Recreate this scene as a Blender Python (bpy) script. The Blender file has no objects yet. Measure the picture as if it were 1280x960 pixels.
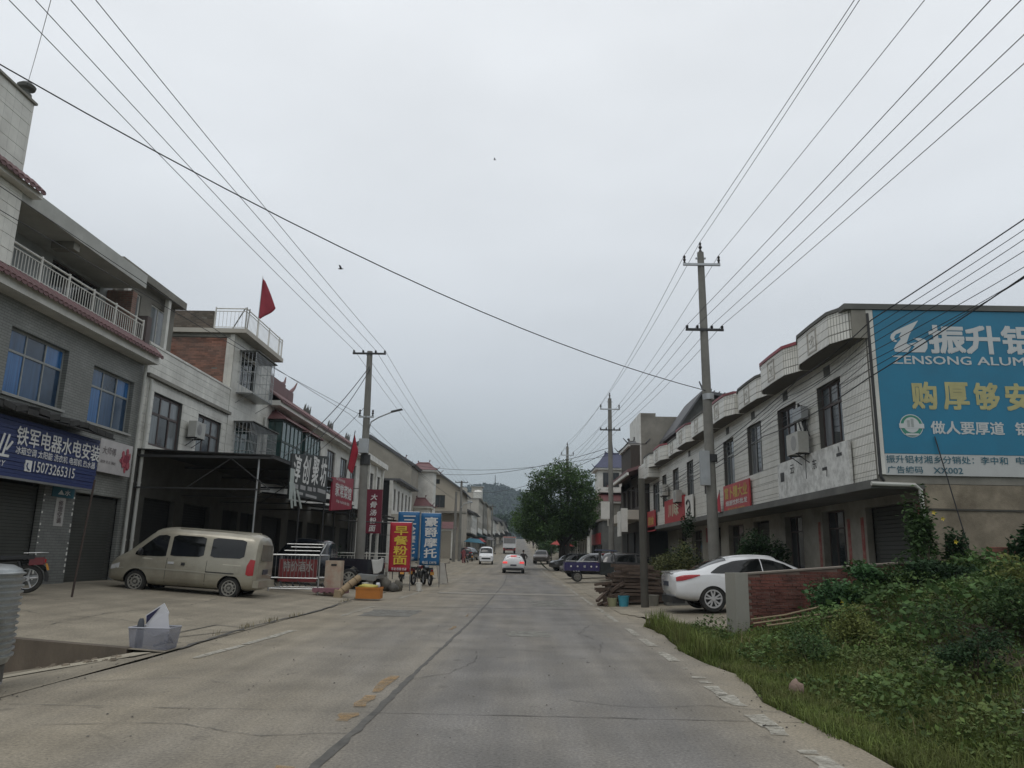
import bpy, bmesh, math, random
import numpy as np
from mathutils import Vector, Matrix
random.seed(7); rng = np.random.default_rng(7)
SC = bpy.context.scene
COL = SC.collection
R = math.radians

# ------------------------------------------------------------------ camera
cam_data = bpy.data.cameras.new('camera'); cam = bpy.data.objects.new('camera', cam_data); COL.objects.link(cam)
cam_data.sensor_width = 36.0; cam_data.lens = 27.0; cam_data.clip_start = 0.05; cam_data.clip_end = 8000
yd = Vector((10, -214, -960)).normalized()
zd = Vector((88, 4380, -960)); zd = (zd - zd.dot(yd) * yd).normalized(); xd = yd.cross(zd)
m3 = Matrix((xd, yd, zd))
cam.matrix_world = Matrix.Translation((0, 0, 1.5)) @ m3.to_4x4()
SC.camera = cam

# ------------------------------------------------------------------ world: overcast sky
w = bpy.data.worlds.new('World'); SC.world = w; w.use_nodes = True
nt = w.node_tree; nt.nodes.clear()
N = nt.nodes.new; L = nt.links.new
out = N('ShaderNodeOutputWorld'); mixs = N('ShaderNodeMixShader'); mixs.inputs[0].default_value = 0.93
sky = N('ShaderNodeTexSky'); sky.sky_type = 'NISHITA'; sky.sun_disc = False
sky.sun_elevation = R(62); sky.sun_rotation = R(200)
b1 = N('ShaderNodeBackground'); b1.inputs[1].default_value = 0.1
b2 = N('ShaderNodeBackground'); b2.inputs[1].default_value = 1.0
tc = N('ShaderNodeTexCoord'); sep = N('ShaderNodeSeparateXYZ')
rmp = N('ShaderNodeValToRGB'); e = rmp.color_ramp.elements
e[0].position = 0.0; e[0].color = (.30, .345, .372, 1)
e[1].position = 1.0; e[1].color = (.90, .925, .95, 1)
for p, c in ((.10, (.40, .445, .47)), (.22, (.57, .61, .65)), (.38, (.74, .775, .81)), (.6, (.86, .89, .92))):
    k = e.new(p); k.color = (*c, 1)
noi = N('ShaderNodeTexNoise'); noi.inputs['Scale'].default_value = 1.7; noi.inputs['Detail'].default_value = 5; noi.inputs['Roughness'].default_value = .5
mp = N('ShaderNodeMapping'); mp.inputs['Scale'].default_value = (1, 1, 2.6)
n2 = N('ShaderNodeMapRange'); n2.inputs['From Min'].default_value = .3; n2.inputs['From Max'].default_value = .7; n2.inputs['To Min'].default_value = .92; n2.inputs['To Max'].default_value = 1.08
mul = N('ShaderNodeVectorMath'); mul.operation = 'MULTIPLY'
L(tc.outputs['Generated'], sep.inputs[0]); L(sep.outputs['Z'], rmp.inputs[0])
L(tc.outputs['Generated'], mp.inputs[0]); L(mp.outputs[0], noi.inputs[0]); L(noi.outputs[0], n2.inputs[0])
L(rmp.outputs[0], mul.inputs[0]); L(n2.outputs[0], mul.inputs[1]); L(mul.outputs[0], b2.inputs[0])
L(sky.outputs[0], b1.inputs[0]); L(b1.outputs[0], mixs.inputs[1]); L(b2.outputs[0], mixs.inputs[2]); L(mixs.outputs[0], out.inputs[0])
# ------------------------------------------------------------------ sun behind cloud
sd = bpy.data.lights.new('sun', 'SUN'); sd.energy = 0.5; sd.angle = R(25); sd.color = (1, .96, .9)
sun = bpy.data.objects.new('sun', sd); COL.objects.link(sun); sun.location = (0, 0, 60)
sun.rotation_euler = (R(28), 0, R(-20))
SC.view_settings.view_transform = 'Standard'; SC.view_settings.look = 'None'; SC.view_settings.gamma = 1
SC.view_settings.exposure = 0.07
SC.cycles.max_bounces = 6; SC.cycles.transparent_max_bounces = 8
SC.cycles.volume_bounces = 0

# ------------------------------------------------------------------ materials
MATS = {}
def mat(name, col, rough=.75, spread=.12, scale=3.0, bump=.0, bscale=40.0, metal=0.0, spec=.5, dirt=None, dirt_amt=.0, dscale=.6, island=0.0, brick=None, stretch=(1, 1, 1), emit=None, alpha=None, coat=0.0):
    if name in MATS: return MATS[name]
    m = bpy.data.materials.new(name); m.use_nodes = True; t = m.node_tree; t.nodes.clear()
    N = t.nodes.new; L = t.links.new
    o = N('ShaderNodeOutputMaterial'); p = N('ShaderNodeBsdfPrincipled'); L(p.outputs[0], o.inputs[0])
    p.inputs['Roughness'].default_value = rough; p.inputs['Metallic'].default_value = metal
    p.inputs['Specular IOR Level'].default_value = spec; p.inputs['Coat Weight'].default_value = coat
    geo = N('ShaderNodeNewGeometry'); mpn = N('ShaderNodeMapping'); mpn.inputs['Scale'].default_value = stretch
    L(geo.outputs['Position'], mpn.inputs[0])
    c = (*col, 1)
    if brick:   # (width, height, mortar colour, axis, mortar size)
        bw, bh, mc, ax, ms = brick
        s = N('ShaderNodeSeparateXYZ'); cb = N('ShaderNodeCombineXYZ'); L(geo.outputs['Position'], s.inputs[0])
        L(s.outputs[ax], cb.inputs[0]); L(s.outputs['Z'], cb.inputs[1])
        bt = N('ShaderNodeTexBrick'); L(cb.outputs[0], bt.inputs[0])
        bt.inputs['Scale'].default_value = 1; bt.inputs['Brick Width'].default_value = bw; bt.inputs['Row Height'].default_value = bh
        bt.inputs['Mortar Size'].default_value = ms; bt.inputs['Color1'].default_value = c
        bt.inputs['Color2'].default_value = (*[x * (1 - spread) for x in col], 1); bt.inputs['Mortar'].default_value = (*mc, 1)
        if bh > bw: bt.offset = 0
        src = bt.outputs[0]
    else:
        rg = N('ShaderNodeRGB'); rg.outputs[0].default_value = c; src = rg.outputs[0]
    nz = N('ShaderNodeTexNoise'); nz.inputs['Scale'].default_value = scale; nz.inputs['Detail'].default_value = 6; nz.inputs['Roughness'].default_value = .6
    L(mpn.outputs[0], nz.inputs[0])
    mr = N('ShaderNodeMapRange'); mr.inputs['From Min'].default_value = .3; mr.inputs['From Max'].default_value = .7
    mr.inputs['To Min'].default_value = 1 - spread; mr.inputs['To Max'].default_value = 1 + spread; L(nz.outputs[0], mr.inputs[0])
    vm = N('ShaderNodeVectorMath'); vm.operation = 'MULTIPLY'; L(src, vm.inputs[0]); L(mr.outputs[0], vm.inputs[1]); src = vm.outputs[0]
    if island:
        ir = N('ShaderNodeMapRange'); ir.inputs['To Min'].default_value = 1 - island; ir.inputs['To Max'].default_value = 1 + island
        L(geo.outputs['Random Per Island'], ir.inputs[0])
        v2 = N('ShaderNodeVectorMath'); v2.operation = 'MULTIPLY'; L(src, v2.inputs[0]); L(ir.outputs[0], v2.inputs[1]); src = v2.outputs[0]
    if dirt:
        dz = N('ShaderNodeTexNoise'); dz.inputs['Scale'].default_value = dscale; dz.inputs['Detail'].default_value = 8; dz.inputs['Roughness'].default_value = .68
        L(mpn.outputs[0], dz.inputs[0])
        dr = N('ShaderNodeMapRange'); dr.inputs['From Min'].default_value = .42; dr.inputs['From Max'].default_value = .72; dr.inputs['To Max'].default_value = dirt_amt
        L(dz.outputs[0], dr.inputs[0])
        mx = N('ShaderNodeMix'); mx.data_type = 'RGBA'; L(dr.outputs[0], mx.inputs[0]); L(src, mx.inputs[6]); mx.inputs[7].default_value = (*dirt, 1); src = mx.outputs[2]
    L(src, p.inputs['Base Color'])
    if bump:
        bz = N('ShaderNodeTexNoise'); bz.inputs['Scale'].default_value = bscale; bz.inputs['Detail'].default_value = 4; L(mpn.outputs[0], bz.inputs[0])
        bp = N('ShaderNodeBump'); bp.inputs['Strength'].default_value = bump; bp.inputs['Distance'].default_value = .02; L(bz.outputs[0], bp.inputs['Height']); L(bp.outputs[0], p.inputs['Normal'])
    if emit:
        p.inputs['Emission Color'].default_value = (*emit[0], 1); p.inputs['Emission Strength'].default_value = emit[1]
    if alpha is not None: p.inputs['Alpha'].default_value = alpha
    MATS[name] = m
    return m
def worn(m, thr=.5, sc=9, soft=.10):
    t = m.node_tree; p = next(n for n in t.nodes if n.type == 'BSDF_PRINCIPLED'); g = t.nodes.new('ShaderNodeNewGeometry'); n = t.nodes.new('ShaderNodeTexNoise'); n.inputs['Scale'].default_value = sc; n.inputs['Detail'].default_value = 8; n.inputs['Roughness'].default_value = .75
    r = t.nodes.new('ShaderNodeMapRange'); r.inputs['From Min'].default_value = thr - soft; r.inputs['From Max'].default_value = thr + soft; t.links.new(g.outputs['Position'], n.inputs[0]); t.links.new(n.outputs[0], r.inputs[0]); t.links.new(r.outputs[0], p.inputs['Alpha']); return m

DUST = (.20, .175, .135)
M = dict(
 wtile=lambda ax: mat('white_glazed_tile_' + ax, (.80, .785, .72), .35, .07, .9, brick=(.085, .5, (.26, .25, .22), ax, .009), dirt=(.30, .28, .23), dirt_amt=.55, dscale=.9, bump=.05),
 gtile=lambda ax: mat('grey_facing_tile_' + ax, (.225, .23, .21), .55, .16, 1.2, brick=(.24, .075, (.09, .09, .085), ax, .007), dirt=(.10, .10, .09), dirt_amt=.5, dscale=.7),
 wflat=lambda ax: mat('white_tile_course_' + ax, (.68, .665, .60), .4, .10, 1.3, brick=(.30, 2.0, (.38, .37, .34), ax, .004), dirt=(.27, .25, .21), dirt_amt=.5, dscale=.8),
 brick=lambda ax: mat('red_brickwork_' + ax, (.27, .13, .095), .9, .3, 2.0, brick=(.25, .07, (.24, .22, .19), ax, .010), dirt=(.12, .10, .085), dirt_amt=.7, dscale=.9),
)
mortar = mat('tile_joint_grout', (.10, .10, .095), .9)
grout_light = mat('pale_joint_grout', (.11, .105, .095), .9)
plaster = mat('grey_cement_render', (.24, .228, .195), .9, .14, 1.5, bump=.2, dirt=(.11, .10, .085), dirt_amt=.8, dscale=.45)
plaster_d = mat('dark_cement_render', (.12, .12, .11), .9, .2, 1.5, bump=.2, dirt=(.06, .06, .055), dirt_amt=.7, dscale=.6)
white = mat('white_paint', (.66, .65, .60), .6, .08, 1.5, dirt=(.28, .26, .22), dirt_amt=.5, dscale=1.2)
cream = mat('cream_render', (.46, .43, .37), .85, .1, 1.0, dirt=(.2, .18, .15), dirt_amt=.6, dscale=.5)
tan = mat('beige_render', (.40, .355, .285), .85, .1, 1.0, dirt=(.18, .16, .13), dirt_amt=.5, dscale=.5)
redtile = mat('maroon_roof_tile', (.16, .075, .075), .6, .2, 4, dirt=(.08, .055, .05), dirt_amt=.6, dscale=2)
redcap = mat('red_coping_tile', (.26, .05, .06), .5, .2, 3, dirt=(.07, .06, .06), dirt_amt=.85, dscale=.35)
bluetile = mat('violet_blue_roof_tile', (.035, .04, .085), .5, .2, 3)
greytile = mat('dark_grey_roof_tile', (.10, .10, .105), .7, .2, 3, dirt=(.05, .05, .05), dirt_amt=.6, dscale=1)
darkm = mat('dark_painted_metal', (.03, .03, .03), .6, .2, 5)
shutter = mat('dark_roller_shutter', (.05, .052, .045), .6, .15, 2, dirt=(.035, .035, .03), dirt_amt=.7, dscale=.8)
steel = mat('stainless_steel', (.40, .41, .41), .32, .15, 8, metal=.75, dirt=(.14, .13, .12), dirt_amt=.5, dscale=4)
galv = mat('galvanised_metal', (.42, .44, .45), .45, .12, 6, metal=.6, dirt=(.2, .18, .15), dirt_amt=.4, dscale=3)
pvc = mat('white_pvc', (.50, .50, .46), .5, .1, 4, dirt=(.22, .2, .16), dirt_amt=.5, dscale=2)
brownf = mat('brown_aluminium_frame', (.07, .05, .045), .5)
greyf = mat('grey_aluminium_frame', (.25, .26, .25), .4, .1, 5)
greenf = mat('dark_green_frame', (.03, .05, .042), .5)
glassb = mat('blue_film_window_glass', (.025, .07, .15), .12, .35, 2.2, spec=.6, stretch=(1, 3, .3))
glassd = mat('dark_window_glass', (.03, .035, .038), .08, .3, 2.0, spec=.6, stretch=(1, 2, .4))
glassc = mat('curtained_window_glass', (.16, .175, .18), .15, .3, 3.0, spec=.6, stretch=(1, 3, .2))
glassg = mat('green_window_glass', (.035, .075, .07), .1, .3, 2.0, spec=.6, stretch=(1, 3, .3))
glassv = mat('tinted_vehicle_glass', (.008, .009, .009), .06, .2, 2, spec=.5)
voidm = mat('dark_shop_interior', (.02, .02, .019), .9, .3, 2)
conc = mat('pole_concrete', (.19, .185, .165), .9, .12, 3, bump=.15, dirt=(.11, .105, .095), dirt_amt=.6, dscale=1.2)
wire_m = mat('black_cable', (.02, .02, .022), .6)
rubber = mat('tyre_rubber', (.018, .018, .017), .85, .2, 10, dirt=(.09, .08, .065), dirt_amt=.35, dscale=5)
rim_m = mat('wheel_rim_alloy', (.50, .50, .50), .35, .08, 5, metal=.25)
rim_d = mat('dusty_steel_rim', (.26, .25, .22), .55, .2, 8, metal=.15)
blk = mat('black_plastic', (.018, .018, .018), .5)
lamp_r = mat('red_tail_lamp', (.35, .012, .015), .2, .1, 5)
lamp_on = mat('lit_brake_lamp', (.6, .05, .05), .3, emit=((1, .10, .09), .6))
lamp_w = mat('clear_head_lamp', (.5, .5, .5), .15)
wood = mat('weathered_timber', (.085, .06, .045), .9, .35, 6, bump=.3, island=.4, stretch=(1, 6, 6))
cloth_r = mat('red_banner_fabric', (.36, .018, .035), .8, .12, 2)
lett_w = mat('white_lettering', (.62, .62, .60), .6)
lett_y = mat('yellow_lettering', (.62, .45, .05), .6)
lett_b = mat('black_lettering', (.03, .03, .03), .6)

# ------------------------------------------------------------------ builders
class MB:
    def __init__(s): s.v = []; s.f = []; s.mi = []; s.k = 0
    def add(s, vs, fs, k=None):
        n = len(s.v); s.v.extend([tuple(p) for p in vs]); s.f.extend([tuple(i + n for i in f) for f in fs]); s.mi.extend([s.k if k is None else k] * len(fs)); return s
    def hexa(s, p, k=None):     # 8 points: bottom ring 0-3, top ring 4-7
        return s.add(p, [(3, 2, 1, 0), (4, 5, 6, 7), (0, 1, 5, 4), (1, 2, 6, 5), (2, 3, 7, 6), (3, 0, 4, 7)], k)
    def box(s, x0, x1, y0, y1, z0, z1, k=None):
        return s.hexa([(x0, y0, z0), (x1, y0, z0), (x1, y1, z0), (x0, y1, z0), (x0, y0, z1), (x1, y0, z1), (x1, y1, z1), (x0, y1, z1)], k)
    def fb(s, F, a0, a1, z0, z1, n0, n1, k=None):   # box in a facade frame
        q = [(a0, z0, n0), (a1, z0, n0), (a1, z0, n1), (a0, z0, n1), (a0, z1, n0), (a1, z1, n0), (a1, z1, n1), (a0, z1, n1)]
        return s.hexa([F(*c) for c in q], k)
    def tube(s, pts, r, n=6, r1=None, cap=True, k=None):
        pts = [Vector(p) for p in pts]; rings = []; m = len(pts)
        for i, p in enumerate(pts):
            d = (pts[min(i + 1, m - 1)] - pts[max(i - 1, 0)]).normalized()
            a = Vector((0, 0, 1)) if abs(d.z) < .9 else Vector((1, 0, 0))
            u = d.cross(a).normalized(); w_ = d.cross(u)
            rr = r if r1 is None else r + (r1 - r) * i / (m - 1)
            rings.append([p + rr * (math.cos(2 * math.pi * j / n) * u + math.sin(2 * math.pi * j / n) * w_) for j in range(n)])
        vs = [p for rg in rings for p in rg]
        fs = [(i * n + j, i * n + (j + 1) % n, (i + 1) * n + (j + 1) % n, (i + 1) * n + j) for i in range(m - 1) for j in range(n)]
        if cap: fs += [tuple(range(n))[::-1], tuple((m - 1) * n + j for j in range(n))]
        return s.add(vs, fs, k)
    def lathe(s, prof, c, axis='z', n=20, k=None, cap=True):    # prof: (radius, height)
        vs = []
        for r, h in prof:
            for j in range(n):
                a = 2 * math.pi * j / n; x, y = r * math.cos(a), r * math.sin(a)
                q = (x, y, h) if axis == 'z' else ((x, h, y) if axis == 'y' else (h, x, y))
                vs.append((c[0] + q[0], c[1] + q[1], c[2] + q[2]))
        m = len(prof)
        fs = [(i * n + j, i * n + (j + 1) % n, (i + 1) * n + (j + 1) % n, (i + 1) * n + j) for i in range(m - 1) for j in range(n)]
        if cap: fs += [tuple(range(n)), tuple((m - 1) * n + j for j in range(n))]
        return s.add(vs, fs, k)
    def prism(s, poly, off, k=None):      # 3-D polygon extruded by vector off
        n = len(poly); o = Vector(off); vs = [Vector(p) for p in poly] + [Vector(p) + o for p in poly]
        return s.add(vs, [tuple(range(n))[::-1], tuple(range(n, 2 * n))] + [(i, (i + 1) % n, n + (i + 1) % n, n + i) for i in range(n)], k)
    def build(s, name, mats, parent=None, smooth=False, **tags):
        me = bpy.data.meshes.new(name); pl = world_loc(parent)
        vs = [(a - pl[0], b - pl[1], c - pl[2]) for a, b, c in s.v] if parent else s.v
        me.from_pydata(vs, [], s.f)
        for mm in (mats if isinstance(mats, (list, tuple)) else [mats]): me.materials.append(mm)
        if any(s.mi): me.polygons.foreach_set('material_index', s.mi)
        bm = bmesh.new(); bm.from_mesh(me); bmesh.ops.recalc_face_normals(bm, faces=bm.faces); bm.to_mesh(me); bm.free()
        if smooth:
            me.polygons.foreach_set('use_smooth', [True] * len(me.polygons))
            me.set_sharp_from_angle(angle=R(40))
        o = bpy.data.objects.new(name, me); COL.objects.link(o)
        if parent: o.parent = parent
        for kk, vv in tags.items(): o[kk] = vv
        return o
def world_loc(o):
    v = Vector((0, 0, 0))
    while o is not None: v = v + o.location; o = o.parent
    return v
def thing(name, label, cat, loc=(0, 0, 0), group=None, rot=None):
    o = bpy.data.objects.new(name, None); COL.objects.link(o); o.location = loc; o.empty_display_size = .2
    o['label'] = label; o['category'] = cat
    if group: o['group'] = group
    if rot: o.rotation_euler = rot
    return o
def tag(o, label, cat, group=None):
    o['label'] = label; o['category'] = cat
    if group: o['group'] = group
    return o
def copy_tree(o, parent=None, kids={}):
    c = o.copy(); COL.objects.link(c); c.parent = parent
    for ch in list(o.children): copy_tree(ch, c)
    return c
def FL(X): return lambda a, z, n: (X + n, a, z)      # facade facing +X (left side of the street)
def FR(X): return lambda a, z, n: (X - n, a, z)      # facade facing -X (right side)
def FF(Y): return lambda a, z, n: (a, Y - n, z)      # wall facing the camera
LEFT, RIGHT, FRONT = 'L', 'R', 'F'

def wall_open(mb, F, a0, a1, z0, z1, holes, th=.24, k=None):
    A = sorted({a0, a1, *[min(max(h[i], a0), a1) for h in holes for i in (0, 1)]})
    for x0, x1 in zip(A, A[1:]):
        if x1 - x0 < 1e-4: continue
        mid = (x0 + x1) / 2
        hs = sorted([(max(h[2], z0), min(h[3], z1)) for h in holes if h[0] < mid < h[1] and h[2] < z1 and h[3] > z0])
        z = z0
        for p, q in hs:
            if p > z + 1e-4: mb.fb(F, x0, x1, z, p, -th, 0, k)
            z = max(z, q)
        if z1 > z + 1e-4: mb.fb(F, x0, x1, z, z1, -th, 0, k)
def courses(parent, F, a0, a1, z0, z1, h, holes, mt, gap=.012, proud=.02, name='tile_course', maxlen=99):
    zs = []; z = z0
    while z < z1 - .03: zs.append((z + gap / 2, min(z + h, z1) - gap / 2)); z += h
    for (p, q) in zs:
        cuts = sorted({p, q, *[c for hh in holes for c in (hh[2], hh[3]) if p + .02 < c < q - .02]})
        for b, t in zip(cuts, cuts[1:]):
            mz = (b + t) / 2; segs = [(a0, a1)]
            for hh in holes:
                if hh[2] < mz < hh[3]:
                    ns = []
                    for s0, s1 in segs:
                        if hh[1] <= s0 or hh[0] >= s1: ns.append((s0, s1)); continue
                        if hh[0] > s0: ns.append((s0, hh[0]))
                        if hh[1] < s1: ns.append((hh[1], s1))
                    segs = ns
            for s0, s1 in segs:
                if s1 - s0 < .04: continue
                MB().fb(F, s0, s1, b, t, .001, proud + random.uniform(0, .004)).build(name, mt, parent)
def window(parent, F, a0, a1, z0, z1, cols=3, tr=.68, fm=None, gm=None, rec=.10, sill=None, fw=.05, name='window', gms=None, rows=None):
    fm = fm or greyf; gm = gm or glassd
    mb = MB()
    mb.fb(F, a0, a1, z0, z0 + fw, -rec - .05, -rec); mb.fb(F, a0, a1, z1 - fw, z1, -rec - .05, -rec)
    mb.fb(F, a0, a0 + fw, z0 + fw, z1 - fw, -rec - .05, -rec); mb.fb(F, a1 - fw, a1, z0 + fw, z1 - fw, -rec - .05, -rec)
    zt = z0 + (z1 - z0) * tr if tr else None
    ws = (a1 - a0) / cols
    if zt: mb.fb(F, a0 + fw, a1 - fw, zt - fw / 2, zt + fw / 2, -rec - .048, -rec + .006)
    for i in range(1, cols):
        c = a0 + ws * i; mb.fb(F, c - fw * .4, c + fw * .4, z0 + fw, z1 - fw, -rec - .046, -rec + .003)
    o = mb.build(name, fm, parent)
    zz = [(z0, zt), (zt, z1)] if zt else [(z0, z1)]
    for i in range(cols):
        for j, (b, t) in enumerate(zz):
            g = (gms[(i + j) % len(gms)] if gms else gm)
            MB().fb(F, a0 + ws * i + fw * .42, a0 + ws * (i + 1) - fw * .42, b + fw * .52, t - fw * .52, -rec - .034 - .008 * (i % 2), -rec - .02 - .008 * (i % 2)).build('pane', g, o)
    if sill: MB().fb(F, a0 - .08, a1 + .08, z0 - .07, z0, -.05, .07).build('sill', sill, o)
    return o

FONT = None
def text(body, parent, side, plane, a0, a1, z0, z1, mt, bold=0.0, name='lettering', shear=0.0, vertical=False, depth=.006, flip=False):
    """flat lettering fitted into a rectangle on a sign face; plane = X (sides) or Y (front)"""
    cu = bpy.data.curves.new('t', 'FONT'); cu.body = '\n'.join(body) if vertical else body
    cu.offset = 0 if bold > .012 else min(bold, .008); cu.shear = shear; cu.resolution_u = 2
    if vertical: cu.align_x = 'CENTER'
    ob = bpy.data.objects.new('t', cu); COL.objects.link(ob)
    dg = bpy.context.evaluated_depsgraph_get(); dg.update()
    me = bpy.data.meshes.new_from_object(ob.evaluated_get(dg)); bpy.data.objects.remove(ob); bpy.data.curves.remove(cu)
    n = len(me.vertices); co = np.empty(n * 3); me.vertices.foreach_get('co', co); co = co.reshape(-1, 3)
    mn, mxx = co.min(0), co.max(0); u = (co[:, 0] - mn[0]) / max(1e-6, mxx[0] - mn[0]); v = (co[:, 1] - mn[1]) / max(1e-6, mxx[1] - mn[1])
    pl = world_loc(parent)
    if side == LEFT: P = np.stack([np.full(n, plane + depth), a0 + u * (a1 - a0), z0 + v * (z1 - z0)], 1)
    elif side == RIGHT: P = np.stack([np.full(n, plane - depth), a1 - u * (a1 - a0), z0 + v * (z1 - z0)], 1)
    else: P = np.stack([a0 + u * (a1 - a0), np.full(n, plane - depth), z0 + v * (z1 - z0)], 1)
    P -= np.array(pl)[None, :]
    me.vertices.foreach_set('co', P.ravel()); me.update()
    if bold > .012:      # thicken strokes: shifted copies, each a hair in front of the last
        fs = [tuple(p.vertices) for p in me.polygons]; nx = np.zeros(3); nx[0 if side != FRONT else 1] = 1 if side == LEFT else -1
        ux = np.zeros(3); ux[1 if side != FRONT else 0] = 1; ch = len(body) if not vertical else 1; d_ = (a1 - a0) / max(1, ch) * bold * .75; dv = (z1 - z0) / (len(body) if vertical else 1) * bold * .75
        allP, allF = [], []
        for q, (su, sv) in enumerate(((0, 0), (1, 1), (-1, 1), (1, -1), (-1, -1), (1, 0), (-1, 0))):
            allP.append(P + ux * d_ * su + np.array([0, 0, dv * sv]) + nx * .0007 * q); allF += [tuple(i + n * q for i in f) for f in fs]
        m9 = bpy.data.meshes.new(name); m9.from_pydata(np.concatenate(allP).tolist(), [], allF); bpy.data.meshes.remove(me); me = m9; me.update()
    else:
        m9 = bpy.data.meshes.new(name); m9.from_pydata(P.tolist(), [], [tuple(p.vertices) for p in me.polygons]); bpy.data.meshes.remove(me); me = m9; me.update()
    me.materials.clear(); me.materials.append(mt)
    me.name = name; o = bpy.data.objects.new(name, me); COL.objects.link(o); o.parent = parent
    return o
def downpipe(parent, X, Y, z0, z1, s=1, r=.055):
    mb = MB(); mb.tube([(X, Y, z0), (X, Y, z1)], r, 8)
    z = z0 + 1.2
    while z < z1: mb.tube([(X, Y, z), (X, Y, z + .07)], r + .012, 8); z += 1.9
    return mb.build('downpipe', pvc, parent, smooth=True)
def scallop_eave(parent, Xa, za, Xb, zb, y0, y1, step=.22, mt=None, name='eave_tiles'):
    """tiled eave: rows of rounded tiles running down from (Xb,zb) to the lip (Xa,za)"""
    mb = MB(); n = int((y1 - y0) / step)
    d = Vector((Xa - Xb, 0, za - zb)).normalized()
    for i in range(n):
        y = y0 + (i + .5) * step
        for j in range(5):
            a0 = math.pi * j / 5; a1 = math.pi * (j + 1) / 5; r = step * .5
            up = Vector((-d.z, 0, d.x)); up = up if up.z > 0 else -up
            q = []
            for a, end in ((a0, 0), (a1, 0), (a1, 1), (a0, 1)):
                base = Vector((Xb, y, zb)) if end == 0 else Vector((Xa, y, za))
                q.append(base + Vector((0, -math.cos(a) * r, 0)) + up * math.sin(a) * r * .55)
            mb.add(q + [p - up * .03 for p in q], [(0, 1, 2, 3), (7, 6, 5, 4), (2, 1, 5, 6), (3, 2, 6, 7), (0, 3, 7, 4), (1, 0, 4, 5)])
        # drop tile at the lip
        lip = Vector((Xa, y, za)); r = step * .48
        pts = [lip + Vector((0, -r, .02))] + [lip + Vector((0, -r * math.cos(t), -r * .62 * math.sin(t))) for t in (math.pi * k / 6 for k in range(7))] + [lip + Vector((0, r, .02))]
        mb.prism(pts, (.02 if Xa > Xb else -.02, 0, 0))
    o = mb.build(name, mt or redtile, parent); o['kind'] = 'stuff'
    return o
def slatted(parent, F, a0, a1, z0, z1, step=.09, mt=None, name='roller_shutter', rec=-.12):
    mb = MB(); n = int((z1 - z0) / step)
    for i in range(n):
        b = z0 + i * step; mb.fb(F, a0, a1, b, b + step * .88, rec - .03, rec - .004 * (i % 2))
    mb.fb(F, a0 - .04, a0, z0, z1, rec - .05, rec + .03); mb.fb(F, a1, a1 + .04, z0, z1, rec - .05, rec + .03)
    return mb.build(name, mt or shutter, parent)
def railing(parent, pts, h=.9, step=.14, mt=None, post=.035, posts=True, bal=.012, low=.08):
    """pts: ground line of the railing; one top rail part, posts and balusters as parts"""
    mt = mt or white; mb = MB()
    for p, q in zip(pts, pts[1:]):
        p, q = Vector(p), Vector(q)
        for z, r in ((h, .028), (h - .13, .018), (low, .018)):
            mb.tube([p + Vector((0, 0, z)), q + Vector((0, 0, z))], r, 6)
    rail = mb.build('rail', mt, parent)
    meb = None; plc = world_loc(parent)
    for p, q in zip(pts, pts[1:]):
        p, q = Vector(p), Vector(q); ln = (q - p).length; n = max(1, int(ln / step))
        for i in range(n + 1):
            c = p + (q - p) * i / n
            if posts and (i % 10 == 0 or i == n):
                MB().tube([c, c + Vector((0, 0, h + .06))], post, 8).build('post', mt, parent)
                continue
            if meb is None:
                mm = MB(); mm.tube([(0, 0, low), (0, 0, h - .13)], bal, 5); ob = mm.build('baluster', mt); meb = ob.data; bpy.data.objects.remove(ob)
            o = bpy.data.objects.new('baluster', meb); COL.objects.link(o); o.parent = parent; o.location = c - plc
    return rail
# ------------------------------------------------------------------ terrain profile
_ry = [(-40, 0), (0, 0), (45, 0), (62, .0), (90, .38), (115, 1.05), (140, 1.85), (185, 2.95), (235, 4.2), (280, 5.6), (350, 8.1), (420, 10.0), (520, 11), (900, 12), (3000, 14)]
_cx = [(-40, -1.05), (45, -1.08), (90, -1.5), (140, -1.25), (185, -.7), (235, .0), (280, .5), (350, 1.4), (420, 2.6), (900, 12), (3000, 60)]
def rz(y): return float(np.interp(y, [a for a, b in _ry], [b for a, b in _ry]))
def cxr(y): return float(np.interp(y, [a for a, b in _cx], [b for a, b in _cx])) + 1.05
def zl(x, y): return rz(y) + min(max((-5.25 - x) * .06, 0), .46)
def zr(x, y): return rz(y) + min(max((x - 3.0) * .045, 0), .30)

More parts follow.
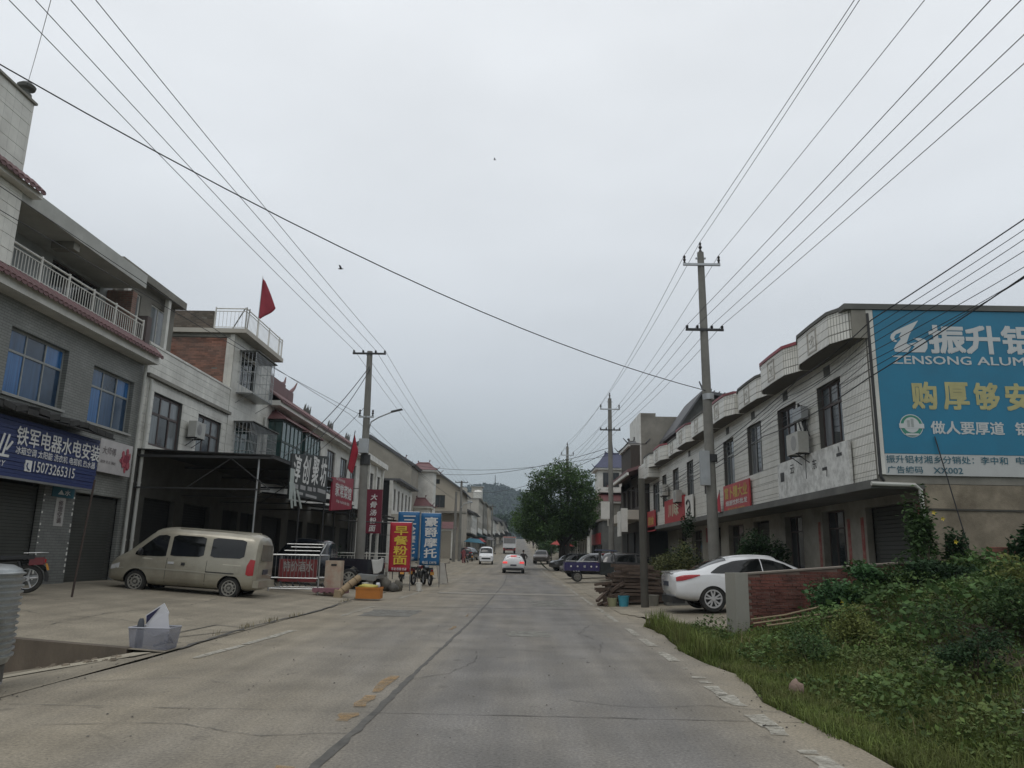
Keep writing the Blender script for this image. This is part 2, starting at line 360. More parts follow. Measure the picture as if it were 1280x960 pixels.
def pos_mix(m_name, base, dusty, spots=True):
    """concrete whose sides carry road dust (real dirt, by position across the street)"""
    m = bpy.data.materials.new(m_name); m.use_nodes = True; t = m.node_tree; t.nodes.clear(); N = t.nodes.new; L = t.links.new
    o = N('ShaderNodeOutputMaterial'); p = N('ShaderNodeBsdfPrincipled'); L(p.outputs[0], o.inputs[0]); p.inputs['Roughness'].default_value = .85; p.inputs['Specular IOR Level'].default_value = .35
    g = N('ShaderNodeNewGeometry'); s = N('ShaderNodeSeparateXYZ'); L(g.outputs['Position'], s.inputs[0])
    nz = N('ShaderNodeTexNoise'); nz.inputs['Scale'].default_value = .28; nz.inputs['Detail'].default_value = 8; nz.inputs['Roughness'].default_value = .65
    mp = N('ShaderNodeMapping'); mp.inputs['Scale'].default_value = (1.6, .35, 1); L(g.outputs['Position'], mp.inputs[0]); L(mp.outputs[0], nz.inputs[0])
    rp = N('ShaderNodeValToRGB'); e = rp.color_ramp.elements
    # position across: x from -7..5 mapped to 0..1
    mr = N('ShaderNodeMapRange'); mr.inputs['From Min'].default_value = -7; mr.inputs['From Max'].default_value = 5; L(s.outputs['X'], mr.inputs[0])
    e[0].position = 0; e[0].color = (1, 1, 1, 1); e[1].position = 1; e[1].color = (1, 1, 1, 1)
    for q, c in ((.22, .9), (.36, .55), (.47, .38), (.52, .12), (.70, .05), (.76, .5), (.82, .95)):
        k = e.new(q); k.color = (c, c, c, 1)
    L(mr.outputs[0], rp.inputs[0])
    ad = N('ShaderNodeMath'); ad.operation = 'ADD'; L(rp.outputs[0], ad.inputs[0])
    m2 = N('ShaderNodeMapRange'); m2.inputs['From Min'].default_value = .35; m2.inputs['From Max'].default_value = .65; m2.inputs['To Min'].default_value = -.28; m2.inputs['To Max'].default_value = .28
    L(nz.outputs[0], m2.inputs[0]); L(m2.outputs[0], ad.inputs[1]); ad.use_clamp = True
    mx = N('ShaderNodeMix'); mx.data_type = 'RGBA'; L(ad.outputs[0], mx.inputs[0]); mx.inputs[6].default_value = (*base, 1); mx.inputs[7].default_value = (*dusty, 1)
    # aggregate speckle: worn surface
    v = N('ShaderNodeTexNoise'); v.inputs['Scale'].default_value = 34; v.inputs['Detail'].default_value = 5; v.inputs['Roughness'].default_value = .8; L(g.outputs['Position'], v.inputs[0])
    v3 = N('ShaderNodeMapRange'); v3.inputs['From Min'].default_value = .3; v3.inputs['From Max'].default_value = .7; v3.inputs['To Min'].default_value = .50; v3.inputs['To Max'].default_value = 1.45; L(v.outputs[0], v3.inputs[0])
    vv = N('ShaderNodeTexVoronoi'); vv.inputs['Scale'].default_value = 13; L(g.outputs['Position'], vv.inputs[0])
    v4 = N('ShaderNodeMapRange'); v4.inputs['From Min'].default_value = .0; v4.inputs['From Max'].default_value = .16; v4.inputs['To Min'].default_value = 1.55; v4.inputs['To Max'].default_value = 1.0; L(vv.outputs['Distance'], v4.inputs[0])
    big = N('ShaderNodeTexNoise'); big.inputs['Scale'].default_value = .9; big.inputs['Detail'].default_value = 7; L(g.outputs['Position'], big.inputs[0])
    v5 = N('ShaderNodeMapRange'); v5.inputs['From Min'].default_value = .3; v5.inputs['From Max'].default_value = .7; v5.inputs['To Min'].default_value = .80; v5.inputs['To Max'].default_value = 1.16; L(big.outputs[0], v5.inputs[0])
    mp2 = N('ShaderNodeMapping'); mp2.inputs['Scale'].default_value = (2.2, .12, 1); L(g.outputs['Position'], mp2.inputs[0])
    st = N('ShaderNodeTexNoise'); st.inputs['Scale'].default_value = 1.0; st.inputs['Detail'].default_value = 6; L(mp2.outputs[0], st.inputs[0])
    v6 = N('ShaderNodeMapRange'); v6.inputs['From Min'].default_value = .35; v6.inputs['From Max'].default_value = .65; v6.inputs['To Min'].default_value = .84; v6.inputs['To Max'].default_value = 1.08; L(st.outputs[0], v6.inputs[0])
    sp = N('ShaderNodeTexNoise'); sp.inputs['Scale'].default_value = 2.6; sp.inputs['Detail'].default_value = 3; L(g.outputs['Position'], sp.inputs[0])
    v7 = N('ShaderNodeMapRange'); v7.inputs['From Min'].default_value = .66; v7.inputs['From Max'].default_value = .74; v7.inputs['To Min'].default_value = 1.0; v7.inputs['To Max'].default_value = .72; L(sp.outputs[0], v7.inputs[0])
    a = mx.outputs[2]
    for q in (v3, v4, v5, v6, v7):
        w_ = N('ShaderNodeVectorMath'); w_.operation = 'MULTIPLY'; L(a, w_.inputs[0]); L(q.outputs[0], w_.inputs[1]); a = w_.outputs[0]
    L(a, p.inputs['Base Color'])
    bp = N('ShaderNodeBump'); bp.inputs['Strength'].default_value = .35; bp.inputs['Distance'].default_value = .01; L(v.outputs[0], bp.inputs['Height']); L(bp.outputs[0], p.inputs['Normal'])
    return m
road_m = pos_mix('worn_concrete_road', (.180, .170, .156), (.268, .232, .172))
yard_m = pos_mix('dusty_concrete_yard', (.25, .218, .165), (.262, .230, .175))
earth = mat('dark_garden_soil', (.065, .048, .030), .95, .3, 2, bump=.4, dirt=(.03, .04, .018), dirt_amt=.8, dscale=1.2)
fields = mat('distant_field_ground', (.07, .09, .045), .95, .3, .08)
bitumen = mat('bitumen_crack_filler', (.085, .08, .07), .8, .35, 6)
linew = mat('worn_white_road_paint', (.43, .41, .35), .8, .12, 6, dirt=(.2, .18, .14), dirt_amt=.8, dscale=5)
liney = mat('worn_yellow_road_paint', (.36, .22, .085), .8, .12, 6, dirt=(.19, .165, .125), dirt_amt=.85, dscale=4)

worn(linew, .42, 12, .22); worn(liney, .47, 7, .30)
def struct(o): o['kind'] = 'structure'; return o
def sheet(name, mt, xs, ys, zf, keep=None):
    mb = MB(); nx, ny = len(xs), len(ys)
    vs = [(x, y, zf(x, y)) for y in ys for x in xs]
    fs = []
    for j in range(ny - 1):
        for i in range(nx - 1):
            if keep and not keep((xs[i] + xs[i + 1]) / 2, (ys[j] + ys[j + 1]) / 2): continue
            fs.append((j * nx + i, j * nx + i + 1, (j + 1) * nx + i + 1, (j + 1) * nx + i))
    mb.add(vs, fs); return struct(mb.build(name, mt, smooth=True))
# one ground sheet to the horizon, a little below everything laid on it
gx_ = [-1500, -700, -300, -120, -60, -30, -16, -9, -6.5, -3, 0, 3, 6, 10, 16, 30, 60, 120, 300, 700, 1500]
gy_ = [-60, -20, 0, 10, 20, 40, 60, 75, 90, 105, 120, 140, 160, 185, 210, 235, 260, 280, 310, 350, 420, 520, 700, 1000, 1500, 3000]
sheet('ground', fields, gx_, gy_, lambda x, y: rz(y) - .9 if y < 21 and x < 30 and x > -30 else rz(y) - .35)

# ---- road: slabs with recessed joints near the camera, one sheet farther on
road = thing('road', 'worn grey concrete road running straight ahead', 'road'); del road['category'], road['label']; struct(road)
def crackx(y): return float(np.interp(y, [-10, 5.9, 7.8, 10.6, 17.6, 25, 41.9, 60, 80], [-1.5, -1.43, -1.36, -1.31, -1.12, -1.0, -.82, -.95, -1.2]))
slabY = [-7.0, -2.1, 2.9, 7.85, 13.0, 18.0, 22.9, 27.8, 32.8, 37.8, 42.7, 47.6, 52.5, 57.4, 62.3]
for i, (a, b) in enumerate(zip(slabY, slabY[1:])):
    for side in (0, 1):
        mb = MB(); n = 5; g = .004
        edL = lambda y: -5.2 + .08 * math.sin(y * .7); edR = lambda y: 2.78 + .10 * math.sin(y * 1.3) + .05 * math.sin(y * 4.1) + (.3 if y > 16 else 0) * min(1, max(0, (y - 16) / 4))
        dz = random.uniform(-.003, .003)
        vs = []
        for j in range(n + 1):
            y = a + g / 2 + (b - a - g) * j / n
            x0, x1 = (edL(y), crackx(y) - g) if side == 0 else (crackx(y) + g, edR(y))
            for x in (x0, x1): vs += [(x, y, rz(y) + dz), (x, y, rz(y) - .22)]
        fs = []
        for j in range(n):
            q = j * 4; fs += [(q, q + 2, q + 6, q + 4), (q + 1, q + 5, q + 7, q + 3), (q, q + 4, q + 5, q + 1), (q + 2, q + 3, q + 7, q + 6)]
        fs += [(0, 1, 3, 2), (n * 4, n * 4 + 2, n * 4 + 3, n * 4 + 1)]
        mb.add(vs, fs); mb.build('slab', road_m, road)
mb = MB(); vs = []; fs = []
ys = [62.3] + list(range(66, 130, 4)) + list(range(130, 430, 10)) + [460, 520]
for y in ys: vs += [(cxr(y) - 5.2, y, rz(y)), (cxr(y) - 1.05, y, rz(y) + .02), (cxr(y) + 3.0, y, rz(y))]
for j in range(len(ys) - 1): fs += [(j * 3, j * 3 + 1, j * 3 + 4, j * 3 + 3), (j * 3 + 1, j * 3 + 2, j * 3 + 5, j * 3 + 4)]
mb.add(vs, fs).build('road_surface', road_m, road, smooth=True)
# bitumen joint down the middle, hairline cross joints show as gaps between the slabs
mb = MB(); rr_ = random.Random(3); vs = []; y = -7
while y < 60:
    wd = (.022 + .018 * rr_.random()) * (1.25 if y < 10 else .8); c = crackx(y) + rr_.uniform(-.012, .012)
    vs += [(c - wd, y, rz(y) + .005), (c + wd, y, rz(y) + .005)]; y += .22
mb.add(vs, [(2 * i, 2 * i + 1, 2 * i + 3, 2 * i + 2) for i in range(len(vs) // 2 - 1)]); mb.build('bitumen_joint', bitumen, road)
mb = MB()
for yj in slabY[2:]:
    vs = []; x = -5.0
    while x < 2.7:
        y = yj + rr_.uniform(-.012, .012); wd = rr_.uniform(-.004, .010); wd = max(wd, .0006); vs += [(x, y - wd, rz(y) + .0065), (x, y + wd, rz(y) + .0065)]; x += .16
    mb.add(vs, [(2 * i, 2 * i + 2, 2 * i + 3, 2 * i + 1) for i in range(len(vs) // 2 - 1)])
mb.build('cross_joint_filler', bitumen, road)
# worn paint: ragged patches
def ragged(mb, x0, x1, y0, y1, seed, n=9, jig=.05, z=.008):
    r_ = random.Random(seed); L_, R_ = [], []
    for i in range(n + 1):
        y = y0 + (y1 - y0) * i / n
        L_.append((x0(y) + r_.uniform(-jig, jig), y + r_.uniform(-.03, .03), rz(y) + z)); R_.append((x1(y) + r_.uniform(-jig, jig), y + r_.uniform(-.03, .03), rz(y) + z))
    mb.add(L_ + R_, [(i, n + 1 + i, n + 2 + i, i + 1) for i in range(n)])
def paint(label, segs, mt, jig=.03):
    for k, (xc, wd, y0, y1) in enumerate(segs):
        mb = MB(); xf = (xc if callable(xc) else (lambda y, xc=xc: xc))
        ragged(mb, lambda y: xf(y) - wd / 2, lambda y: xf(y) + wd / 2, y0, y1, hash((k, y0)) & 0xffff, n=max(3, int((y1 - y0) / .35)), jig=jig)
        mb.build(label, mt, road)
lx = lambda y: float(np.interp(y, [10, 12.8, 15.1, 28.9, 60], [-4.6, -4.42, -4.33, -3.97, -3.95])) + (cxr(y) if y > 60 else 0)
rx = lambda y: 2.33 if y < 45 else 2.33 + cxr(y)
paint('edge_line', [(lx, .13, 11.3, 12.9), (lx, .14, 13.0, 15.4), (lx, .07, 19.0, 22.5), (lx, .10, 26.5, 33), (lx, .10, 60, 74), (lx, .1, 78, 100), (lx, .08, 36, 50)], linew)
paint('edge_line', [(rx, .17, 6.15, 6.55), (rx, .13, 6.62, 6.75), (rx, .16, 7.25, 7.7), (rx, .2, 7.62, 8.15), (rx, .17, 8.6, 9.25), (rx, .16, 9.2, 9.85), (rx, .14, 10.1, 10.25), (rx, .15, 10.45, 10.6), (rx, .12, 11.3, 11.4), (rx, .15, 12.1, 13.2), (rx, .14, 14.0, 15.2), (rx, .14, 15.8, 17.3), (rx, .13, 19, 21.5), (rx, .12, 22, 24), (rx, .11, 25, 30), (rx, .1, 31, 38), (rx, .1, 40, 52), (rx, .1, 54, 75)], linew)
cl = lambda y: crackx(y) - .22
paint('centre_line', [(cl, .15, 7.45, 7.78), (cl, .14, 8.1, 8.75), (cl, .14, 8.95, 10.1), (cl, .12, 5.75, 5.9), (cl, .08, 16.2, 17.0), (cl, .06, 19.5, 20.5)], liney, .035)
mb = MB(); ragged(mb, lambda y: -3.2, lambda y: 2.2, 30.6, 31.6, 5, 4, .1); mb.build('lime_stain', mat('pale_cement_stain', (.27, .25, .215), .9, .1, 3, dirt=(.19, .18, .15), dirt_amt=.9, dscale=1.5), road)

def crack(pts, wd, seed):
    r_ = random.Random(seed); mb = MB(); P_ = []
    for (xa, ya), (xb, yb) in zip(pts, pts[1:]):
        n = max(2, int(math.hypot(xb - xa, yb - ya) / .12))
        for i in range(n): P_.append((xa + (xb - xa) * i / n + r_.uniform(-.03, .03), ya + (yb - ya) * i / n + r_.uniform(-.03, .03)))
    vs = []
    for i, (x, y) in enumerate(P_):
        q = P_[min(i + 1, len(P_) - 1)]; p = P_[max(i - 1, 0)]; d = Vector((q[0] - p[0], q[1] - p[1], 0)).normalized(); w_ = wd * r_.uniform(.2, 1.3); z = rz(y) + .0075 + (.012 if x < -5.2 else 0) + (zl(x, y) if x < -5.2 else 0)
        vs += [(x - d.y * w_, y + d.x * w_, z), (x + d.y * w_, y - d.x * w_, z)]
    mb.add(vs, [(2 * i, 2 * i + 1, 2 * i + 3, 2 * i + 2) for i in range(len(P_) - 1)]); mb.build('crack', bitumen, road)
crack([(-1.3, 9.9), (-.9, 10.4), (-.6, 11.6), (-.7, 12.9)], .006, 1); crack([(2.7, 8.3), (2.0, 8.6), (1.2, 8.4), (.4, 8.8)], .005, 2); crack([(-4.9, 9.2), (-4.1, 9.6), (-3.2, 9.3)], .005, 3)
crack([(-1.35, 7.0), (-2.2, 6.8), (-3.0, 7.2), (-4.2, 7.0)], .006, 4); crack([(1.3, 13), (1.5, 14.5), (1.2, 16), (1.6, 18)], .006, 5); crack([(-6.5, 14.5), (-7.6, 15.2), (-9.0, 15.0), (-10.4, 15.8)], .008, 6); crack([(-8, 13.5), (-8.3, 16), (-7.9, 19), (-8.2, 22)], .009, 7); crack([(-11.5, 15.5), (-8, 19.9), (-5.4, 20.1)], .008, 8); crack([(-4.8, 16.5), (-3.6, 16.9), (-2.0, 16.6), (-1.2, 17.0)], .006, 9)
patch_m = mat('newer_cement_patch', (.20, .195, .175), .9, .15, 4, dirt=(.25, .22, .17), dirt_amt=.5, dscale=2)
for k, (x0_, x1_, y0_, y1_) in enumerate(((-3.9, -2.6, 19.2, 21.4), (.4, 1.5, 24.0, 27.0), (-.2, .6, 15.2, 16.2))):
    mb = MB(); ragged(mb, lambda y: x0_, lambda y: x1_, y0_, y1_, 40 + k, 7, .05, .0055); mb.build('cement_patch', worn(mat('cement_patch_%s' % 'abc'[k], (.19 + .02 * k, .185 + .02 * k, .165 + .015 * k), .9, .15, 4), .40, 3, .25), road)

# ---- yards and verges
sheet('left_forecourt', yard_m, [-15.5, -14, -13, -12, -11, -10, -9, -8, -7, -6.2, -5.55, -5.19], [11.8, 13, 15, 17, 20, 23, 26, 30, 35, 40, 45, 50, 55, 60, 65, 70, 80, 90, 105, 120, 140], lambda x, y: zl(x, y) - (.004 if x > -5.2 else 0) + .012)
mb = MB(); ys = [140, 160, 185, 210, 235, 260, 280, 310, 350, 420]
sheet('left_roadside', yard_m, [-9.5, -5.1], ys, lambda x, y: rz(y) + .02 + (.1 if x < -8 else 0)).location.x = .6
def kr(x, y): return y > 21.3 - (x - 2.9) * 3.6 if x < 4.35 else y > 16.1 + (x - 4.4) * .42
sheet('right_forecourt', yard_m, [2.75, 2.9, 3.05, 3.2, 3.35, 3.5, 3.65, 3.8, 3.95, 4.1, 4.25, 4.4, 4.6, 5, 6, 7, 8, 9, 10.5], [16.1] + [16.3 + .25 * q for q in range(23)] + [22.3, 24, 27, 30, 35, 40, 45, 50, 55, 60, 70, 80, 95, 110, 140], lambda x, y: zr(x, y) + .012, kr)
sheet('right_roadside', yard_m, [2.7, 6.5], ys, lambda x, y: rz(y) + .03).location.x = .6
# sunken ramp left of the road, nearest the camera, with its cut bank
def ramp(x, y): return -max(0, (-5.45 - x)) * .16 + .004
sheet('ramp', yard_m, [-16, -12, -9, -7.5, -6.6, -6, -5.6, -5.19], [-6, 0, 4, 7, 9, 10.5, 11.4, 11.82], ramp)
bankm = mat('stained_concrete_face', (.11, .088, .065), .9, .25, 2.5, bump=.4, dirt=(.07, .058, .045), dirt_amt=.8, dscale=1.4, stretch=(1, 1, .4))
mb = MB(); xs = [-16, -12, -9, -8, -7.2, -6.6, -6.1, -5.75]
for a, b in zip(xs, xs[1:]):
    j = [random.uniform(-.03, .03) for _ in range(4)]
    mb.hexa([(a, 11.76, ramp(a, 11.8) - .2), (b, 11.76, ramp(b, 11.8) - .2), (b, 11.98, ramp(b, 11.8) - .2), (a, 11.98, ramp(a, 11.8) - .2), (a, 11.80, zl(a, 11.8) + .02), (b, 11.80, zl(b, 11.8) + .02), (b, 11.98, zl(b, 11.8) + .02), (a, 11.98, zl(a, 11.8) + .02)])
struct(mb.build('bank_wall', bankm))
# gutter crack and drain cover on the left
mb = MB(); vs = []; y = 12.2
while y < 30:
    c = -5.22 + .08 * math.sin(y * .7) + rr_.uniform(-.03, .03); wd = rr_.uniform(.015, .05); vs += [(c - wd, y, zl(-5.2, y) + .018), (c + wd, y, zl(-5.2, y) + .018)]; y += .3
mb.add(vs, [(2 * i, 2 * i + 1, 2 * i + 3, 2 * i + 2) for i in range(len(vs) // 2 - 1)]); struct(mb.build('gutter_joint', bitumen))
mb = MB()
for (x0, y0, x1, y1) in ((-5.95, 12.9, -5.4, 12.85), (-6.0, 12.9, -5.9, 15.6), (-5.9, 15.6, -5.3, 15.5), (-5.8, 13.2, -5.2, 15.2)):
    d = Vector((x1 - x0, y1 - y0, 0)).normalized(); p = Vector((-d.y, d.x, 0)) * .018; a = Vector((x0, y0, zl(x0, y0) + .022)); b = Vector((x1, y1, zl(x1, y1) + .022))
    mb.add([a - p, a + p, b + p, b - p], [(0, 1, 2, 3)])
struct(mb.build('patch_joint', bitumen))
# ditch bank with the weeds on the right
def hv(x, y):
    sx = min(1, max(0, (x - 3.4) / 5.8)); sx = sx * sx * (3 - 2 * sx)
    sy = min(1, max(0, (y - 3) / 13)); t = .25 + .75 * sy
    z = -.10 * math.exp(-((x - 3.5) / .5) ** 2) + 1.22 * sx * t + .10 * math.sin(x * 1.7 + y * .6) * sx + .07 * math.sin(y * 1.3 - x * 2.2) * sx
    z += -.35 * math.exp(-((x - 6.6) ** 2 / 1.2 + (y - 11) ** 2 / 2.2))
    if y > 15: z = z * (1 - min(1, (y - 15) / 2) * (1 - min(1, max(0, (x - 4.2) / 4.5))))
    return z - .03
def kv(x, y): return not kr(x, y) or x > 9.4
xs = list(np.arange(2.6, 9.5, .25)) + list(np.arange(9.5, 18, .8)); ys = list(np.arange(-3, 21.6, .4))
sheet('weedy_bank', earth, [float(v) for v in xs], [float(v) for v in ys], lambda x, y: hv(x, y), lambda x, y: y < 18.4 or x < 4.4)

# ================================================================== LEFT SIDE BUILDINGS
def newb(label, X, Y, Z=0.0): return thing('building', label, 'building', (X, Y, Z))
# ---- L1 grey tiled building -------------------------------------------------
b = newb('grey tiled three storey building with blue windows and shuttered shops at the left edge', -13, 19, .4)
F = FL(-13.0)
H2 = [(12.6, 14.9, 5.24, 6.95), (15.6, 17.8, 5.24, 6.95), (18.61, 21.15, 5.24, 6.95), (22.48, 24.95, 5.15, 6.88)]
G1 = [(12.5, 16.6, .35, 3.1), (17.2, 20.9, .35, 3.15), (22.4, 25.1, .35, 3.05)]
mb = MB(); wall_open(mb, F, 12, 25.6, .2, 7.62, H2 + G1, .3); mb.box(-24, -13.3, 25.3, 25.58, .2, 8.1); mb.box(-24, -13.3, 12, 12.3, .2, 8.1)
mb.build('wall', M['gtile']('Y'), b)
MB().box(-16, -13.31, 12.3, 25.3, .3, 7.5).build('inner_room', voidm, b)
curt = [mat('blue_curtain_glass', (.03, .12, .30), .15, .4, 3.5, spec=.6, stretch=(1, 4, .2)), glassb, mat('deep_blue_glass', (.02, .045, .085), .1, .3, 2, spec=.6)]
for (a, c, z0, z1) in H2: window(b, F, a, c, z0, z1, 3, .66, greyf, rec=.14, sill=mat('pale_sill', (.3, .3, .28)), gms=curt, fw=.06)
for (a, c, z0, z1) in G1: slatted(b, F, a, c, z0, z1 - .02, .085, rec=-.16)
MB().fb(F, 20.9, 22.4, .4, 3.1, .001, .03).build('pier_facing', mat('pier_tile', (.16, .165, .155), .6, .15, 2, brick=(.3, .075, (.07, .07, .065), 'Y', .006)), b)
mb = MB()
for zz in np.arange(.6, 2.9, .16):
    for yy in (20.94, 22.36):
        if random.random() < .7: mb.fb(F, yy - .03, yy + .03, zz, zz + random.uniform(.03, .1), .031, .034)
mb.build('torn_tape_marks', white, b)['kind'] = 'stuff'
# eave between first and second floor: soffit slab, beam, tiles
MB().box(-13.0, -12.5, 12, 25.45, 7.62, 7.90).build('eave_beam', white, b)
scallop_eave(b, -12.36, 7.86, -12.68, 8.17, 12, 25.5)
MB().box(-18, -12.62, 12, 25.5, 7.91, 8.14).build('terrace_slab', plaster, b)
# third floor: tower bay and recessed terrace
mb = MB(); mb.box(-12.94, -12.62, 12, 17.58, 8.15, 10.12); mb.box(-12.98, -12.66, 12, 17.5, 10.42, 12.5)
tw = mb.build('tower_wall', M['wtile']('Y'), b)
mb = MB(); mb.box(-18, -12.97, 17.2, 17.5, 8.15, 12.5); mb.build('tower_side_wall', M['wtile']('X'), b)
courses(b, FL(-12.64), 12.0, 17.5, 10.45, 12.5, .36, [], M['wflat']('Y'))
courses(b, FL(-12.60), 15.2, 17.57, 8.15, 10.1, .36, [], M['wflat']('Y'))
MB().box(-12.95, -12.35, 12, 18.0, 10.12, 10.26).build('tower_eave_beam', white, b)
scallop_eave(b, -12.25, 10.24, -12.6, 10.56, 12, 18.05)
MB().box(-13.0, -12.56, 12, 17.55, 12.5, 12.56).build('coping', plaster, b)
u = MB(); u.lathe([(.16, 0), (.14, .12), (.09, .16), (.11, .22), (.2, .26), (.22, .33), (.12, .42), (.04, .46)], (-12.75, 17.3, 12.56), 'z', 14); u.build('roof_urn', plaster_d, b, smooth=True)
FB = FL(-14.0)
mb = MB(); wall_open(mb, FB, 17.5, 25.5, 8.14, 10.1, [(17.9, 18.9, 8.14, 10.0), (21.3, 23.9, 8.75, 9.85)], .25); mb.build('terrace_back_wall', mat('pale_blue_grey_render', (.34, .35, .345), .85, .12, 1.5, dirt=(.2, .2, .19), dirt_amt=.5), b)
window(b, FB, 17.9, 18.9, 8.2, 9.95, 2, None, brownf, glassd, name='terrace_door'); window(b, FB, 21.3, 23.9, 8.75, 9.85, 3, None, brownf, glassd)
MB().box(-19, -12.6, 17.5, 24.15, 9.92, 10.37).build('roof_slab', mat('pale_soffit_render', (.42, .42, .39), .9, .12, 1.5, dirt=(.2, .2, .18), dirt_amt=.5), b)
MB().box(-13.4, -12.75, 20.2, 20.5, 9.70, 9.92).build('roof_beam_end', plaster, b)
rl = thing('terrace_railing', '', ''); 
for k in ('label', 'category'): del rl[k]
rl.parent = b; rl.location = (.4, 0, 7.77)
railing(rl, [(-12.72, 17.65, 8.17), (-12.72, 24.5, 8.17)], .70, .125)
MB().box(-13.0, -12.62, 24.55, 24.85, 8.14, 9.1).build('end_pier', mat('terrace_end_pier', (.10, .08, .075), .8), b)
MB().box(-13.97, -13.1, 24.3, 24.6, 8.14, 9.9).build('brick_return_wall', M['brick']('X'), b)
# attic storey set back behind
FU = FL(-13.9)
mb = MB(); wall_open(mb, FU, 24.65, 29.1, 8.14, 10.8, [(25.4, 26.4, 9.0, 10.4), (27.2, 28.5, 9.0, 10.4)], .2); mb.box(-19, -14.1, 28.9, 29.1, 8.14, 10.8); mb.build('attic_wall', plaster, b)
MB().box(-19, -13.5, 24.2, 29.2, 10.8, 11.07).build('attic_roof_slab', plaster, b)
window(b, FU, 25.4, 26.4, 9.0, 10.4, 2, None, white, glassc, .05); window(b, FU, 27.2, 28.5, 9.0, 10.4, 2, None, white, glassc, .05)
MB().box(-13.75, -13.6, 24.9, 25.1, 8.14, 10.8).build('attic_post', white, b); MB().box(-13.75, -13.6, 27.9, 28.1, 8.14, 10.8).build('attic_post', white, b)
downpipe(b, -12.88, 25.35, .5, 7.6)
# ragged awning above the sign
aw = mat('weathered_awning_sheet', (.035, .034, .032), .9, .3, 4)
mb = MB(); r_ = random.Random(5); y = 12.0; top = []; 
while y < 22.6: top.append(y); y += .45
for a, c in zip(top, top[1:]):
    d0, d1 = r_.uniform(-.06, .06), r_.uniform(-.06, .06)
    mb.hexa([(-13.0, a, 4.92), (-12.05, a, 4.66 + d0), (-12.05, c - .02, 4.66 + d1), (-13.0, c - .02, 4.92), (-13.0, a, 5.0), (-12.05, a, 4.80 + d0), (-12.05, c - .02, 4.80 + d1), (-13, c - .02, 5.0)])
mb.build('awning', aw, b)
MB().tube([(-12.1, 12, 4.7), (-12.1, 22.5, 4.62)], .03, 6).build('awning_bar', darkm, b)
# signs on L1
blue_s = mat('blue_sign_sheet', (.018, .032, .115), .5, .1, 2)
s = thing('shop_sign', 'long dark blue shop sign with white lettering and a phone number over the left shutters', 'sign', (-12.45, 18, 3.1))
mb = MB(); n = 15
for i in range(n): z = 3.12 + 1.44 * i / n; mb.box(-12.52, -12.44 if i % 2 else -12.425, 12.8, 22.35, z, z + 1.44 / n - .008)
mb.build('panel', blue_s, s); MB().box(-12.5, -12.40, 12.75, 22.4, 3.06, 3.115).build('bottom_trim', steel, s)
PX = -12.42
text('铁军电器水电安装', s, LEFT, PX, 18.58, 22.36, 3.92, 4.38, lett_w, .018)
text('冰箱空调 太阳能 洗衣机 电视机 热水器', s, LEFT, PX, 18.62, 22.22, 3.69, 3.89, lett_w, .008)
text('15073265315', s, LEFT, PX, 19.42, 21.25, 3.33, 3.60, lett_w, .018)
MB().box(-12.44, -12.412, 19.07, 19.33, 3.31, 3.59).build('phone_mark_plate', lett_w, s)
t_ = MB(); t_.tube([(-12.408, 19.15, 3.52), (-12.408, 19.13, 3.45), (-12.408, 19.17, 3.38), (-12.408, 19.25, 3.35)], .018, 6); t_.build('phone_mark', blue_s, s)
text('电业', s, LEFT, PX, 17.1, 18.48, 3.55, 4.12, lett_w, .02, shear=.25); text('INDUSTRY', s, LEFT, PX, 17.2, 18.32, 3.34, 3.48, lett_w, .01, shear=.2)
s = thing('flower_poster', 'white poster with a dark pink flower on the grey wall beside the blue sign', 'poster', (-12.8, 24, 3.7))
MB().box(-12.86, -12.8, 23.05, 25.02, 3.73, 4.74).build('panel', mat('poster_white', (.42, .40, .39), .5), s)
fl = MB(); r_ = random.Random(2)
for i in range(34):
    a = r_.uniform(0, 6.28); rr = r_.uniform(0, .27); cy, cz = 24.62 + rr * math.cos(a), 4.22 + rr * math.sin(a) * 1.25; pw, ph = r_.uniform(.05, .12), r_.uniform(.05, .14)
    fl.prism([(-12.798 + i * .0006, cy + pw * math.cos(t), cz + ph * math.sin(t)) for t in (k * math.pi / 4 for k in range(8))], (.004, 0, 0), i % 2)
fl.build('flower_print', [mat('flower_pink', (.33, .07, .09)), mat('flower_deep_pink', (.20, .03, .05))], s)
text('大师傅', s, LEFT, -12.798, 23.2, 24.0, 4.28, 4.52, mat('grey_print', (.12, .1, .1)), 0); text('烧饼 早点 粥粉', s, LEFT, -12.798, 23.15, 24.05, 4.0, 4.1, mat('grey_print', (.12, .1, .1)), 0)
s = thing('pier_plate', 'small teal plate with white figures on the pier between the shutters', 'sign', (-12.96, 21.8, 2.8))
MB().fb(F, 21.25, 22.3, 2.84, 3.2, .032, .05).build('plate', mat('teal_plate', (.02, .11, .15), .4), s)
text('▲水', s, LEFT, -12.949, 21.5, 22.1, 2.9, 3.05, lett_w, .02)
s = thing('paper_notice', 'narrow white paper notice pasted on the pier under the teal plate', 'notice', (-12.96, 21.8, 2.0))
MB().fb(F, 21.5, 21.95, 2.04, 2.82, .032, .037).build('paper', mat('notice_paper', (.36, .35, .33), .8), s)
text('修理空调', s, LEFT, -12.962, 21.62, 21.84, 2.12, 2.75, mat('grey_print', (.12, .1, .1)), .02, vertical=True)

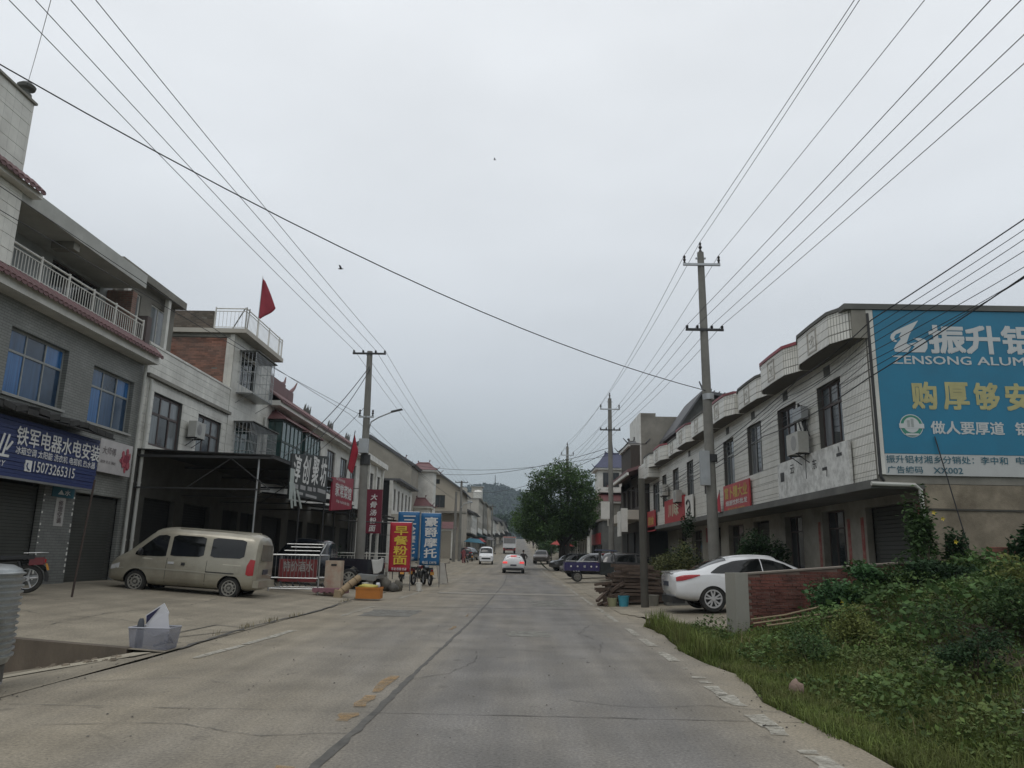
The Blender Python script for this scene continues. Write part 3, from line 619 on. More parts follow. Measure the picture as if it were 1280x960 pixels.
# ---- L2 white tiled two-storey ---------------------------------------------
b = newb('white tiled two storey building with brown framed windows beside the grey one, dark awning below', -13, 29.4, .4)
H = [(26.35, 28.7, 5.0, 6.86), (30.2, 32.6, 5.0, 6.80)]
Gd = [(26.6, 29.0, .4, 3.2), (29.8, 32.4, .4, 3.2)]
F = FL(-13.0)
shopw = mat('shade_toned_shop_wall', (.075, .072, .062), .9, .2, 2)  # shade under the canopy and awnings put into the wall colour
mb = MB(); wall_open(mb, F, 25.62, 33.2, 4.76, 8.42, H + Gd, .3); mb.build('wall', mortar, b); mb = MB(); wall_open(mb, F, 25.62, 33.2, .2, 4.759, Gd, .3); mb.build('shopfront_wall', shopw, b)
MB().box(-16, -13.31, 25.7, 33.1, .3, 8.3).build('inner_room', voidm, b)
courses(b, F, 25.64, 33.18, 4.78, 7.28, .3, H, M['wflat']('Y'), gap=.010)
courses(b, F, 25.64, 33.18, 7.42, 8.42, .25, [], M['wflat']('Y'), gap=.010)
MB().fb(F, 25.62, 33.25, 7.28, 7.4, -.05, .16).build('ledge', plaster, b)
MB().fb(F, 25.62, 33.25, 8.42, 8.50, -.3, .05).build('coping', white, b)
MB().fb(F, 25.64, 33.2, .25, 4.6, .001, .012).build('ground_floor_facing', mat('shop_wall_dark', (.07, .07, .062), .8), b) if False else None
for (a, c, z0, z1) in H: window(b, F, a, c, z0, z1, 3, .62, brownf, glassc, rec=.08, gms=[glassc, glassd, glassc], fw=.09)
for (a, c, z0, z1) in Gd: slatted(b, F, a, c, z0, z1, .1, voidm, 'shop_door', -.2)
downpipe(b, -12.88, 25.85, .5, 7.2, r=.06)
ac_m = mat('air_conditioner_casing', (.42, .42, .39), .5, .1, 3, dirt=(.2, .17, .13), dirt_amt=.6, dscale=3)
def aircon(label, F, a, z, n0=.12, wd=.8, h=.55, grp=None):
    p = F(a, z, n0); t = thing('air_conditioner', label, 'air conditioner', p, grp)
    MB().fb(F, a - wd / 2, a + wd / 2, z, z + h, n0, n0 + .3).build('casing', ac_m, t)
    g = MB(); c = F(a - wd * .12, z + h / 2, n0 + .301); ax = 'x' if abs(F(0, 0, 1)[0] - F(0, 0, 0)[0]) > .5 else 'y'
    for k_, rr in enumerate((.22, .17, .12, .05)): g.lathe([(rr, -.004 + .001 * k_), (rr, .004 + .004 * k_)], c, ax, 18)
    g.build('fan_grille', mat('fan_grille_plastic', (.26, .26, .25), .6), t)
    for q in (-.3, .3):
        m_ = MB(); m_.fb(F, a + q - .02, a + q + .02, z - .04, z - .001, .02, n0 + .32); m_.tube([F(a + q, z - .35, .02), F(a + q, z - .03, n0 + .28)], .014, 5)
        m_.build('bracket', darkm, t)
    return t
aircon('weathered outdoor air conditioner on the white tiled wall between the brown framed windows', F, 29.55, 5.7, .15, .9, .62)
# meters / small brackets
# big black canopy on posts
cn = thing('canopy', 'wide dark sheet metal canopy on thin posts projecting over the silver van', 'canopy', (-10.6, 30, 0))
mb = MB(); y = 25.7; k = 0
while y < 38.3:
    mb.hexa([(-13.0, y, 4.74), (-8.35, y, 4.60), (-8.35, y + .38, 4.60), (-13.0, y + .38, 4.74), (-13, y, 4.78 + .01 * (k % 2)), (-8.35, y, 4.64 + .01 * (k % 2)), (-8.35, y + .38, 4.64 + .01 * (k % 2)), (-13, y + .38, 4.78 + .01 * (k % 2))]); y += .385; k += 1
mb.build('roof_sheet', mat('black_canopy_sheet', (.022, .022, .022), .8, .2, 2), cn)
mb = MB()
for y in (25.75, 29.5, 33.3, 38.4): mb.box(-12.98, -8.4, y - .03, y + .03, 4.5, 4.58); mb.box(-12.98, -8.4, y - .02, y + .02, 3.45, 3.50); mb.tube([(-8.45, y, 3.5), (-9.8, y, 4.5)], .02, 5); mb.tube([(-9.8, y, 4.5), (-11.2, y, 3.5)], .02, 5)
mb.box(-8.42, -8.36, 25.7, 38.5, 4.52, 4.6)
mb.build('truss', darkm, cn)
for y, x in ((25.9, -8.9), (29.5, -8.45), (33.2, -8.45), (38.3, -8.45)): MB().tube([(x, y, zl(x, y)), (x, y, 4.55)], .035, 8).build('post', steel if y < 26 else darkm, cn)

# ---- L3 brick-sided three-storey with roof terrace ---------------------------
b = newb('three storey brick building with railed roof terrace and window cages behind the white tiled one', -13, 35.8, .4)
F = FL(-13.0)
H = [(34.2, 36.2, 8.9, 10.2), (34.3, 37.3, 5.6, 7.0)]
Gd3 = [(33.8, 35.6, .3, 3.2), (36.0, 37.9, .3, 3.2)]
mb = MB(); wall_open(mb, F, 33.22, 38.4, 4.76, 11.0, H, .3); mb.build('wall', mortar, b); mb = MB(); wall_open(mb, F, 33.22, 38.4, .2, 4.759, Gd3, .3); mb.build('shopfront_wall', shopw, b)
courses(b, F, 33.24, 38.38, 4.78, 10.98, .42, H, M['wflat']('Y'), gap=.008)
MB().box(-20, -13.31, 33.5, 38.2, .3, 10.9).build('inner_room', voidm, b)
# camera-facing brick side wall, real bricks proud of the mortar joined as one piece
MB().box(-22, -13.3, 33.22, 33.45, 7.9, 11.0).build('side_wall', mat('lime_mortar', (.20, .185, .16), .9, .2, 3), b)
def brick_face(parent, F, a0, a1, z0, z1, mt, bw=.25, bh=.08, proud=.015, seed=1, name='brickwork'):
    mb = MB(); r_ = random.Random(seed); z = z0; row = 0
    while z < z1 - .02:
        a = a0 - (bw / 2 if row % 2 else 0)
        while a < a1:
            p, q = max(a, a0) + .005, min(a + bw, a1) - .005
            if q - p > .03 and r_.random() > .012: mb.fb(F, p, q, z + .005, min(z + bh, z1) - .005, .0, proud + r_.uniform(-.004, .006))
            a += bw
        z += bh; row += 1
    o = mb.build(name, mt, parent); o['kind'] = 'stuff'; return o
bm_ = mat('weathered_red_brick', (.27, .13, .09), .9, .25, 1.3, island=.35, dirt=(.16, .14, .12), dirt_amt=.75, dscale=.9)
bm2 = mat('grey_brown_brick', (.15, .12, .095), .9, .25, 1.3, island=.3, dirt=(.09, .085, .07), dirt_amt=.7, dscale=.9)
brick_face(b, FF(33.22), -16.8, -13.35, 8.0, 10.82, bm_)
MB().box(-22, -13.2, 33.16, 33.24, 10.83, 11.0).build('lintel_band', plaster, b)
MB().box(-13.35, -13.0, 33.18, 33.23, 8.5, 10.98).build('corner_facing', M['wflat']('X'), b)
MB().box(-22, -12.45, 33.0, 38.5, 11.0, 11.2).build('roof_slab', cream, b)
brick_face(b, FF(33.15), -17.6, -14.05, 11.2, 12.05, bm2, seed=4); MB().box(-22, -14.02, 33.15, 33.36, 11.2, 12.04).build('parapet', mat('lime_mortar', (.2, .18, .16)), b)
rl = thing('terrace_railing', '', ''); 
for k in ('label', 'category'): del rl[k]
rl.parent = b; rl.location = (.4, 0, 10.8)
railing(rl, [(-13.95, 33.1, 11.2), (-12.55, 33.1, 11.2), (-12.55, 38.4, 11.2)], .95, .16, bal=.010)
mb = MB(); mb.tube([(-13.0, 34.5, 11.25), (-12.6, 33.6, 12.3)], .03, 6); mb.tube([(-13.2, 33.3, 11.25), (-12.62, 33.12, 12.2)], .03, 6); mb.build('brace_pole', steel, b)
window(b, F, 34.2, 36.2, 8.9, 10.2, 3, .7, greyf, glassd); window(b, F, 34.3, 37.3, 5.6, 7.0, 3, .7, greyf, glassg)
def cage(parent, F, a0, a1, z0, z1, d=.75, step=.17, mt=None, roof=True):
    mt = mt or steel; mb = MB()
    a = a0
    while a <= a1 + .01: mb.tube([F(a, z0, d), F(a, z1, d)], .012, 4); a += step
    n = .1
    while n < d:
        for a in (a0, a1): mb.tube([F(a, z0, n), F(a, z1, n)], .012, 4)
        n += step
    z = z0
    while z <= z1 + .01:
        mb.tube([F(a0, z, 0), F(a0, z, d), F(a1, z, d), F(a1, z, 0)], .014, 4); z += (z1 - z0) / 4
    mb.tube([F(a0, z0 - .5, 0), F(a0, z0, d)], .015, 4); mb.tube([F(a1, z0 - .5, 0), F(a1, z0, d)], .015, 4)
    mb.fb(F, a0, a1, z0 - .04, z0 - .01, 0, d)
    o = mb.build('window_cage', mt, parent)
    if roof: MB().fb(F, a0 - .05, a1 + .05, z1 + .02, z1 + .06, 0, d + .1).build('cage_roof', plaster_d, o)
    return o
cage(b, F, 33.9, 36.6, 8.45, 10.35, .8); cage(b, F, 34.0, 37.6, 5.4, 7.1, .85)
downpipe(b, -12.9, 37.9, 4.2, 8.0)
fg = thing('flag', 'large dark red flag on a pole standing at the roof terrace railing', 'flag', (-12.7, 35, 11.2))
MB().tube([(-12.7, 35, 11.2), (-12.66, 35, 14.45)], .025, 6, .012).build('flagpole', steel, fg)
def drape(mb, P0, P1, P2, P3, nu=10, nv=14, amp=.06, ax=(0, 1, 0), ph=0):
    P0, P1, P2, P3 = map(Vector, (P0, P1, P2, P3)); A = Vector(ax); vs = []
    for j in range(nv + 1):
        v = j / nv
        for i in range(nu + 1):
            u = i / nu; p = (P0 * (1 - u) + P1 * u) * (1 - v) + (P3 * (1 - u) + P2 * u) * v
            vs.append(p + A * amp * u * math.sin(6.5 * u + 3 * v + ph) + Vector((0, 0, -.05 * u * math.sin(5 * u + ph))))
    mb.add(vs, [(j * (nu + 1) + i, j * (nu + 1) + i + 1, (j + 1) * (nu + 1) + i + 1, (j + 1) * (nu + 1) + i) for j in range(nv) for i in range(nu)])
mb = MB(); drape(mb, (-12.66, 35, 14.35), (-12.55, 35.05, 14.15), (-12.0, 35.3, 12.85), (-12.69, 35, 12.2), amp=.13); fo = mb.build('cloth', mat('faded_red_flag', (.27, .03, .045), .8, .12, 3), fg, smooth=True)
md = fo.modifiers.new('s', 'SOLIDIFY'); md.thickness = .006

# ---- L4 red-tiled eave terrace with bay windows -------------------------------
b = newb('long white two storey terrace with maroon tiled eaves and green bay windows on the left', -13, 49, .2)
F = FL(-13.0)
H = [(51.0, 53.3, 5.3, 8.2), (54.9, 57.2, 5.3, 8.15), (58.3, 60.3, 5.3, 8.1), (43.2, 45.9, 5.2, 8.1), (46.5, 49.3, 5.2, 8.1), (38.9, 42.0, 5.0, 8.0)]
Gd = [(39, 42.2, .3, 3.2), (43.4, 46.4, .3, 3.2), (47.4, 50.6, .3, 3.2), (51.6, 54.8, .3, 3.2), (56, 59.4, .3, 3.2)]
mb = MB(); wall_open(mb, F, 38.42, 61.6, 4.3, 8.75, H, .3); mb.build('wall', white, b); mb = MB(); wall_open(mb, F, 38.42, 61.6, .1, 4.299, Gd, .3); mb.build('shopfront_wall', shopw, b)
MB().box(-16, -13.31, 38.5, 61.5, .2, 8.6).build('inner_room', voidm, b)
for (a, c, z0, z1) in H[:3] + H[3:5]: window(b, F, a, c, z0, z1, 3, .55, brownf, glassd, rec=.1, gms=[glassd, glassc, glassd], fw=.08)
for (a, c, z0, z1) in Gd: slatted(b, F, a, c, z0, z1, .12, voidm, 'shop_door', -.2)
for (a, c) in ((38.7, 42.3), (43.0, 46.2)):      # projecting bays with little roofs
    bay = MB(); fr = .07
    for z0, z1 in ((4.9, 5.0), (6.9, 6.98), (7.95, 8.05)): bay.fb(F, a, c, z0, z1, 0, .75)
    for i in range(6):
        q = a + (c - a) * i / 5; bay.fb(F, q - fr / 2 + (.04 if i == 0 else 0) - (.04 if i == 5 else 0), q + fr / 2, 5.0, 7.95, .70, .76)
    for q in (a + .001, c - fr):
        bay.fb(F, q, q + fr - .01, 5.0, 7.95, .3, .36)
    bo = bay.build('bay_window', greenf, b)
    for i in range(5):
        for z0, z1 in ((5.02, 6.88), (7.0, 7.93)): MB().fb(F, a + (c - a) * i / 5 + .045, a + (c - a) * (i + 1) / 5 - .045, z0, z1, .715, .73).build('pane', glassg, bo)
    for q in (a + .03, c - .05): MB().fb(F, q, q + .015, 5.02, 7.93, .02, .70).build('pane', glassg, bo)
    rf = MB(); mm = (a + c) / 2
    P = [F(a - .2, 8.06, -.02), F(c + .2, 8.06, -.02), F(c + .2, 8.06, .95), F(a - .2, 8.06, .95), F(a + .5, 8.6, -.02), F(c - .5, 8.6, -.02), F(c - .5, 8.6, .2), F(a + .5, 8.6, .2)]
    rf.hexa(P); rf.tube([F(a - .1, 8.1, .9), F(a + .5, 8.62, .15), F(c - .5, 8.62, .15), F(c + .1, 8.1, .9)], .05, 5); rf.build('bay_roof', redtile, b)
MB().fb(F, 38.42, 61.8, 8.75, 9.0, -.3, .62).build('eave_beam', white, b)
scallop_eave(b, -12.3, 9.0, -13.6, 9.95, 38.4, 61.8, .3)
mb = MB(); mb.hexa([(-22, 38.42, 8.7), (-13.55, 38.42, 8.7), (-13.55, 61.6, 8.7), (-22, 61.6, 8.7), (-17, 38.42, 10.0), (-13.65, 38.42, 9.9), (-13.65, 61.6, 9.9), (-17, 61.6, 10.0)]); mb.build('roof', redtile, b)
# ridge with upturned ends and crest ornaments
mb = MB(); mb.box(-13.75, -13.45, 38.4, 44.0, 9.95, 10.5); mb.box(-14.6, -14.1, 38.4, 44.5, 10.4, 11.1); mb.tube([(-13.6, 43.6, 10.4), (-13.55, 44.4, 10.9), (-13.5, 44.7, 11.3)], .14, 6, .03); mb.tube([(-14.3, 44.2, 11.1), (-14.3, 44.8, 11.3), (-14.3, 45, 11.7)], .14, 6, .03)
mb.build('stepped_gable', redtile, b)
for y in (46.5, 52.5, 58.0):
    mb = MB()
    for i in range(7): mb.tube([(-13.5, y + i * .22, 9.95), (-13.45, y + i * .22 + .05, 10.35 + .12 * math.sin(i * 2.3))], .06, 5, .02)
    mb.build('ridge_crest', plaster_d, b)
# shop awnings under it
mb = MB()
for i, y in enumerate((38.6, 43.2, 48.0, 52.8, 57.4)):
    d = .15 * (i % 3); mb.hexa([(-13.0, y, 4.3 - d), (-9.2, y, 3.95 - d), (-9.2, y + 4.2, 3.95 - d), (-13.0, y + 4.2, 4.3 - d), (-13.0, y, 4.36 - d), (-9.2, y, 4.01 - d), (-9.2, y + 4.2, 4.01 - d), (-13.0, y + 4.2, 4.36 - d)])
    mb.tube([(-9.3, y + .1, zl(-9.3, y)), (-9.3, y + .1, 3.97 - d)], .035, 6); mb.tube([(-9.3, y + 4.1, zl(-9.3, y)), (-9.3, y + 4.1, 3.97 - d)], .035, 6)
mb.build('shop_awning', mat('black_canopy_sheet', (.03, .031, .032)), b)
# stacked dark sign and the rest
s = thing('shop_sign', 'weathered black sign board with big white brush characters hanging from the canopy edge', 'sign', (-8.36, 30, 3.8))
mb = MB(); mb.hexa([(-8.40, 27.7, 3.45), (-8.40, 33.0, 3.55), (-8.32, 33.0, 3.55), (-8.32, 27.7, 3.45), (-8.40, 27.7, 4.95), (-8.40, 33.0, 5.5), (-8.32, 33.0, 5.5), (-8.32, 27.7, 4.95)])
mb.build('panel', mat('faded_black_board', (.02, .024, .023), .6, .3, 2), s)
for i, ch in enumerate('淳创聚坊'):
    text(ch, s, LEFT, -8.32, 27.9 + i * 1.28, 28.9 + i * 1.28, 3.98 + i * .06, 4.98 + i * .11, lett_w, .025, shear=.15)
mb = MB(); r_ = random.Random(8)
for i, (a, c) in enumerate(((28.0, 28.7), (29.0, 29.7), (30.0, 30.6), (30.8, 31.2), (31.5, 32.8))): mb.box(-8.33, -8.312, a, c, 3.74 + i * .03, 3.90 + i * .03)
for a, c in ((28.2, 29.4), (29.8, 31.4)): mb.box(-8.33, -8.312, a, c, 3.56, 3.66)
mb.build('small_print_blocks', mat('grey_print_light', (.3, .3, .3)), s)
mb = MB()
for (y0, z0, y1, z1, wd) in ((27.75, 4.4, 27.75, 3.3, .22), (28.0, 3.9, 28.4, 3.1, .12), (28.5, 3.7, 29.2, 3.05, .10), (27.6, 3.9, 28.0, 3.0, .1)):
    mb.hexa([(-8.30, y0 - wd, z0), (-8.28, y0 + wd, z0), (-8.26, y1 + wd * .6, z1), (-8.30, y1 - wd * .6, z1), (-8.29, y0 - wd, z0), (-8.27, y0 + wd, z0), (-8.25, y1 + wd * .6, z1), (-8.29, y1 - wd * .6, z1)])
mb.build('torn_strip', mat('torn_pale_sheet', (.36, .40, .38)), s)
s = thing('shop_sign', 'red sign board with white characters next to the black brush-lettered one', 'sign', (-8.36, 36, 3.2))
mb = MB(); mb.hexa([(-8.42, 34.0, 3.25), (-8.42, 38.2, 3.55), (-8.34, 38.2, 3.55), (-8.34, 34.0, 3.25), (-8.42, 34.1, 4.72), (-8.42, 38.3, 5.05), (-8.34, 38.3, 5.05), (-8.34, 34.1, 4.72)]); mb.build('panel', mat('red_sign_sheet', (.27, .018, .04), .5), s)
text('家常菜馆', s, LEFT, -8.34, 34.6, 37.9, 3.95, 4.55, lett_w, .03); text('欢迎光临', s, LEFT, -8.34, 34.6, 36.4, 4.66, 4.78, lett_w, .01); text('早餐 中餐 晚餐 烟酒', s, LEFT, -8.34, 34.9, 37.6, 3.66, 3.80, lett_w, .01)
fg = thing('flag', 'narrow bright red flag hanging above the red sign board', 'flag', (-8.5, 37.4, 4.8))
MB().tube([(-8.6, 37.3, 4.6), (-8.25, 37.5, 7.35)], .02, 6).build('flagpole', darkm, fg)
mb = MB(); drape(mb, (-8.27, 37.5, 7.2), (-8.1, 37.8, 6.3), (-8.35, 37.9, 5.2), (-8.5, 37.4, 5.5), amp=.08); o = mb.build('cloth', cloth_r, fg, smooth=True); o.modifiers.new('s', 'SOLIDIFY').thickness = .006

# ---- L5 pilastered white building + L5b + gable + towers ----------------------
def simple_windows(b, F, y0, y1, n, z0, z1, wd, fm, gms, cols=2):
    H = []
    for i in range(n):
        c = y0 + (y1 - y0) * (i + .5) / n; H.append((c - wd / 2, c + wd / 2, z0, z1))
    return H
b = newb('white building with classical pilasters behind the left lamp pole', -13, 66, .2)
F = FL(-13.0); H = simple_windows(b, F, 62, 71.5, 3, 5.6, 8.2, 1.7, None, None); G = simple_windows(b, F, 62, 71.5, 3, .3, 3.2, 2.4, None, None)
mb = MB(); wall_open(mb, F, 61.65, 71.8, .1, 9.4, H + G, .3); mb.build('wall', white, b); MB().box(-16, -13.31, 61.7, 71.7, .2, 9.3).build('inner_room', voidm, b)
for h in H: window(b, F, *h, 2, .6, brownf, glassd); 
for h in G: slatted(b, F, *h, .12, voidm, 'shop_door', -.2)
for y in (61.9, 65.0, 68.3, 71.5): MB().fb(F, y - .22, y + .22, 4.4, 9.0, .001, .18).build('pilaster', white, b)
MB().fb(F, 61.6, 71.9, 9.0, 9.45, .001, .5).build('cornice', white, b); MB().fb(F, 61.6, 71.9, 4.2, 4.4, .001, .35).build('string_course', white, b)
mb = MB(); mb.hexa([(-21, 61.65, 9.4), (-12.6, 61.65, 9.46), (-12.6, 71.8, 9.46), (-21, 71.8, 9.4), (-17, 61.7, 11.2), (-16.8, 61.7, 11.2), (-16.8, 71.7, 11.2), (-17, 71.7, 11.2)]); mb.build('roof', greytile, b)
b = newb('cream two storey row with small dark windows past the pilastered building', -12, 77, .2)
F = FL(-12.0); H = simple_windows(b, F, 72.3, 84.5, 5, 5.4, 7.4, 1.1, None, None)
mb = MB(); wall_open(mb, F, 72, 85, .1, 8.1, H, .3); mb.build('wall', white, b); MB().box(-15, -12.31, 72.2, 84.8, .2, 8).build('inner_room', voidm, b)
for h in H: window(b, F, *h, 2, None, brownf, glassd)
MB().fb(F, 72, 85, 4.0, 5.0, .001, 1.3).build('balcony_front', cream, b); MB().fb(F, 72, 85, 8.1, 8.3, -3, .7).build('eave', greytile, b)
rl = thing('balcony_rack', '', ''); 
for k in ('label', 'category'): del rl[k]
rl.parent = b; railing(rl, [(-10.72, 72.3, 5.0), (-10.72, 84, 5.0)], .5, .4, galv)
G = simple_windows(b, F, 72.3, 84.5, 4, .3, 3, 2.2, None, None)
for h in G: MB().fb(F, h[0], h[1], h[2], h[3], .002, .04).build('shop_door', voidm, b)
cream2 = mat('grey_beige_render', (.29, .265, .22), .85, .12, 1.0, dirt=(.15, .135, .11), dirt_amt=.6, dscale=.4)
b = newb('tall grey rendered gable wall with a dark sloping roof edge behind the pilastered building', -14.5, 86, .2)
mb = MB(); mb.prism([(-20, 85.2, 0), (-12.2, 85.2, 0), (-12.2, 85.2, 11.0), (-17.0, 85.2, 14.0), (-20, 85.2, 12.3)], (0, 6, 0)); mb.build('wall', cream2, b)
mb = MB(); mb.prism([(-12.0, 85.0, 10.9), (-17.0, 85.0, 14.05), (-20.3, 85.0, 12.1), (-20.3, 85.0, 12.4), (-17, 85.0, 14.4), (-11.8, 85.0, 11.15)], (0, 6.4, 0)); mb.build('roof', greytile, b)
def pagoda_roof(b, x0, x1, y0, y1, z, h, mt, ov=.5, name='tiled_roof'):
    mb = MB(); cx, cy = (x0 + x1) / 2, (y0 + y1) / 2; rx_ = (x1 - x0) * .22
    P = [(x0 - ov, y0 - ov, z), (x1 + ov, y0 - ov, z), (x1 + ov, y1 + ov, z), (x0 - ov, y1 + ov, z), (cx - rx_, cy, z + h), (cx + rx_, cy, z + h), (cx + rx_, cy + .1, z + h), (cx - rx_, cy + .1, z + h)]
    mb.hexa(P)
    for k, (x, y) in enumerate(((x0 - ov, y0 - ov), (x1 + ov, y0 - ov), (x1 + ov, y1 + ov), (x0 - ov, y1 + ov))):
        sx = 1 if x > cx else -1; tx = cx + sx * rx_
        mb.tube([(tx, cy, z + h), ((tx + x) / 2, (cy + y) / 2, z + h * .42), (x, y, z + .05), (x + sx * .3, y, z + .38)], .09, 5, .03)
    mb.tube([(cx - rx_ - .1, cy, z + h + .25), (cx - rx_, cy, z + h), (cx + rx_, cy, z + h), (cx + rx_ + .1, cy, z + h + .35)], .1, 5)
    o = mb.build(name, mt, b)
    MB().box(x0 - ov * .8, x1 + ov * .8, y0 - ov * .8, y1 + ov * .8, z - .2, z - .005).build('eave_board', white, b)
    return o
mar = mat('maroon_glazed_tile', (.125, .045, .045), .5, .2, 3)
b = newb('white stair tower with two maroon pagoda roofs, one above the other', -11.9, 92, .3)
MB().box(-13.3, -10.5, 92, 95, .2, 11.2).build('wall', white, b); pagoda_roof(b, -13.3, -10.5, 92, 95, 11.25, 1.0, mar)
MB().box(-12.6, -10.6, 88.6, 91.5, .2, 6.6).build('lower_wall', white, b); pagoda_roof(b, -12.6, -10.6, 88.6, 91.5, 6.75, 1.0, mar)
b = newb('dark timber clad balcony block with a brown curled roof beside the white stair tower', -14.3, 88, .3)
MB().box(-14.8, -12.7, 86.5, 90, 8.5, 11.0).build('wall', mat('dark_timber_cladding', (.06, .055, .05), .8, .2, 3, stretch=(8, 8, .5)), b); pagoda_roof(b, -14.6, -12.9, 86.5, 90, 11.2, 1.0, redtile, .35)
b = newb('beige gable-ended house facing the road with a small attic window', -10.6, 106, .5)
mb = MB(); F = FF(104.0)
wall_open(mb, F, -14, -8.0, .4, 9.9, [(-11.6, -10.2, 7.5, 9.2), (-7, -6, 1, 2)], .3); mb.prism([(-14, 104.0, 9.9), (-8.0, 104.0, 9.9), (-11.2, 104.0, 12.0)], (0, .3, 0)); mb.box(-8.3, -8.0, 104.3, 116, .4, 9.9); mb.build('wall', tan, b)
window(b, F, -11.6, -10.2, 7.5, 9.2, 2, None, brownf, glassd, sill=tan); MB().fb(F, -11.5, -11.0, 10.7, 11.3, .001, .03).build('attic_vent', voidm, b)
MB().box(-13.8, -8.4, 104.4, 115.8, .4, 9.5).build('inner_room', voidm, b)
mb = MB(); mb.prism([(-14.5, 103.4, 9.55), (-11.2, 103.4, 12.05), (-7.5, 103.4, 9.55), (-7.5, 103.4, 9.75), (-11.2, 103.4, 12.35), (-14.5, 103.4, 9.8)], (0, 13, 0)); mb.build('roof', greytile, b)
MB().box(-13, -7.2, 101.5, 103.9, 6.7, 6.95).build('porch_slab', plaster, b); pr = MB(); pr.hexa([(-12.6, 98.6, 4.6), (-8.2, 98.6, 4.6), (-8.2, 101.4, 4.6), (-12.6, 101.4, 4.6), (-12.4, 99.9, 5.5), (-8.4, 99.9, 5.5), (-8.4, 100.1, 5.5), (-12.4, 100.1, 5.5)]); pr.build('maroon_porch_roof', mar, b)
MB().box(-12.4, -8.4, 98.8, 101.4, 4.35, 4.59).build('porch_beam', white, b)
for x in (-12.2, -10.2, -8.6): MB().box(x - .15, x + .15, 99, 99.3, .4, 4.34).build('porch_column', white, b)
# ================================================================== RIGHT SIDE BUILDINGS
# ---- R1: long white-tiled two-storey with bow-fronted parapets ----------------
b = newb('long white tiled two storey building with bowed parapets and red coping on the right', 8.3, 30, .3)
F = FR(8.3)
WN = [(19.63, 21.28, 4.53, 6.25), (22.95, 24.68, 4.53, 6.24), (26.4, 28.1, 4.47, 6.25), (29.9, 31.5, 4.35, 6.22), (33.4, 35.0, 4.35, 6.2), (37.1, 38.6, 4.35, 6.2), (40.6, 42.2, 4.4, 6.2), (44.0, 45.4, 4.4, 6.2), (46.4, 48.6, 4.2, 6.0)]
VT = [(21.0 + 3.28 * i - .25, 21.0 + 3.28 * i + .2, 6.78, 7.0) for i in range(2)]
mb = MB(); wall_open(mb, F, 18.0, 50.0, 3.38, 7.55, WN, .25); mb.build('wall', grout_light, b)
courses(b, F, 18.02, 33.0, 3.40, 7.06, .215, WN, M['wflat']('Y') if False else M['wtile']('Y'), gap=.012)
courses(b, F, 33.0, 49.9, 3.40, 7.06, .43, WN, M['wtile']('Y'), gap=.010)
MB().box(8.56, 16, 18.3, 49.9, 3.6, 7.2).build('inner_room', voidm, b)
gset = [mat('grey_curtain_glass', (.10, .115, .125), .12, .4, 3, spec=.6, stretch=(1, 4, .2)), glassd, mat('pale_curtain_glass', (.17, .18, .19), .15, .3, 3, spec=.6, stretch=(1, 5, .2))]
for i, h in enumerate(WN): window(b, F, *h, 3, .66, brownf if i < 2 else greyf, glassd, rec=.12, gms=gset[i % 2:] + gset[:i % 2], fw=.07, sill=None)
# bow-fronted parapet bays
def bay(y0, y1, zb, zt, proj, capm):
    ch = .62; xf = 8.3 - proj
    pl = [(8.29, y0), (8.3 - proj * .58, y0 + .03), (xf, y0 + ch), (xf - .02, (y0 + y1) / 2), (xf, y1 - ch), (8.3 - proj * .7, y1 - .06), (8.29, y1)]
    cz = (y0 + y1) / 2
    z = zb; k = 0
    core = MB(); core.prism([(x + (.03 if x < 8.2 else 0), y, zb) for x, y in pl], (0, 0, zt - zb)); core.build('bay_core', grout_light, b)
    while z < zt - .02:
        t = min(z + .215, zt)
        mb = MB()
        for (xa, ya), (xb, yb) in zip(pl, pl[1:]):
            d = Vector((xb - xa, yb - ya, 0)).normalized(); nrm = Vector((-d.y, d.x, 0)) * .018
            A, B_ = Vector((xa, ya, z + .006)), Vector((xb, yb, z + .006)); U = Vector((0, 0, t - z - .012))
            mb.hexa([A, B_, B_ - nrm * -1, A - nrm * -1, A + U, B_ + U, B_ + U + nrm, A + U + nrm])
        mb.build('tile_course', M['wtile']('Y'), b); z = t; k += 1
    MB().prism([(x - (.05 if x < 8.2 else 0), y, zt) for x, y in pl], (0, 0, .09)).build('parapet_coping', capm, b)
    # moulded square panel on the bay front
    zc = (zb + zt) / 2; s_ = .31
    pm = MB(); F2 = FR(xf); a = cz
    for q in ((a - s_, a + s_, zc - s_, zc - s_ + .05), (a - s_, a + s_, zc + s_ - .05, zc + s_), (a - s_, a - s_ + .05, zc - s_ + .05, zc + s_ - .05), (a + s_ - .05, a + s_, zc - s_ + .05, zc + s_ - .05)): pm.fb(F2, *q, .0, .05)
    pm.fb(F2, a - s_ + .05, a + s_ - .05, zc - s_ + .05, zc + s_ - .05, 0, .028)
    for rr, ph in ((.15, 0), (.15, 2.1), (.15, 4.2)):
        pm.tube([F2(a + .08 * math.cos(ph) + .07 * math.cos(t), zc + .08 * math.sin(ph) + .07 * math.sin(t), .035) for t in np.linspace(0, 5.2, 8)], .014, 5)
    pm.build('moulded_panel', mat('moulded_plaque', (.42, .40, .36), .6, .2, 8, dirt=(.18, .16, .13), dirt_amt=.7, dscale=7), b)
caps = [redcap] * 8
n = 0; y = 18.0
while y < 47:
    bay(y, y + 3.36, 6.80, 7.55 + (.0, .05, -.04, .03)[n % 4], (.64, .63, .40, .60)[n % 4], (plaster_d, redcap, plaster_d, redcap)[n % 4]); y += 3.42; n += 1
for h_ in WN[:6]: MB().fb(FR(8.3), (h_[0] + h_[1]) / 2 - .22, (h_[0] + h_[1]) / 2 + .22, 6.42, 6.70, .021, .028).build('wall_vent', plaster_d, b)
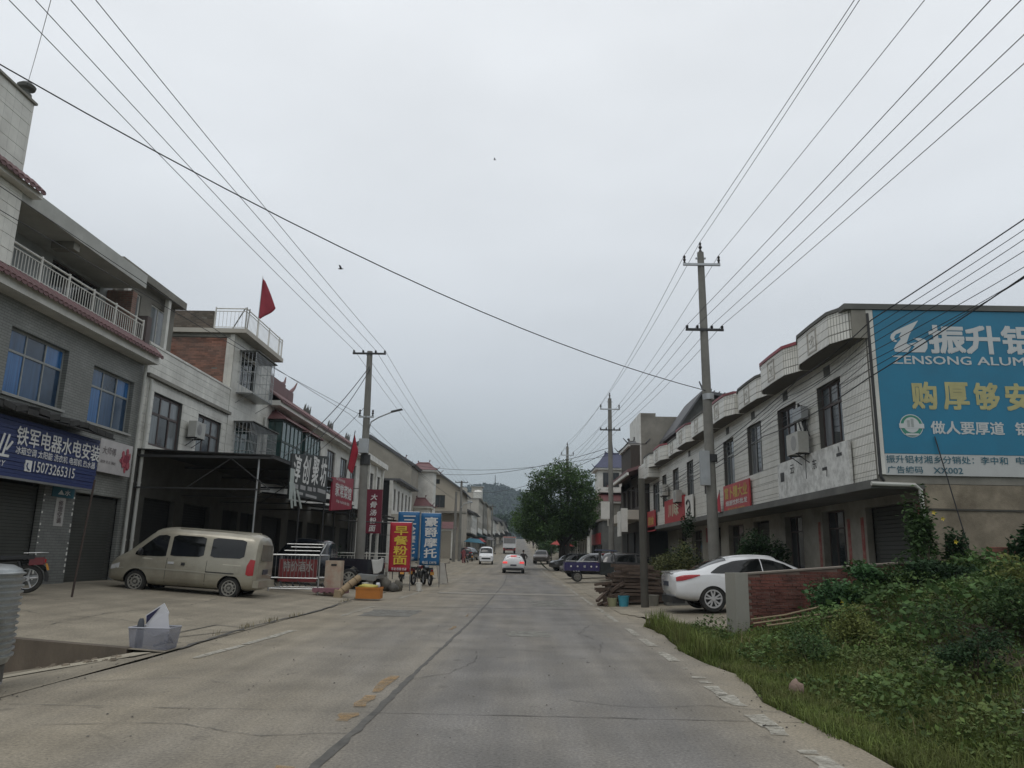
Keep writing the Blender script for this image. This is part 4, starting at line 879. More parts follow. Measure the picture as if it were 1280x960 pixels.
# plain balcony at the far end
MB().box(7.62, 8.29, 46.3, 50.2, 6.25, 7.25).build('end_balcony', M['wtile']('Y'), b)
mb = MB(); mb.hexa([(7.58, 46.25, 6.2), (8.29, 46.25, 6.2), (8.29, 50.3, 6.2), (7.58, 50.3, 6.2), (7.58, 46.25, 6.249), (8.29, 46.25, 6.249), (8.29, 50.3, 6.249), (7.58, 50.3, 6.249)]); mb.build('balcony_slab', plaster, b)
# gable end wall facing the camera
F = FF(18.0)
MB().box(8.31, 14.5, 17.99, 18.2, 3.30, 7.5).build('end_wall_upper', plaster, b)
MB().box(9.36, 14.5, 17.995, 18.2, .2, 3.29).build('end_wall_lower', mat('stained_cement_render', (.27, .23, .17), .9, .2, 1.6, bump=.4, dirt=(.10, .08, .055), dirt_amt=1.0, dscale=.9), b)
MB().box(9.36, 14.5, 17.965, 17.994, 2.70, 2.74).build('render_joint', mat('dark_joint', (.06, .055, .045)), b)
MB().box(7.78, 14.6, 17.9, 18.25, 7.5, 7.64).build('roof_edge', plaster_d, b)
MB().box(7.95, 8.30, 17.93, 17.99, 6.78, 7.49).build('bay_end_render', plaster, b)
bks = mat('broken_red_brick', (.22, .10, .07), .9, .3, 3, island=.3)
brick_face(b, FF(17.99), 10.6, 11.6, .9, 1.9, bks, seed=12, name='exposed_brickwork'); brick_face(b, FF(17.99), 11.9, 13.5, 1.2, 2.6, bks, seed=13, name='exposed_brickwork')
mb = MB(); mb.tube([(8.33, 17.93, 7.4), (8.33, 17.93, 3.45), (8.40, 17.93, 3.34)], .035, 6); mb.build('drain_cable', darkm, b)
mb = MB(); mb.tube([(8.1, 17.93, 3.28), (9.10, 17.93, 3.26), (9.22, 17.93, 3.15), (9.26, 17.93, .9)], .05, 8); mb.build('downpipe', pvc, b, smooth=True)
# white bedding strip by the board and floor slab over the recessed shops
MB().box(8.30, 8.46, 17.93, 17.985, 3.5, 7.49).build('white_border', white, b)
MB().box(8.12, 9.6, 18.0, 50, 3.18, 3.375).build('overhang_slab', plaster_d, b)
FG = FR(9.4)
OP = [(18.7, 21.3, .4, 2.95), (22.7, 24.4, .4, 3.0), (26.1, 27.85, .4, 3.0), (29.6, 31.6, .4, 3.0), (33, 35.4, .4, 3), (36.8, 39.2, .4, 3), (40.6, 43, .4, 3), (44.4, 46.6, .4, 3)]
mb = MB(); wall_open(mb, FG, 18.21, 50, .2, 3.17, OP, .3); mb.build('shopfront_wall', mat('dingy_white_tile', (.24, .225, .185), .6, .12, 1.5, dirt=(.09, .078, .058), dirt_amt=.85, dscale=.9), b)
MB().box(9.75, 13, 18.3, 49.8, .3, 3.1).build('shop_room', voidm, b)
for i, (a, c, z0, z1) in enumerate(OP):
    if i in (0, 3, 5): slatted(b, FG, a, c, z0, z1, .11, shutter, 'roller_shutter', -.2)
    else: window(b, FG, a, c, z0, z1, 3, .8, brownf, glassd, rec=.2, name='shop_door')
redp = mat('faded_red_couplet_paper', (.22, .045, .04), .8, .2, 4, dirt=(.3, .26, .2), dirt_amt=.6, dscale=5)
for a in (21.55, 22.45, 24.65): MB().fb(FG, a - .1, a + .1, 1.0, 2.7, .002, .006).build('couplet_strip', redp, b)
for a in (18.45,): MB().fb(FG, a - .1, a + .1, 1.4, 2.9, .002, .006).build('couplet_strip', redp, b)
MB().box(8.4, 9.4, 18.21, 50, .18, .42).build('shop_step', plaster, b)
for y in (19.5, 23.5): pass
# AC units and wall clutter
F = FR(8.3)
aircon('boxy white air conditioner bracketed between the two nearest upper windows on the right', F, 22.15, 4.50, .18, .95, .60)
aircon('small air conditioner with exposed pipes on the far upper wall at the right', F, 39.7, 4.3, .15, .8, .6)
aircon('dark streaked air conditioner above the red and white sign boards', F, 43.4, 4.9, .15, .8, .6)
mb = MB(); r_ = random.Random(11)
for k in range(5):
    y, z = 22.1 + r_.uniform(-.3, .3), 5.6 + r_.uniform(-.1, .3); mb.tube([(8.22, y, z), (8.1, y + .1, z + .2), (8.15, y + .25, z + .05), (8.2, y + .1, z - .4), (8.24, y, z - .7)], .02, 5)
mb.tube([(8.2, 22.15, 3.8), (8.2, 22.1, 5.9)], .04, 6)
mb.build('pipe_tangle', darkm, b); tv = MB(); tv.box(8.0, 8.2, 21.8, 22.5, 5.5, 5.85); tv.build('meter_box', galv, b)
s = thing('shop_sign', 'peeling white sheet sign with traces of black brush strokes under the nearest upper windows', 'sign', (8.2, 22, 3.4))
mrb = mat('peeling_white_sheet', (.66, .66, .63), .5, .05, 3, dirt=(.16, .155, .14), dirt_amt=.75, dscale=4)
MB().box(8.17, 8.24, 19.2, 24.6, 3.36, 4.48).build('panel', mrb, s)
for ch, y0, z0 in (('云', 23.1, 4.05), ('东', 21.3, 4.0), ('一', 24.0, 3.9), ('亠', 19.6, 4.15), ('乛', 20.6, 3.7)): text(ch, s, RIGHT, 8.168, y0, y0 + .34, z0, z0 + .28, lett_b, .01)
s = thing('shop_sign', 'coral red square shop sign with yellow characters on the white tiled wall', 'sign', (8.2, 29.5, 3.3))
MB().box(8.16, 8.22, 27.74, 31.27, 3.28, 4.36).build('panel', mat('coral_red_sign', (.38, .045, .05), .5), s)
text('富卜糟大业', s, RIGHT, 8.158, 27.95, 31.05, 3.82, 4.26, mat('mustard_lettering', (.48, .34, .10)), .03); text('烟酒饮料批发', s, RIGHT, 8.158, 28.0, 30.95, 3.54, 3.74, lett_w, .02); text('欢迎光临 18908', s, RIGHT, 8.158, 28.4, 30.7, 3.36, 3.46, mat('mustard_lettering', (.48, .34, .10)), .01)
fg = thing('pennant', 'small dark red triangular pennant beside the coral red sign', 'pennant', (8.1, 31.5, 3.3))
mb = MB(); mb.prism([(8.05, 31.5, 4.2), (8.05, 31.35, 3.35), (8.05, 32.4, 3.45)], (.012, 0, 0)); mb.build('cloth', cloth_r, fg); MB().tube([(8.06, 31.45, 3.3), (8.06, 31.5, 4.25)], .015, 5).build('rod', darkm, fg)
s = thing('shop_sign', 'red sign board with pale characters left of the round utility pole', 'sign', (8.2, 41, 3.4))
MB().box(8.14, 8.2, 38.7, 44.1, 3.35, 4.62).build('panel', mat('bright_red_sign', (.34, .02, .025), .5), s); text('川味', s, RIGHT, 8.138, 40.2, 42.9, 3.7, 4.35, mat('cream_lettering', (.45, .42, .3)), .04)
s = thing('shop_sign', 'narrow white sign board with a black round swirl next to the red board', 'sign', (8.2, 37.8, 3.4))
MB().box(8.14, 8.2, 36.9, 38.6, 3.30, 4.5).build('panel', white, s); mb = MB(); mb.tube([(8.13, 37.8 + .45 * math.cos(t), 3.9 + .38 * math.sin(t)) for t in np.linspace(.6, 5.6, 12)], .05, 5); mb.tube([(8.13, 37.5, 3.95), (8.13, 38.0, 3.8), (8.13, 37.6, 3.6)], .04, 5); mb.build('swirl_mark', lett_b, s)
s = thing('shop_sign', 'slim red sign board on the balcony front at the far end of the white building', 'sign', (8.2, 49, 3.2))
MB().box(8.12, 8.18, 47.2, 50.0, 3.1, 4.35).build('panel', mat('bright_red_sign', (.34, .02, .025)), s); text('副食', s, RIGHT, 8.118, 47.6, 49.6, 3.5, 4.0, mat('mustard_lettering', (.48, .34, .10)), .03)
s = thing('shop_sign', 'plain red cloth sign hanging inside the recessed shopfront', 'sign', (9.3, 38, 2.4)); MB().box(9.25, 9.3, 36.9, 39.1, 2.3, 3.0).build('panel', mat('maroon_cloth', (.16, .02, .02)), s)

# ---- the advertising board ------------------------------------------------------
s = thing('advertising_board', 'large teal blue advertisement with white and yellow lettering on the end wall', 'advertisement', (10.5, 17.97, 3.5))
MB().box(8.47, 14.4, 17.935, 17.985, 3.99, 7.49).build('teal_panel', mat('teal_advert_print', (.010, .17, .29), .45, .06, 1.2, dirt=(.02, .10, .16), dirt_amt=.5, dscale=.5), s)
MB().box(8.44, 14.4, 17.94, 17.988, 3.49, 3.985).build('white_band', mat('white_advert_print', (.46, .47, .46), .5, .04, 1.5, dirt=(.3, .3, .28), dirt_amt=.4), s)
PY = 17.935; adw = mat('advert_white_print', (.50, .52, .52), .5, .04, 2); ady = mat('advert_yellow_print', (.40, .37, .17), .5); adb = mat('advert_blue_print', (.02, .10, .14), .5)
def poly_mark(name, pts, bx, mt, parent):
    x0, x1, z0, z1, w_, h_ = bx; mb = MB(); mb.prism([(x0 + (x1 - x0) * px / w_, PY - .002, z1 - (z1 - z0) * py / h_) for px, py in pts], (0, -.006, 0)); return mb.build(name, mt, parent)
LB = (8.84, 9.72, 6.44, 7.24, 312, 268)
poly_mark('emblem_leaf', [(p[0] - 150, p[1] - 135) for p in [(400, 135), (300, 178), (192, 228), (158, 258), (150, 285), (165, 312), (190, 320), (208, 312), (188, 300), (183, 278), (200, 255), (248, 236), (222, 280), (240, 292), (190, 345), (172, 375), (180, 400), (288, 403), (322, 352), (282, 330), (318, 250)]], LB, adw, s)
poly_mark('emblem_leaf', [(p[0] - 150, p[1] - 135) for p in [(345, 285), (405, 283), (445, 296), (462, 325), (456, 368), (432, 402), (308, 403), (352, 352), (300, 333), (392, 312)]], LB, adw, s)
text('振', s, FRONT, PY, 9.78, 10.60, 6.44, 7.11, adw, .045); text('升', s, FRONT, PY, 10.66, 11.44, 6.44, 7.11, adw, .045); text('铝', s, FRONT, PY, 11.52, 12.30, 6.45, 7.12, adw, .045); text('材', s, FRONT, PY, 12.38, 13.16, 6.45, 7.12, adw, .045)
text('ZENSONG', s, FRONT, PY, 8.84, 10.71, 6.15, 6.35, adw, .03); text('ALUMINIUM', s, FRONT, PY, 10.86, 13.2, 6.15, 6.35, adw, .03)
for ch, x in zip('购厚够安全', (9.23, 9.98, 10.70, 11.44, 12.18)): text(ch, s, FRONT, PY, x, x + .57, 5.07, 5.70, ady, .045)
text('做人要厚道', s, FRONT, PY, 9.60, 11.30, 4.47, 4.77, adw, .03); text('铝材要厚实', s, FRONT, PY, 11.57, 13.27, 4.47, 4.77, adw, .03)
text('振升铝材湘乡分销处：李中和', s, FRONT, PY, 8.49, 11.30, 3.77, 3.95, adb, .012); text('电话：57988', s, FRONT, PY, 11.49, 12.8, 3.79, 3.96, adb, .012)
text('广告编码', s, FRONT, PY, 8.50, 9.32, 3.53, 3.70, adb, .012); text('XX002', s, FRONT, PY, 9.56, 10.24, 3.54, 3.68, adb, .012)
mb = MB()
def disc(mb, x, z, r, y, k, n=28, sx=1): mb.prism([(x + sx * r * math.cos(2 * math.pi * i / n), y, z + r * math.sin(2 * math.pi * i / n)) for i in range(n)], (0, -.003, 0), k)
disc(mb, 9.15, 4.65, .275, PY - .001, 0); disc(mb, 9.15, 4.65, .255, PY - .0045, 1); disc(mb, 9.15, 4.67, .185, PY - .008, 0)
mb.box(8.86, 9.44, PY - .0145, PY - .0115, 4.59, 4.70, 0); mb.box(9.05, 9.11, PY - .018, PY - .015, 4.62, 4.78, 2); mb.box(9.14, 9.2, PY - .018, PY - .015, 4.62, 4.82, 2); mb.box(9.0, 9.3, PY - .0145, PY - .0115, 4.42, 4.47, 0)
mb.build('round_emblem', [adw, mat('advert_green_print', (.05, .22, .16)), mat('advert_grey_print', (.33, .36, .35))], s)

# ---- brick garden wall with concrete end pillar ---------------------------------
gw = thing('garden_wall', 'low dark red brick garden wall ending in a square concrete pillar by the white car', 'wall', (6.6, 17, .2))
P0, P1 = Vector((4.58, 16.08, 0)), Vector((9.3, 18.3, 0)); D = (P1 - P0); LN = D.length; D.normalize(); NN = Vector((D.y, -D.x, 0))
def GP(a, z, n): p = P0 + D * a + NN * n; return (p.x, p.y, z)
mb = MB(); mb.hexa([GP(0, -.1, -.2), GP(LN, .4, -.2), GP(LN, .4, 0), GP(0, -.1, 0), GP(0, 1.20, -.2), GP(LN, 1.52, -.2), GP(LN, 1.52, 0), GP(0, 1.20, 0)]); mb.build('mortar_core', mat('dark_mortar', (.17, .12, .095)), gw)
gb = mat('dark_red_wall_brick', (.135, .048, .036), .95, .45, 3, bump=.6, island=.3, dirt=(.06, .04, .03), dirt_amt=.7, dscale=2)
me_b = MB().box(-.1135, .1135, -.012, .02, -.0255, .0255).build('brick', gb); bmesh_data = me_b.data; bpy.data.objects.remove(me_b)
ang = math.atan2(D.y, D.x); r_ = random.Random(21); cnt = 0; extra = MB(); plc = world_loc(gw)
row = 0; z = -.05
while z < 1.48:
    a = .0 if row % 2 else -.12
    while a < LN - .1:
        zt_ = 1.20 + .32 * a / LN; ground_ = hv(*GP(a, 0, .1)[:2])
        if z + .03 < zt_ and a > -.05 and z > ground_ - .05:
            if cnt < 298:
                o = bpy.data.objects.new('brick', bmesh_data); COL.objects.link(o); o.parent = gw
                p = GP(a + .12, z, .0 + r_.uniform(-.010, .012)); o.location = (p[0] - plc[0], p[1] - plc[1], p[2] - plc[2]); o.rotation_euler = (0, 0, ang + r_.uniform(-.015, .015)); cnt += 1
            else:
                q = [GP(a + u, z + v, n_) for v in (-.026, .026) for (u, n_) in ((.007, .012), (.233, .012), (.233, -.02), (.007, -.02))]
                extra.hexa(q)
        a += .24
    z += .062; row += 1
if extra.v: o = extra.build('brickwork', gb, gw); o['kind'] = 'stuff'
mb = MB(); mb.hexa([GP(0, 1.205, -.22), GP(LN, 1.525, -.22), GP(LN, 1.525, .03), GP(0, 1.205, .03), GP(0, 1.235, -.22), GP(LN, 1.555, -.22), GP(LN, 1.555, .03), GP(0, 1.235, .03)]); mb.build('coping', mat('mortar_coping', (.20, .17, .14), .9, .2, 3), gw)
mb = MB(); mb.hexa([GP(-.33, -.1, -.24), GP(.0, -.1, -.24), GP(0, -.1, .06), GP(-.33, -.1, .06), GP(-.33, 1.24, -.24), GP(0, 1.24, -.24), GP(0, 1.24, .06), GP(-.33, 1.24, .06)]); mb.build('end_pillar', mat('pillar_render', (.27, .26, .225), .9, .08, 3, bump=.15, dirt=(.17, .16, .13), dirt_amt=.6, dscale=1.5), gw)
mb = MB()
for (a0, z0, n0, a1, z1, n1) in ((.1, .30, .5, 2.0, .85, .25), (.2, .22, .75, 3.2, 1.0, .35), (.5, .20, .6, 3.8, 1.08, .2)): pass
for k, (p, q) in enumerate((((4.3, 14.9, .42), (5.6, 15.0, .66)), ((4.3, 14.75, .36), (6.9, 14.9, .80)), ((4.5, 14.6, .34), (6.6, 14.7, .70)))):
    o = MB().tube([p, ((p[0] + q[0]) / 2, (p[1] + q[1]) / 2, (p[2] + q[2]) / 2 - .03), q], .018, 6).build('bamboo_pole', mat('dry_bamboo', (.22, .17, .10), .8, .2, 5))
    tag(o, ('shortest dry bamboo pole leaning at the foot of the brick wall', 'longest dry bamboo pole lying along the brick wall in the weeds', 'lowest dry bamboo pole lying in the weeds before the brick wall')[k], 'pole', 'bamboo poles lying by the brick wall')

# ---- R2 .. R5 farther on ----------------------------------------------------------
b = newb('dark timber fronted two storey house with a sloping tiled eave past the white building', 8.0, 56, .2)
F = FR(8.0); H = simple_windows(b, F, 51.5, 61, 4, 4.9, 6.4, 1.5, None, None)
timber = mat('dark_timber_wall', (.055, .045, .036), .85, .25, 3, stretch=(8, 8, .6))
mb = MB(); wall_open(mb, F, 50.2, 62, .1, 7.0, H, .25); mb.build('wall', timber, b); MB().box(8.3, 12, 50.4, 61.8, .2, 6.9).build('inner_room', voidm, b)
for h in H: window(b, F, *h, 3, None, brownf, glassd)
mb = MB(); mb.hexa([(6.9, 50.1, 6.9), (14, 50.1, 9.3), (14, 62.3, 9.3), (6.9, 62.3, 6.9), (6.9, 50.1, 7.1), (14, 50.1, 9.5), (14, 62.3, 9.5), (6.9, 62.3, 7.1)]); mb.build('roof', redtile, b)
MB().box(6.85, 6.98, 50.1, 62.3, 6.72, 6.90).build('fascia', white, b); MB().box(6.9, 8.0, 50.2, 62, 3.9, 4.5).build('balcony_front', cream, b)
for y in (51, 54.5, 58): MB().box(7.9, 7.99, y, y + 2.6, .3, 3.2).build('shop_door', voidm, b)
s = thing('sign_board', 'blank white sign board hung below the dark timber house balcony', 'sign', (6.85, 54, 3.5)); MB().box(6.80, 6.86, 53.2, 54.9, 2.9, 4.6).build('panel', white, s); MB().tube([(6.83, 54, 4.6), (6.95, 54, 5.0)], .02, 5).build('hook', darkm, s)
b = newb('unfinished grey three storey block with a white front strip behind the right houses', 10.5, 58, .3)
MB().box(8.8, 11.8, 56.3, 61.5, .2, 11.75).build('wall', plaster, b); MB().box(8.7, 8.79, 56.3, 61.5, 7.5, 12.0).build('white_front', white, b); MB().box(8.8, 9.9, 56.32, 61.5, 11.76, 12.0).build('parapet', plaster, b); MB().box(8.0, 8.69, 56.3, 61.5, 6.5, 9.6).build('timber_balcony', timber, b); pagoda_roof(b, 8.1, 8.8, 56.6, 61.2, 9.7, .5, greytile, .35)
MB().box(8.66, 11.9, 56.2, 61.6, 11.95, 12.05).build('roof_edge', plaster_d, b) if False else None
b = newb('traditional gabled hall with a grey tiled roof and upturned ridge behind the white parapets', 13, 52, .3)
mb = MB(); mb.prism([(10.6, 50.8, .2), (15.6, 50.8, .2), (15.6, 50.8, 11.55), (12.0, 50.8, 12.25), (10.35, 50.8, 9.95)], (0, 5.3, 0)); mb.build('wall', plaster_d, b)
mb = MB(); mb.hexa([(10.1, 50.2, 9.6), (10.1, 56.1, 9.6), (12.0, 56.1, 12.3), (12.0, 50.2, 12.3), (10.1, 50.2, 9.8), (10.1, 56.1, 9.8), (12.0, 56.1, 12.5), (12.0, 50.2, 12.5)]); mb.hexa([(12.03, 50.2, 12.3), (12.03, 56.1, 12.3), (18.5, 56.1, 11.2), (18.5, 50.2, 11.2), (12.03, 50.2, 12.5), (12.03, 56.1, 12.5), (18.5, 56.1, 11.4), (18.5, 50.2, 11.4)])
for i in range(18): mb.tube([(12.1 + i * .34, 50.15, 12.55 - i * .058), (12.1 + i * .34, 56, 12.55 - i * .058)], .04, 5)
mb.build('roof', greytile, b); MB().tube([(12.6, 50.3, 12.5), (12.0, 50.3, 12.6), (11.8, 50.3, 13.1)], .12, 6, .04).build('ridge_finial', greytile, b)
b = newb('white pavilion with violet blue pagoda roof and maroon lower roof behind the pole', 10, 88, .3)
MB().box(8.6, 12.4, 86, 90, 8.5, 11.1).build('wall', white, b); pagoda_roof(b, 8.6, 12.4, 86, 90, 11.2, 1.9, bluetile, .5); MB().tube([(10.4, 88, 13), (10.4, 88, 14.3)], .16, 6, .03).build('spire', bluetile, b)
F = FF(86.0)
for x in (9.1, 10.2, 11.3): window(b, F, x, x + .7, 9.1, 10.7, 2, None, brownf, glassd, rec=-.03)
MB().box(8.0, 13, 84.5, 90, .3, 7.2).build('lower_wall', plaster, b); pagoda_roof(b, 7.8, 13, 84.5, 90, 7.4, 1.2, mar, .5, 'lower_roof')
b = newb('grey blue gabled roof house just right of the violet pavilion', 14, 80, .3); MB().box(11.6, 17, 78, 84, .2, 10.8).build('wall', cream, b); pagoda_roof(b, 11.6, 17, 78, 84, 10.9, 1.6, greytile, .3)
b = newb('low grey wall house with red shop front behind the big tree', 8, 72, .3)
MB().box(7.2, 12, 68, 79, .2, 4.6).build('wall', plaster_d, b); MB().box(7.0, 12.2, 67.8, 79.2, 4.6, 4.8).build('roof_slab', plaster, b); MB().box(7.1, 7.19, 70, 78, 2.6, 3.6).build('red_fascia', mat('bright_red_sign', (.34, .02, .025)), b)
for y in (69, 72.5, 76): MB().box(7.12, 7.195, y, y + 2.4, .4, 2.5).build('shop_door', voidm, b)

# far houses along the street, both sides
fr_ = random.Random(17)
def house(label, side, X, y0, y1, fl, mt, roof, awn=True, depth=8):
    zg = rz((y0 + y1) / 2); s_ = 1 if side == 'L' else -1; F = FL(X) if side == 'L' else FR(X)
    b = newb(label, X, (y0 + y1) / 2, zg); h = fl * 3.1 + .4; H = []
    for f in range(1, fl):
        n = max(2, int((y1 - y0) / 3.4)); H += [(y0 + (y1 - y0) * (i + .5) / n - .7, y0 + (y1 - y0) * (i + .5) / n + .7, zg + f * 3.1 + .9, zg + f * 3.1 + 2.4) for i in range(n)]
    n = max(1, int((y1 - y0) / 4)); G = [(y0 + (y1 - y0) * (i + .5) / n - 1.3, y0 + (y1 - y0) * (i + .5) / n + 1.3, zg + .15, zg + 2.7) for i in range(n)]
    mb = MB(); wall_open(mb, F, y0, y1, zg - .3, zg + h, H + G, .25); xb = X - s_ * depth
    mb.box(min(X, xb) + (.0 if s_ > 0 else .25), max(X, xb) - (.25 if s_ > 0 else 0), y0 + .001, y0 + .2, zg - .3, zg + h - .01); mb.build('wall', mt, b)
    MB().box(min(X - s_ * .4, xb), max(X - s_ * .4, xb), y0 + .25, y1 - .1, zg, zg + h - .05).build('inner_room', voidm, b)
    for q in H: window(b, F, *q, 2, None, brownf, glassd, rec=.08)
    for q in G: MB().fb(F, q[0], q[1], q[2], q[3], -.3, -.2).build('shop_door', voidm if fr_.random() < .6 else shutter, b)
    if roof == 'flat':
        MB().fb(F, y0 - .1, y1 + .1, zg + h, zg + h + .18, -depth, .5).build('roof_slab', plaster, b)
        if fr_.random() < .6: MB().fb(F, y0, y0 + 3, zg + h + .19, zg + h + 2.2, -depth + 1, -2.5).build('stair_head', cream, b)
    else:
        mb = MB(); q = [F(y0 - .3, zg + h, .7), F(y1 + .3, zg + h, .7), F(y1 + .3, zg + h, -depth), F(y0 - .3, zg + h, -depth), F(y0 - .3, zg + h + 2.0, -depth / 2), F(y1 + .3, zg + h + 2.0, -depth / 2), F(y1 + .3, zg + h + 2.0, -depth / 2 - .1), F(y0 - .3, zg + h + 2.0, -depth / 2 - .1)]
        mb.hexa(q); mb.build('roof', roof, b)
    if fl > 1: MB().fb(F, y0, y1, zg + 3.15, zg + 3.3, .001, 1.1).build('balcony_slab', plaster, b); MB().fb(F, y0 + .1, y1 - .1, zg + 3.31, zg + 4.1, 1.0, 1.09).build('balcony_front', white if fr_.random() < .5 else cream, b)
    if awn:
        mb = MB(); q = [F(y0 + .3, zg + 3.0, .01), F(y1 - .3, zg + 3.0, .01), F(y1 - .3, zg + 2.6, 2.4), F(y0 + .3, zg + 2.6, 2.4)]
        mb.hexa(q + [(x, y, z + .06) for x, y, z in q]); mb.build('awning', awn if awn is not True else darkm, b)
    return b
blueawn = mat('pale_blue_awning', (.12, .22, .27), .7)
house('two storey pale house with a grey pitched roof just past the far left poles', 'L', -8.6, 119, 134, 2, cream, greytile)
house('white balconied house with a pale blue awning on the far left', 'L', -8.4, 135, 150, 2, white, greytile, blueawn)
house('taller cream house with flat roof and stair head on the far left', 'L', -8.2, 151, 168, 3, cream, 'flat')
house('grey three storey house in the far left row with dark shopfronts', 'L', -8.0, 169, 186, 3, plaster, 'flat')
house('beige three storey house farther up the left row', 'L', -7.8, 188, 206, 3, tan, 'flat')
house('white two storey house near the crest on the left', 'L', -7.2, 210, 235, 2, white, greytile)
house('cream two storey house nearest the crest on the left', 'L', -6.6, 240, 275, 2, cream, greytile)
house('long low grey house under the hill on the far left', 'L', -6.0, 285, 340, 2, plaster, greytile)
house('white low shop house just beyond the tree on the right', 'R', 8.2, 96, 112, 1, white, greytile)
house('cream two storey house far beyond the tree on the right', 'R', 8.6, 118, 136, 2, cream, greytile)
house('pale two storey house half way up the right side of the rise', 'R', 9.2, 145, 175, 2, plaster, 'flat')
house('white two storey house at the top of the rise on the right', 'R', 9.8, 230, 262, 1, white, greytile)
house('low cream house close to the crest on the right', 'R', 9.4, 300, 345, 1, cream, greytile)
t = thing('water_tank', 'small white cylindrical water tank on a far left rooftop', 'water tank', (-8.9, 160, 12.8)); u = MB(); u.lathe([(.9, 0), (.95, .1), (.95, 1.8), (.6, 2.2), (.1, 2.3)], (-8.9, 160, rz(160) + 9.9), 'z', 16); u.build('tank', white, t, smooth=True); MB().box(-9.6, -8.2, 159.3, 160.7, rz(160) + 9.7, rz(160) + 9.9).build('base', plaster, t)
# ================================================================== POLES AND LINES
ins_m = mat('dark_porcelain_insulator', (.035, .03, .03), .3)
def utility_pole(label, x, y, h, top, arms, lean=(0, 0), r0=.20, r1=.115, grp='concrete utility poles'):
    zb = rz(y) - .1; t = thing('utility_pole', label, 'utility pole', (x, y, zb), grp)
    tp = Vector((x + lean[0], y + lean[1], zb + h))
    def at(z): q = (z - zb) / h; return Vector((x + lean[0] * q, y + lean[1] * q, z))
    MB().tube([(x, y, zb), at(zb + h / 2), tp], r0, 14, r1).build('pole', conc, t, smooth=True)
    out = []
    for (z, half, kind) in arms:
        c = at(z); MB().box(c.x - half, c.x + half, c.y - .15, c.y - .07, z - .04, z + .04).build('crossarm', galv if kind == 'hv' else darkm, t)
        xs = (-half + .05, half - .05) if kind == 'hv' else (-half + .05, -half * .38, half * .38, half - .05)
        for q in xs:
            m_ = MB(); H_ = .30 if kind == 'hv' else .12
            m_.lathe([(.02, 0), (.05, .03), (.025, .06), (.06, H_ * .45), (.03, H_ * .6), (.055, H_ * .8), (.02, H_)], (c.x + q, c.y - .11, z + .04), 'z', 10); m_.build('insulator', ins_m, t, smooth=True)
            out.append((c.x + q, c.y - .11, z + .04 + H_))
    if top:
        m_ = MB(); m_.lathe([(.02, 0), (.06, .05), (.03, .12), (.07, .2), (.03, .28), (.05, .34), (.02, .4)], tuple(tp), 'z', 10); m_.build('insulator', ins_m, t, smooth=True); out.append((tp.x, tp.y, tp.z + .4))
        MB().box(tp.x - .18, tp.x + .18, tp.y - .04, tp.y + .04, tp.z - .25, tp.z - .20).build('pole_cap_bracket', galv, t)
    return t, out
def wire(pts, r, sag, label, grp, n=18):
    P = [Vector(p) for p in pts]; path = []
    for a, b in zip(P, P[1:]):
        for i in range(n + 1):
            u = i / n; q = a.lerp(b, u); q.z -= sag * 4 * u * (1 - u); path.append(q)
    cln = [path[0]]
    for q in path[1:]:
        if (q - cln[-1]).length > 1e-3: cln.append(q)
    return tag(MB().tube(cln, r, 5).build('power_line', wire_m), label, 'power line', grp)
pr1, i1 = utility_pole('tall near concrete utility pole with two crossarms behind the white car on the right', 6.42, 26, 12.35, True, [(11.75, .66, 'hv'), (9.33, .66, 'lv')], (-.12, 0))
pr2, i2 = utility_pole('second tall utility pole on the right, between the near one and the big tree', 5.9, 50.7, 12.0, True, [(11.15, .66, 'hv'), (9.75, .68, 'lv')], (-.05, 0), .2, .12)
pr3, i3 = utility_pole('third utility pole on the right, only its top seen above the big tree', 4.6, 75.5, 12.0, True, [(11.2, .62, 'hv'), (9.75, .62, 'lv')], (-.1, 0), .2, .12)
pr4, i4 = utility_pole('small far utility pole hidden low on the right of the road past the tree', 3.9, 118, 12.0, True, [(12.0, .62, 'hv'), (10.6, .62, 'lv')], (0, 0), .2, .12)
# collars, boxes on the near pole
MB().box(6.0, 6.3, 25.72, 25.95, 3.9, 5.05).build('meter_box', galv, pr1); MB().tube([(6.42, 26, 4.7), (6.41, 26, 4.95)], .21, 12).build('strap_band', darkm, pr1)
MB().tube([(6.4, 26, 6.85), (6.39, 26, 7.05)], .20, 12).build('strap_band', galv, pr1)
m_ = MB(); m_.box(5.2, 5.75, 50.3, 50.5, 3.9, 5.0); m_.build('meter_box', white, pr2); MB().box(6.5, 6.9, 50.3, 50.5, 3.1, 4.6).build('notice_panel', white, pr2)
hvs = 'high voltage wires along the right side of the street'; lvs = 'low voltage wires along the right side of the street'
hvl = 'thin black overhead wire carried by the tops of the right utility poles'; lvl = 'thin black overhead wire carried by the lower crossarms of the right utility poles'
starts = [(7.1, -12, 12.3), (8.6, -12, 12.3), (7.35, -12, 13.0)]
for k in range(3):
    a = i1[0] if k == 0 else (i1[1] if k == 1 else i1[6]); bq = i2[0] if k == 0 else (i2[1] if k == 1 else i2[6]); cq = i3[0] if k == 0 else (i3[1] if k == 1 else i3[6]); dq = i4[0] if k == 0 else (i4[1] if k == 1 else i4[6])
    wire([starts[k], a, bq, cq, dq], .0085, .25, ('leftmost', 'rightmost', 'middle')[k] + ' of the three high wires on the tops of the right utility poles', hvs)
lst = [(7.45, -12, 9.4), (7.95, -12, 9.4), (8.55, -12, 9.4), (9.2, -12, 9.4)]
for k in range(4): wire([lst[k], i1[2 + k], i2[2 + k], i3[2 + k], i4[2 + k]], .008, .22, ('leftmost', 'second from left', 'third from left', 'rightmost')[k] + ' of the four wires on the lower crossarms of the right poles', lvs)
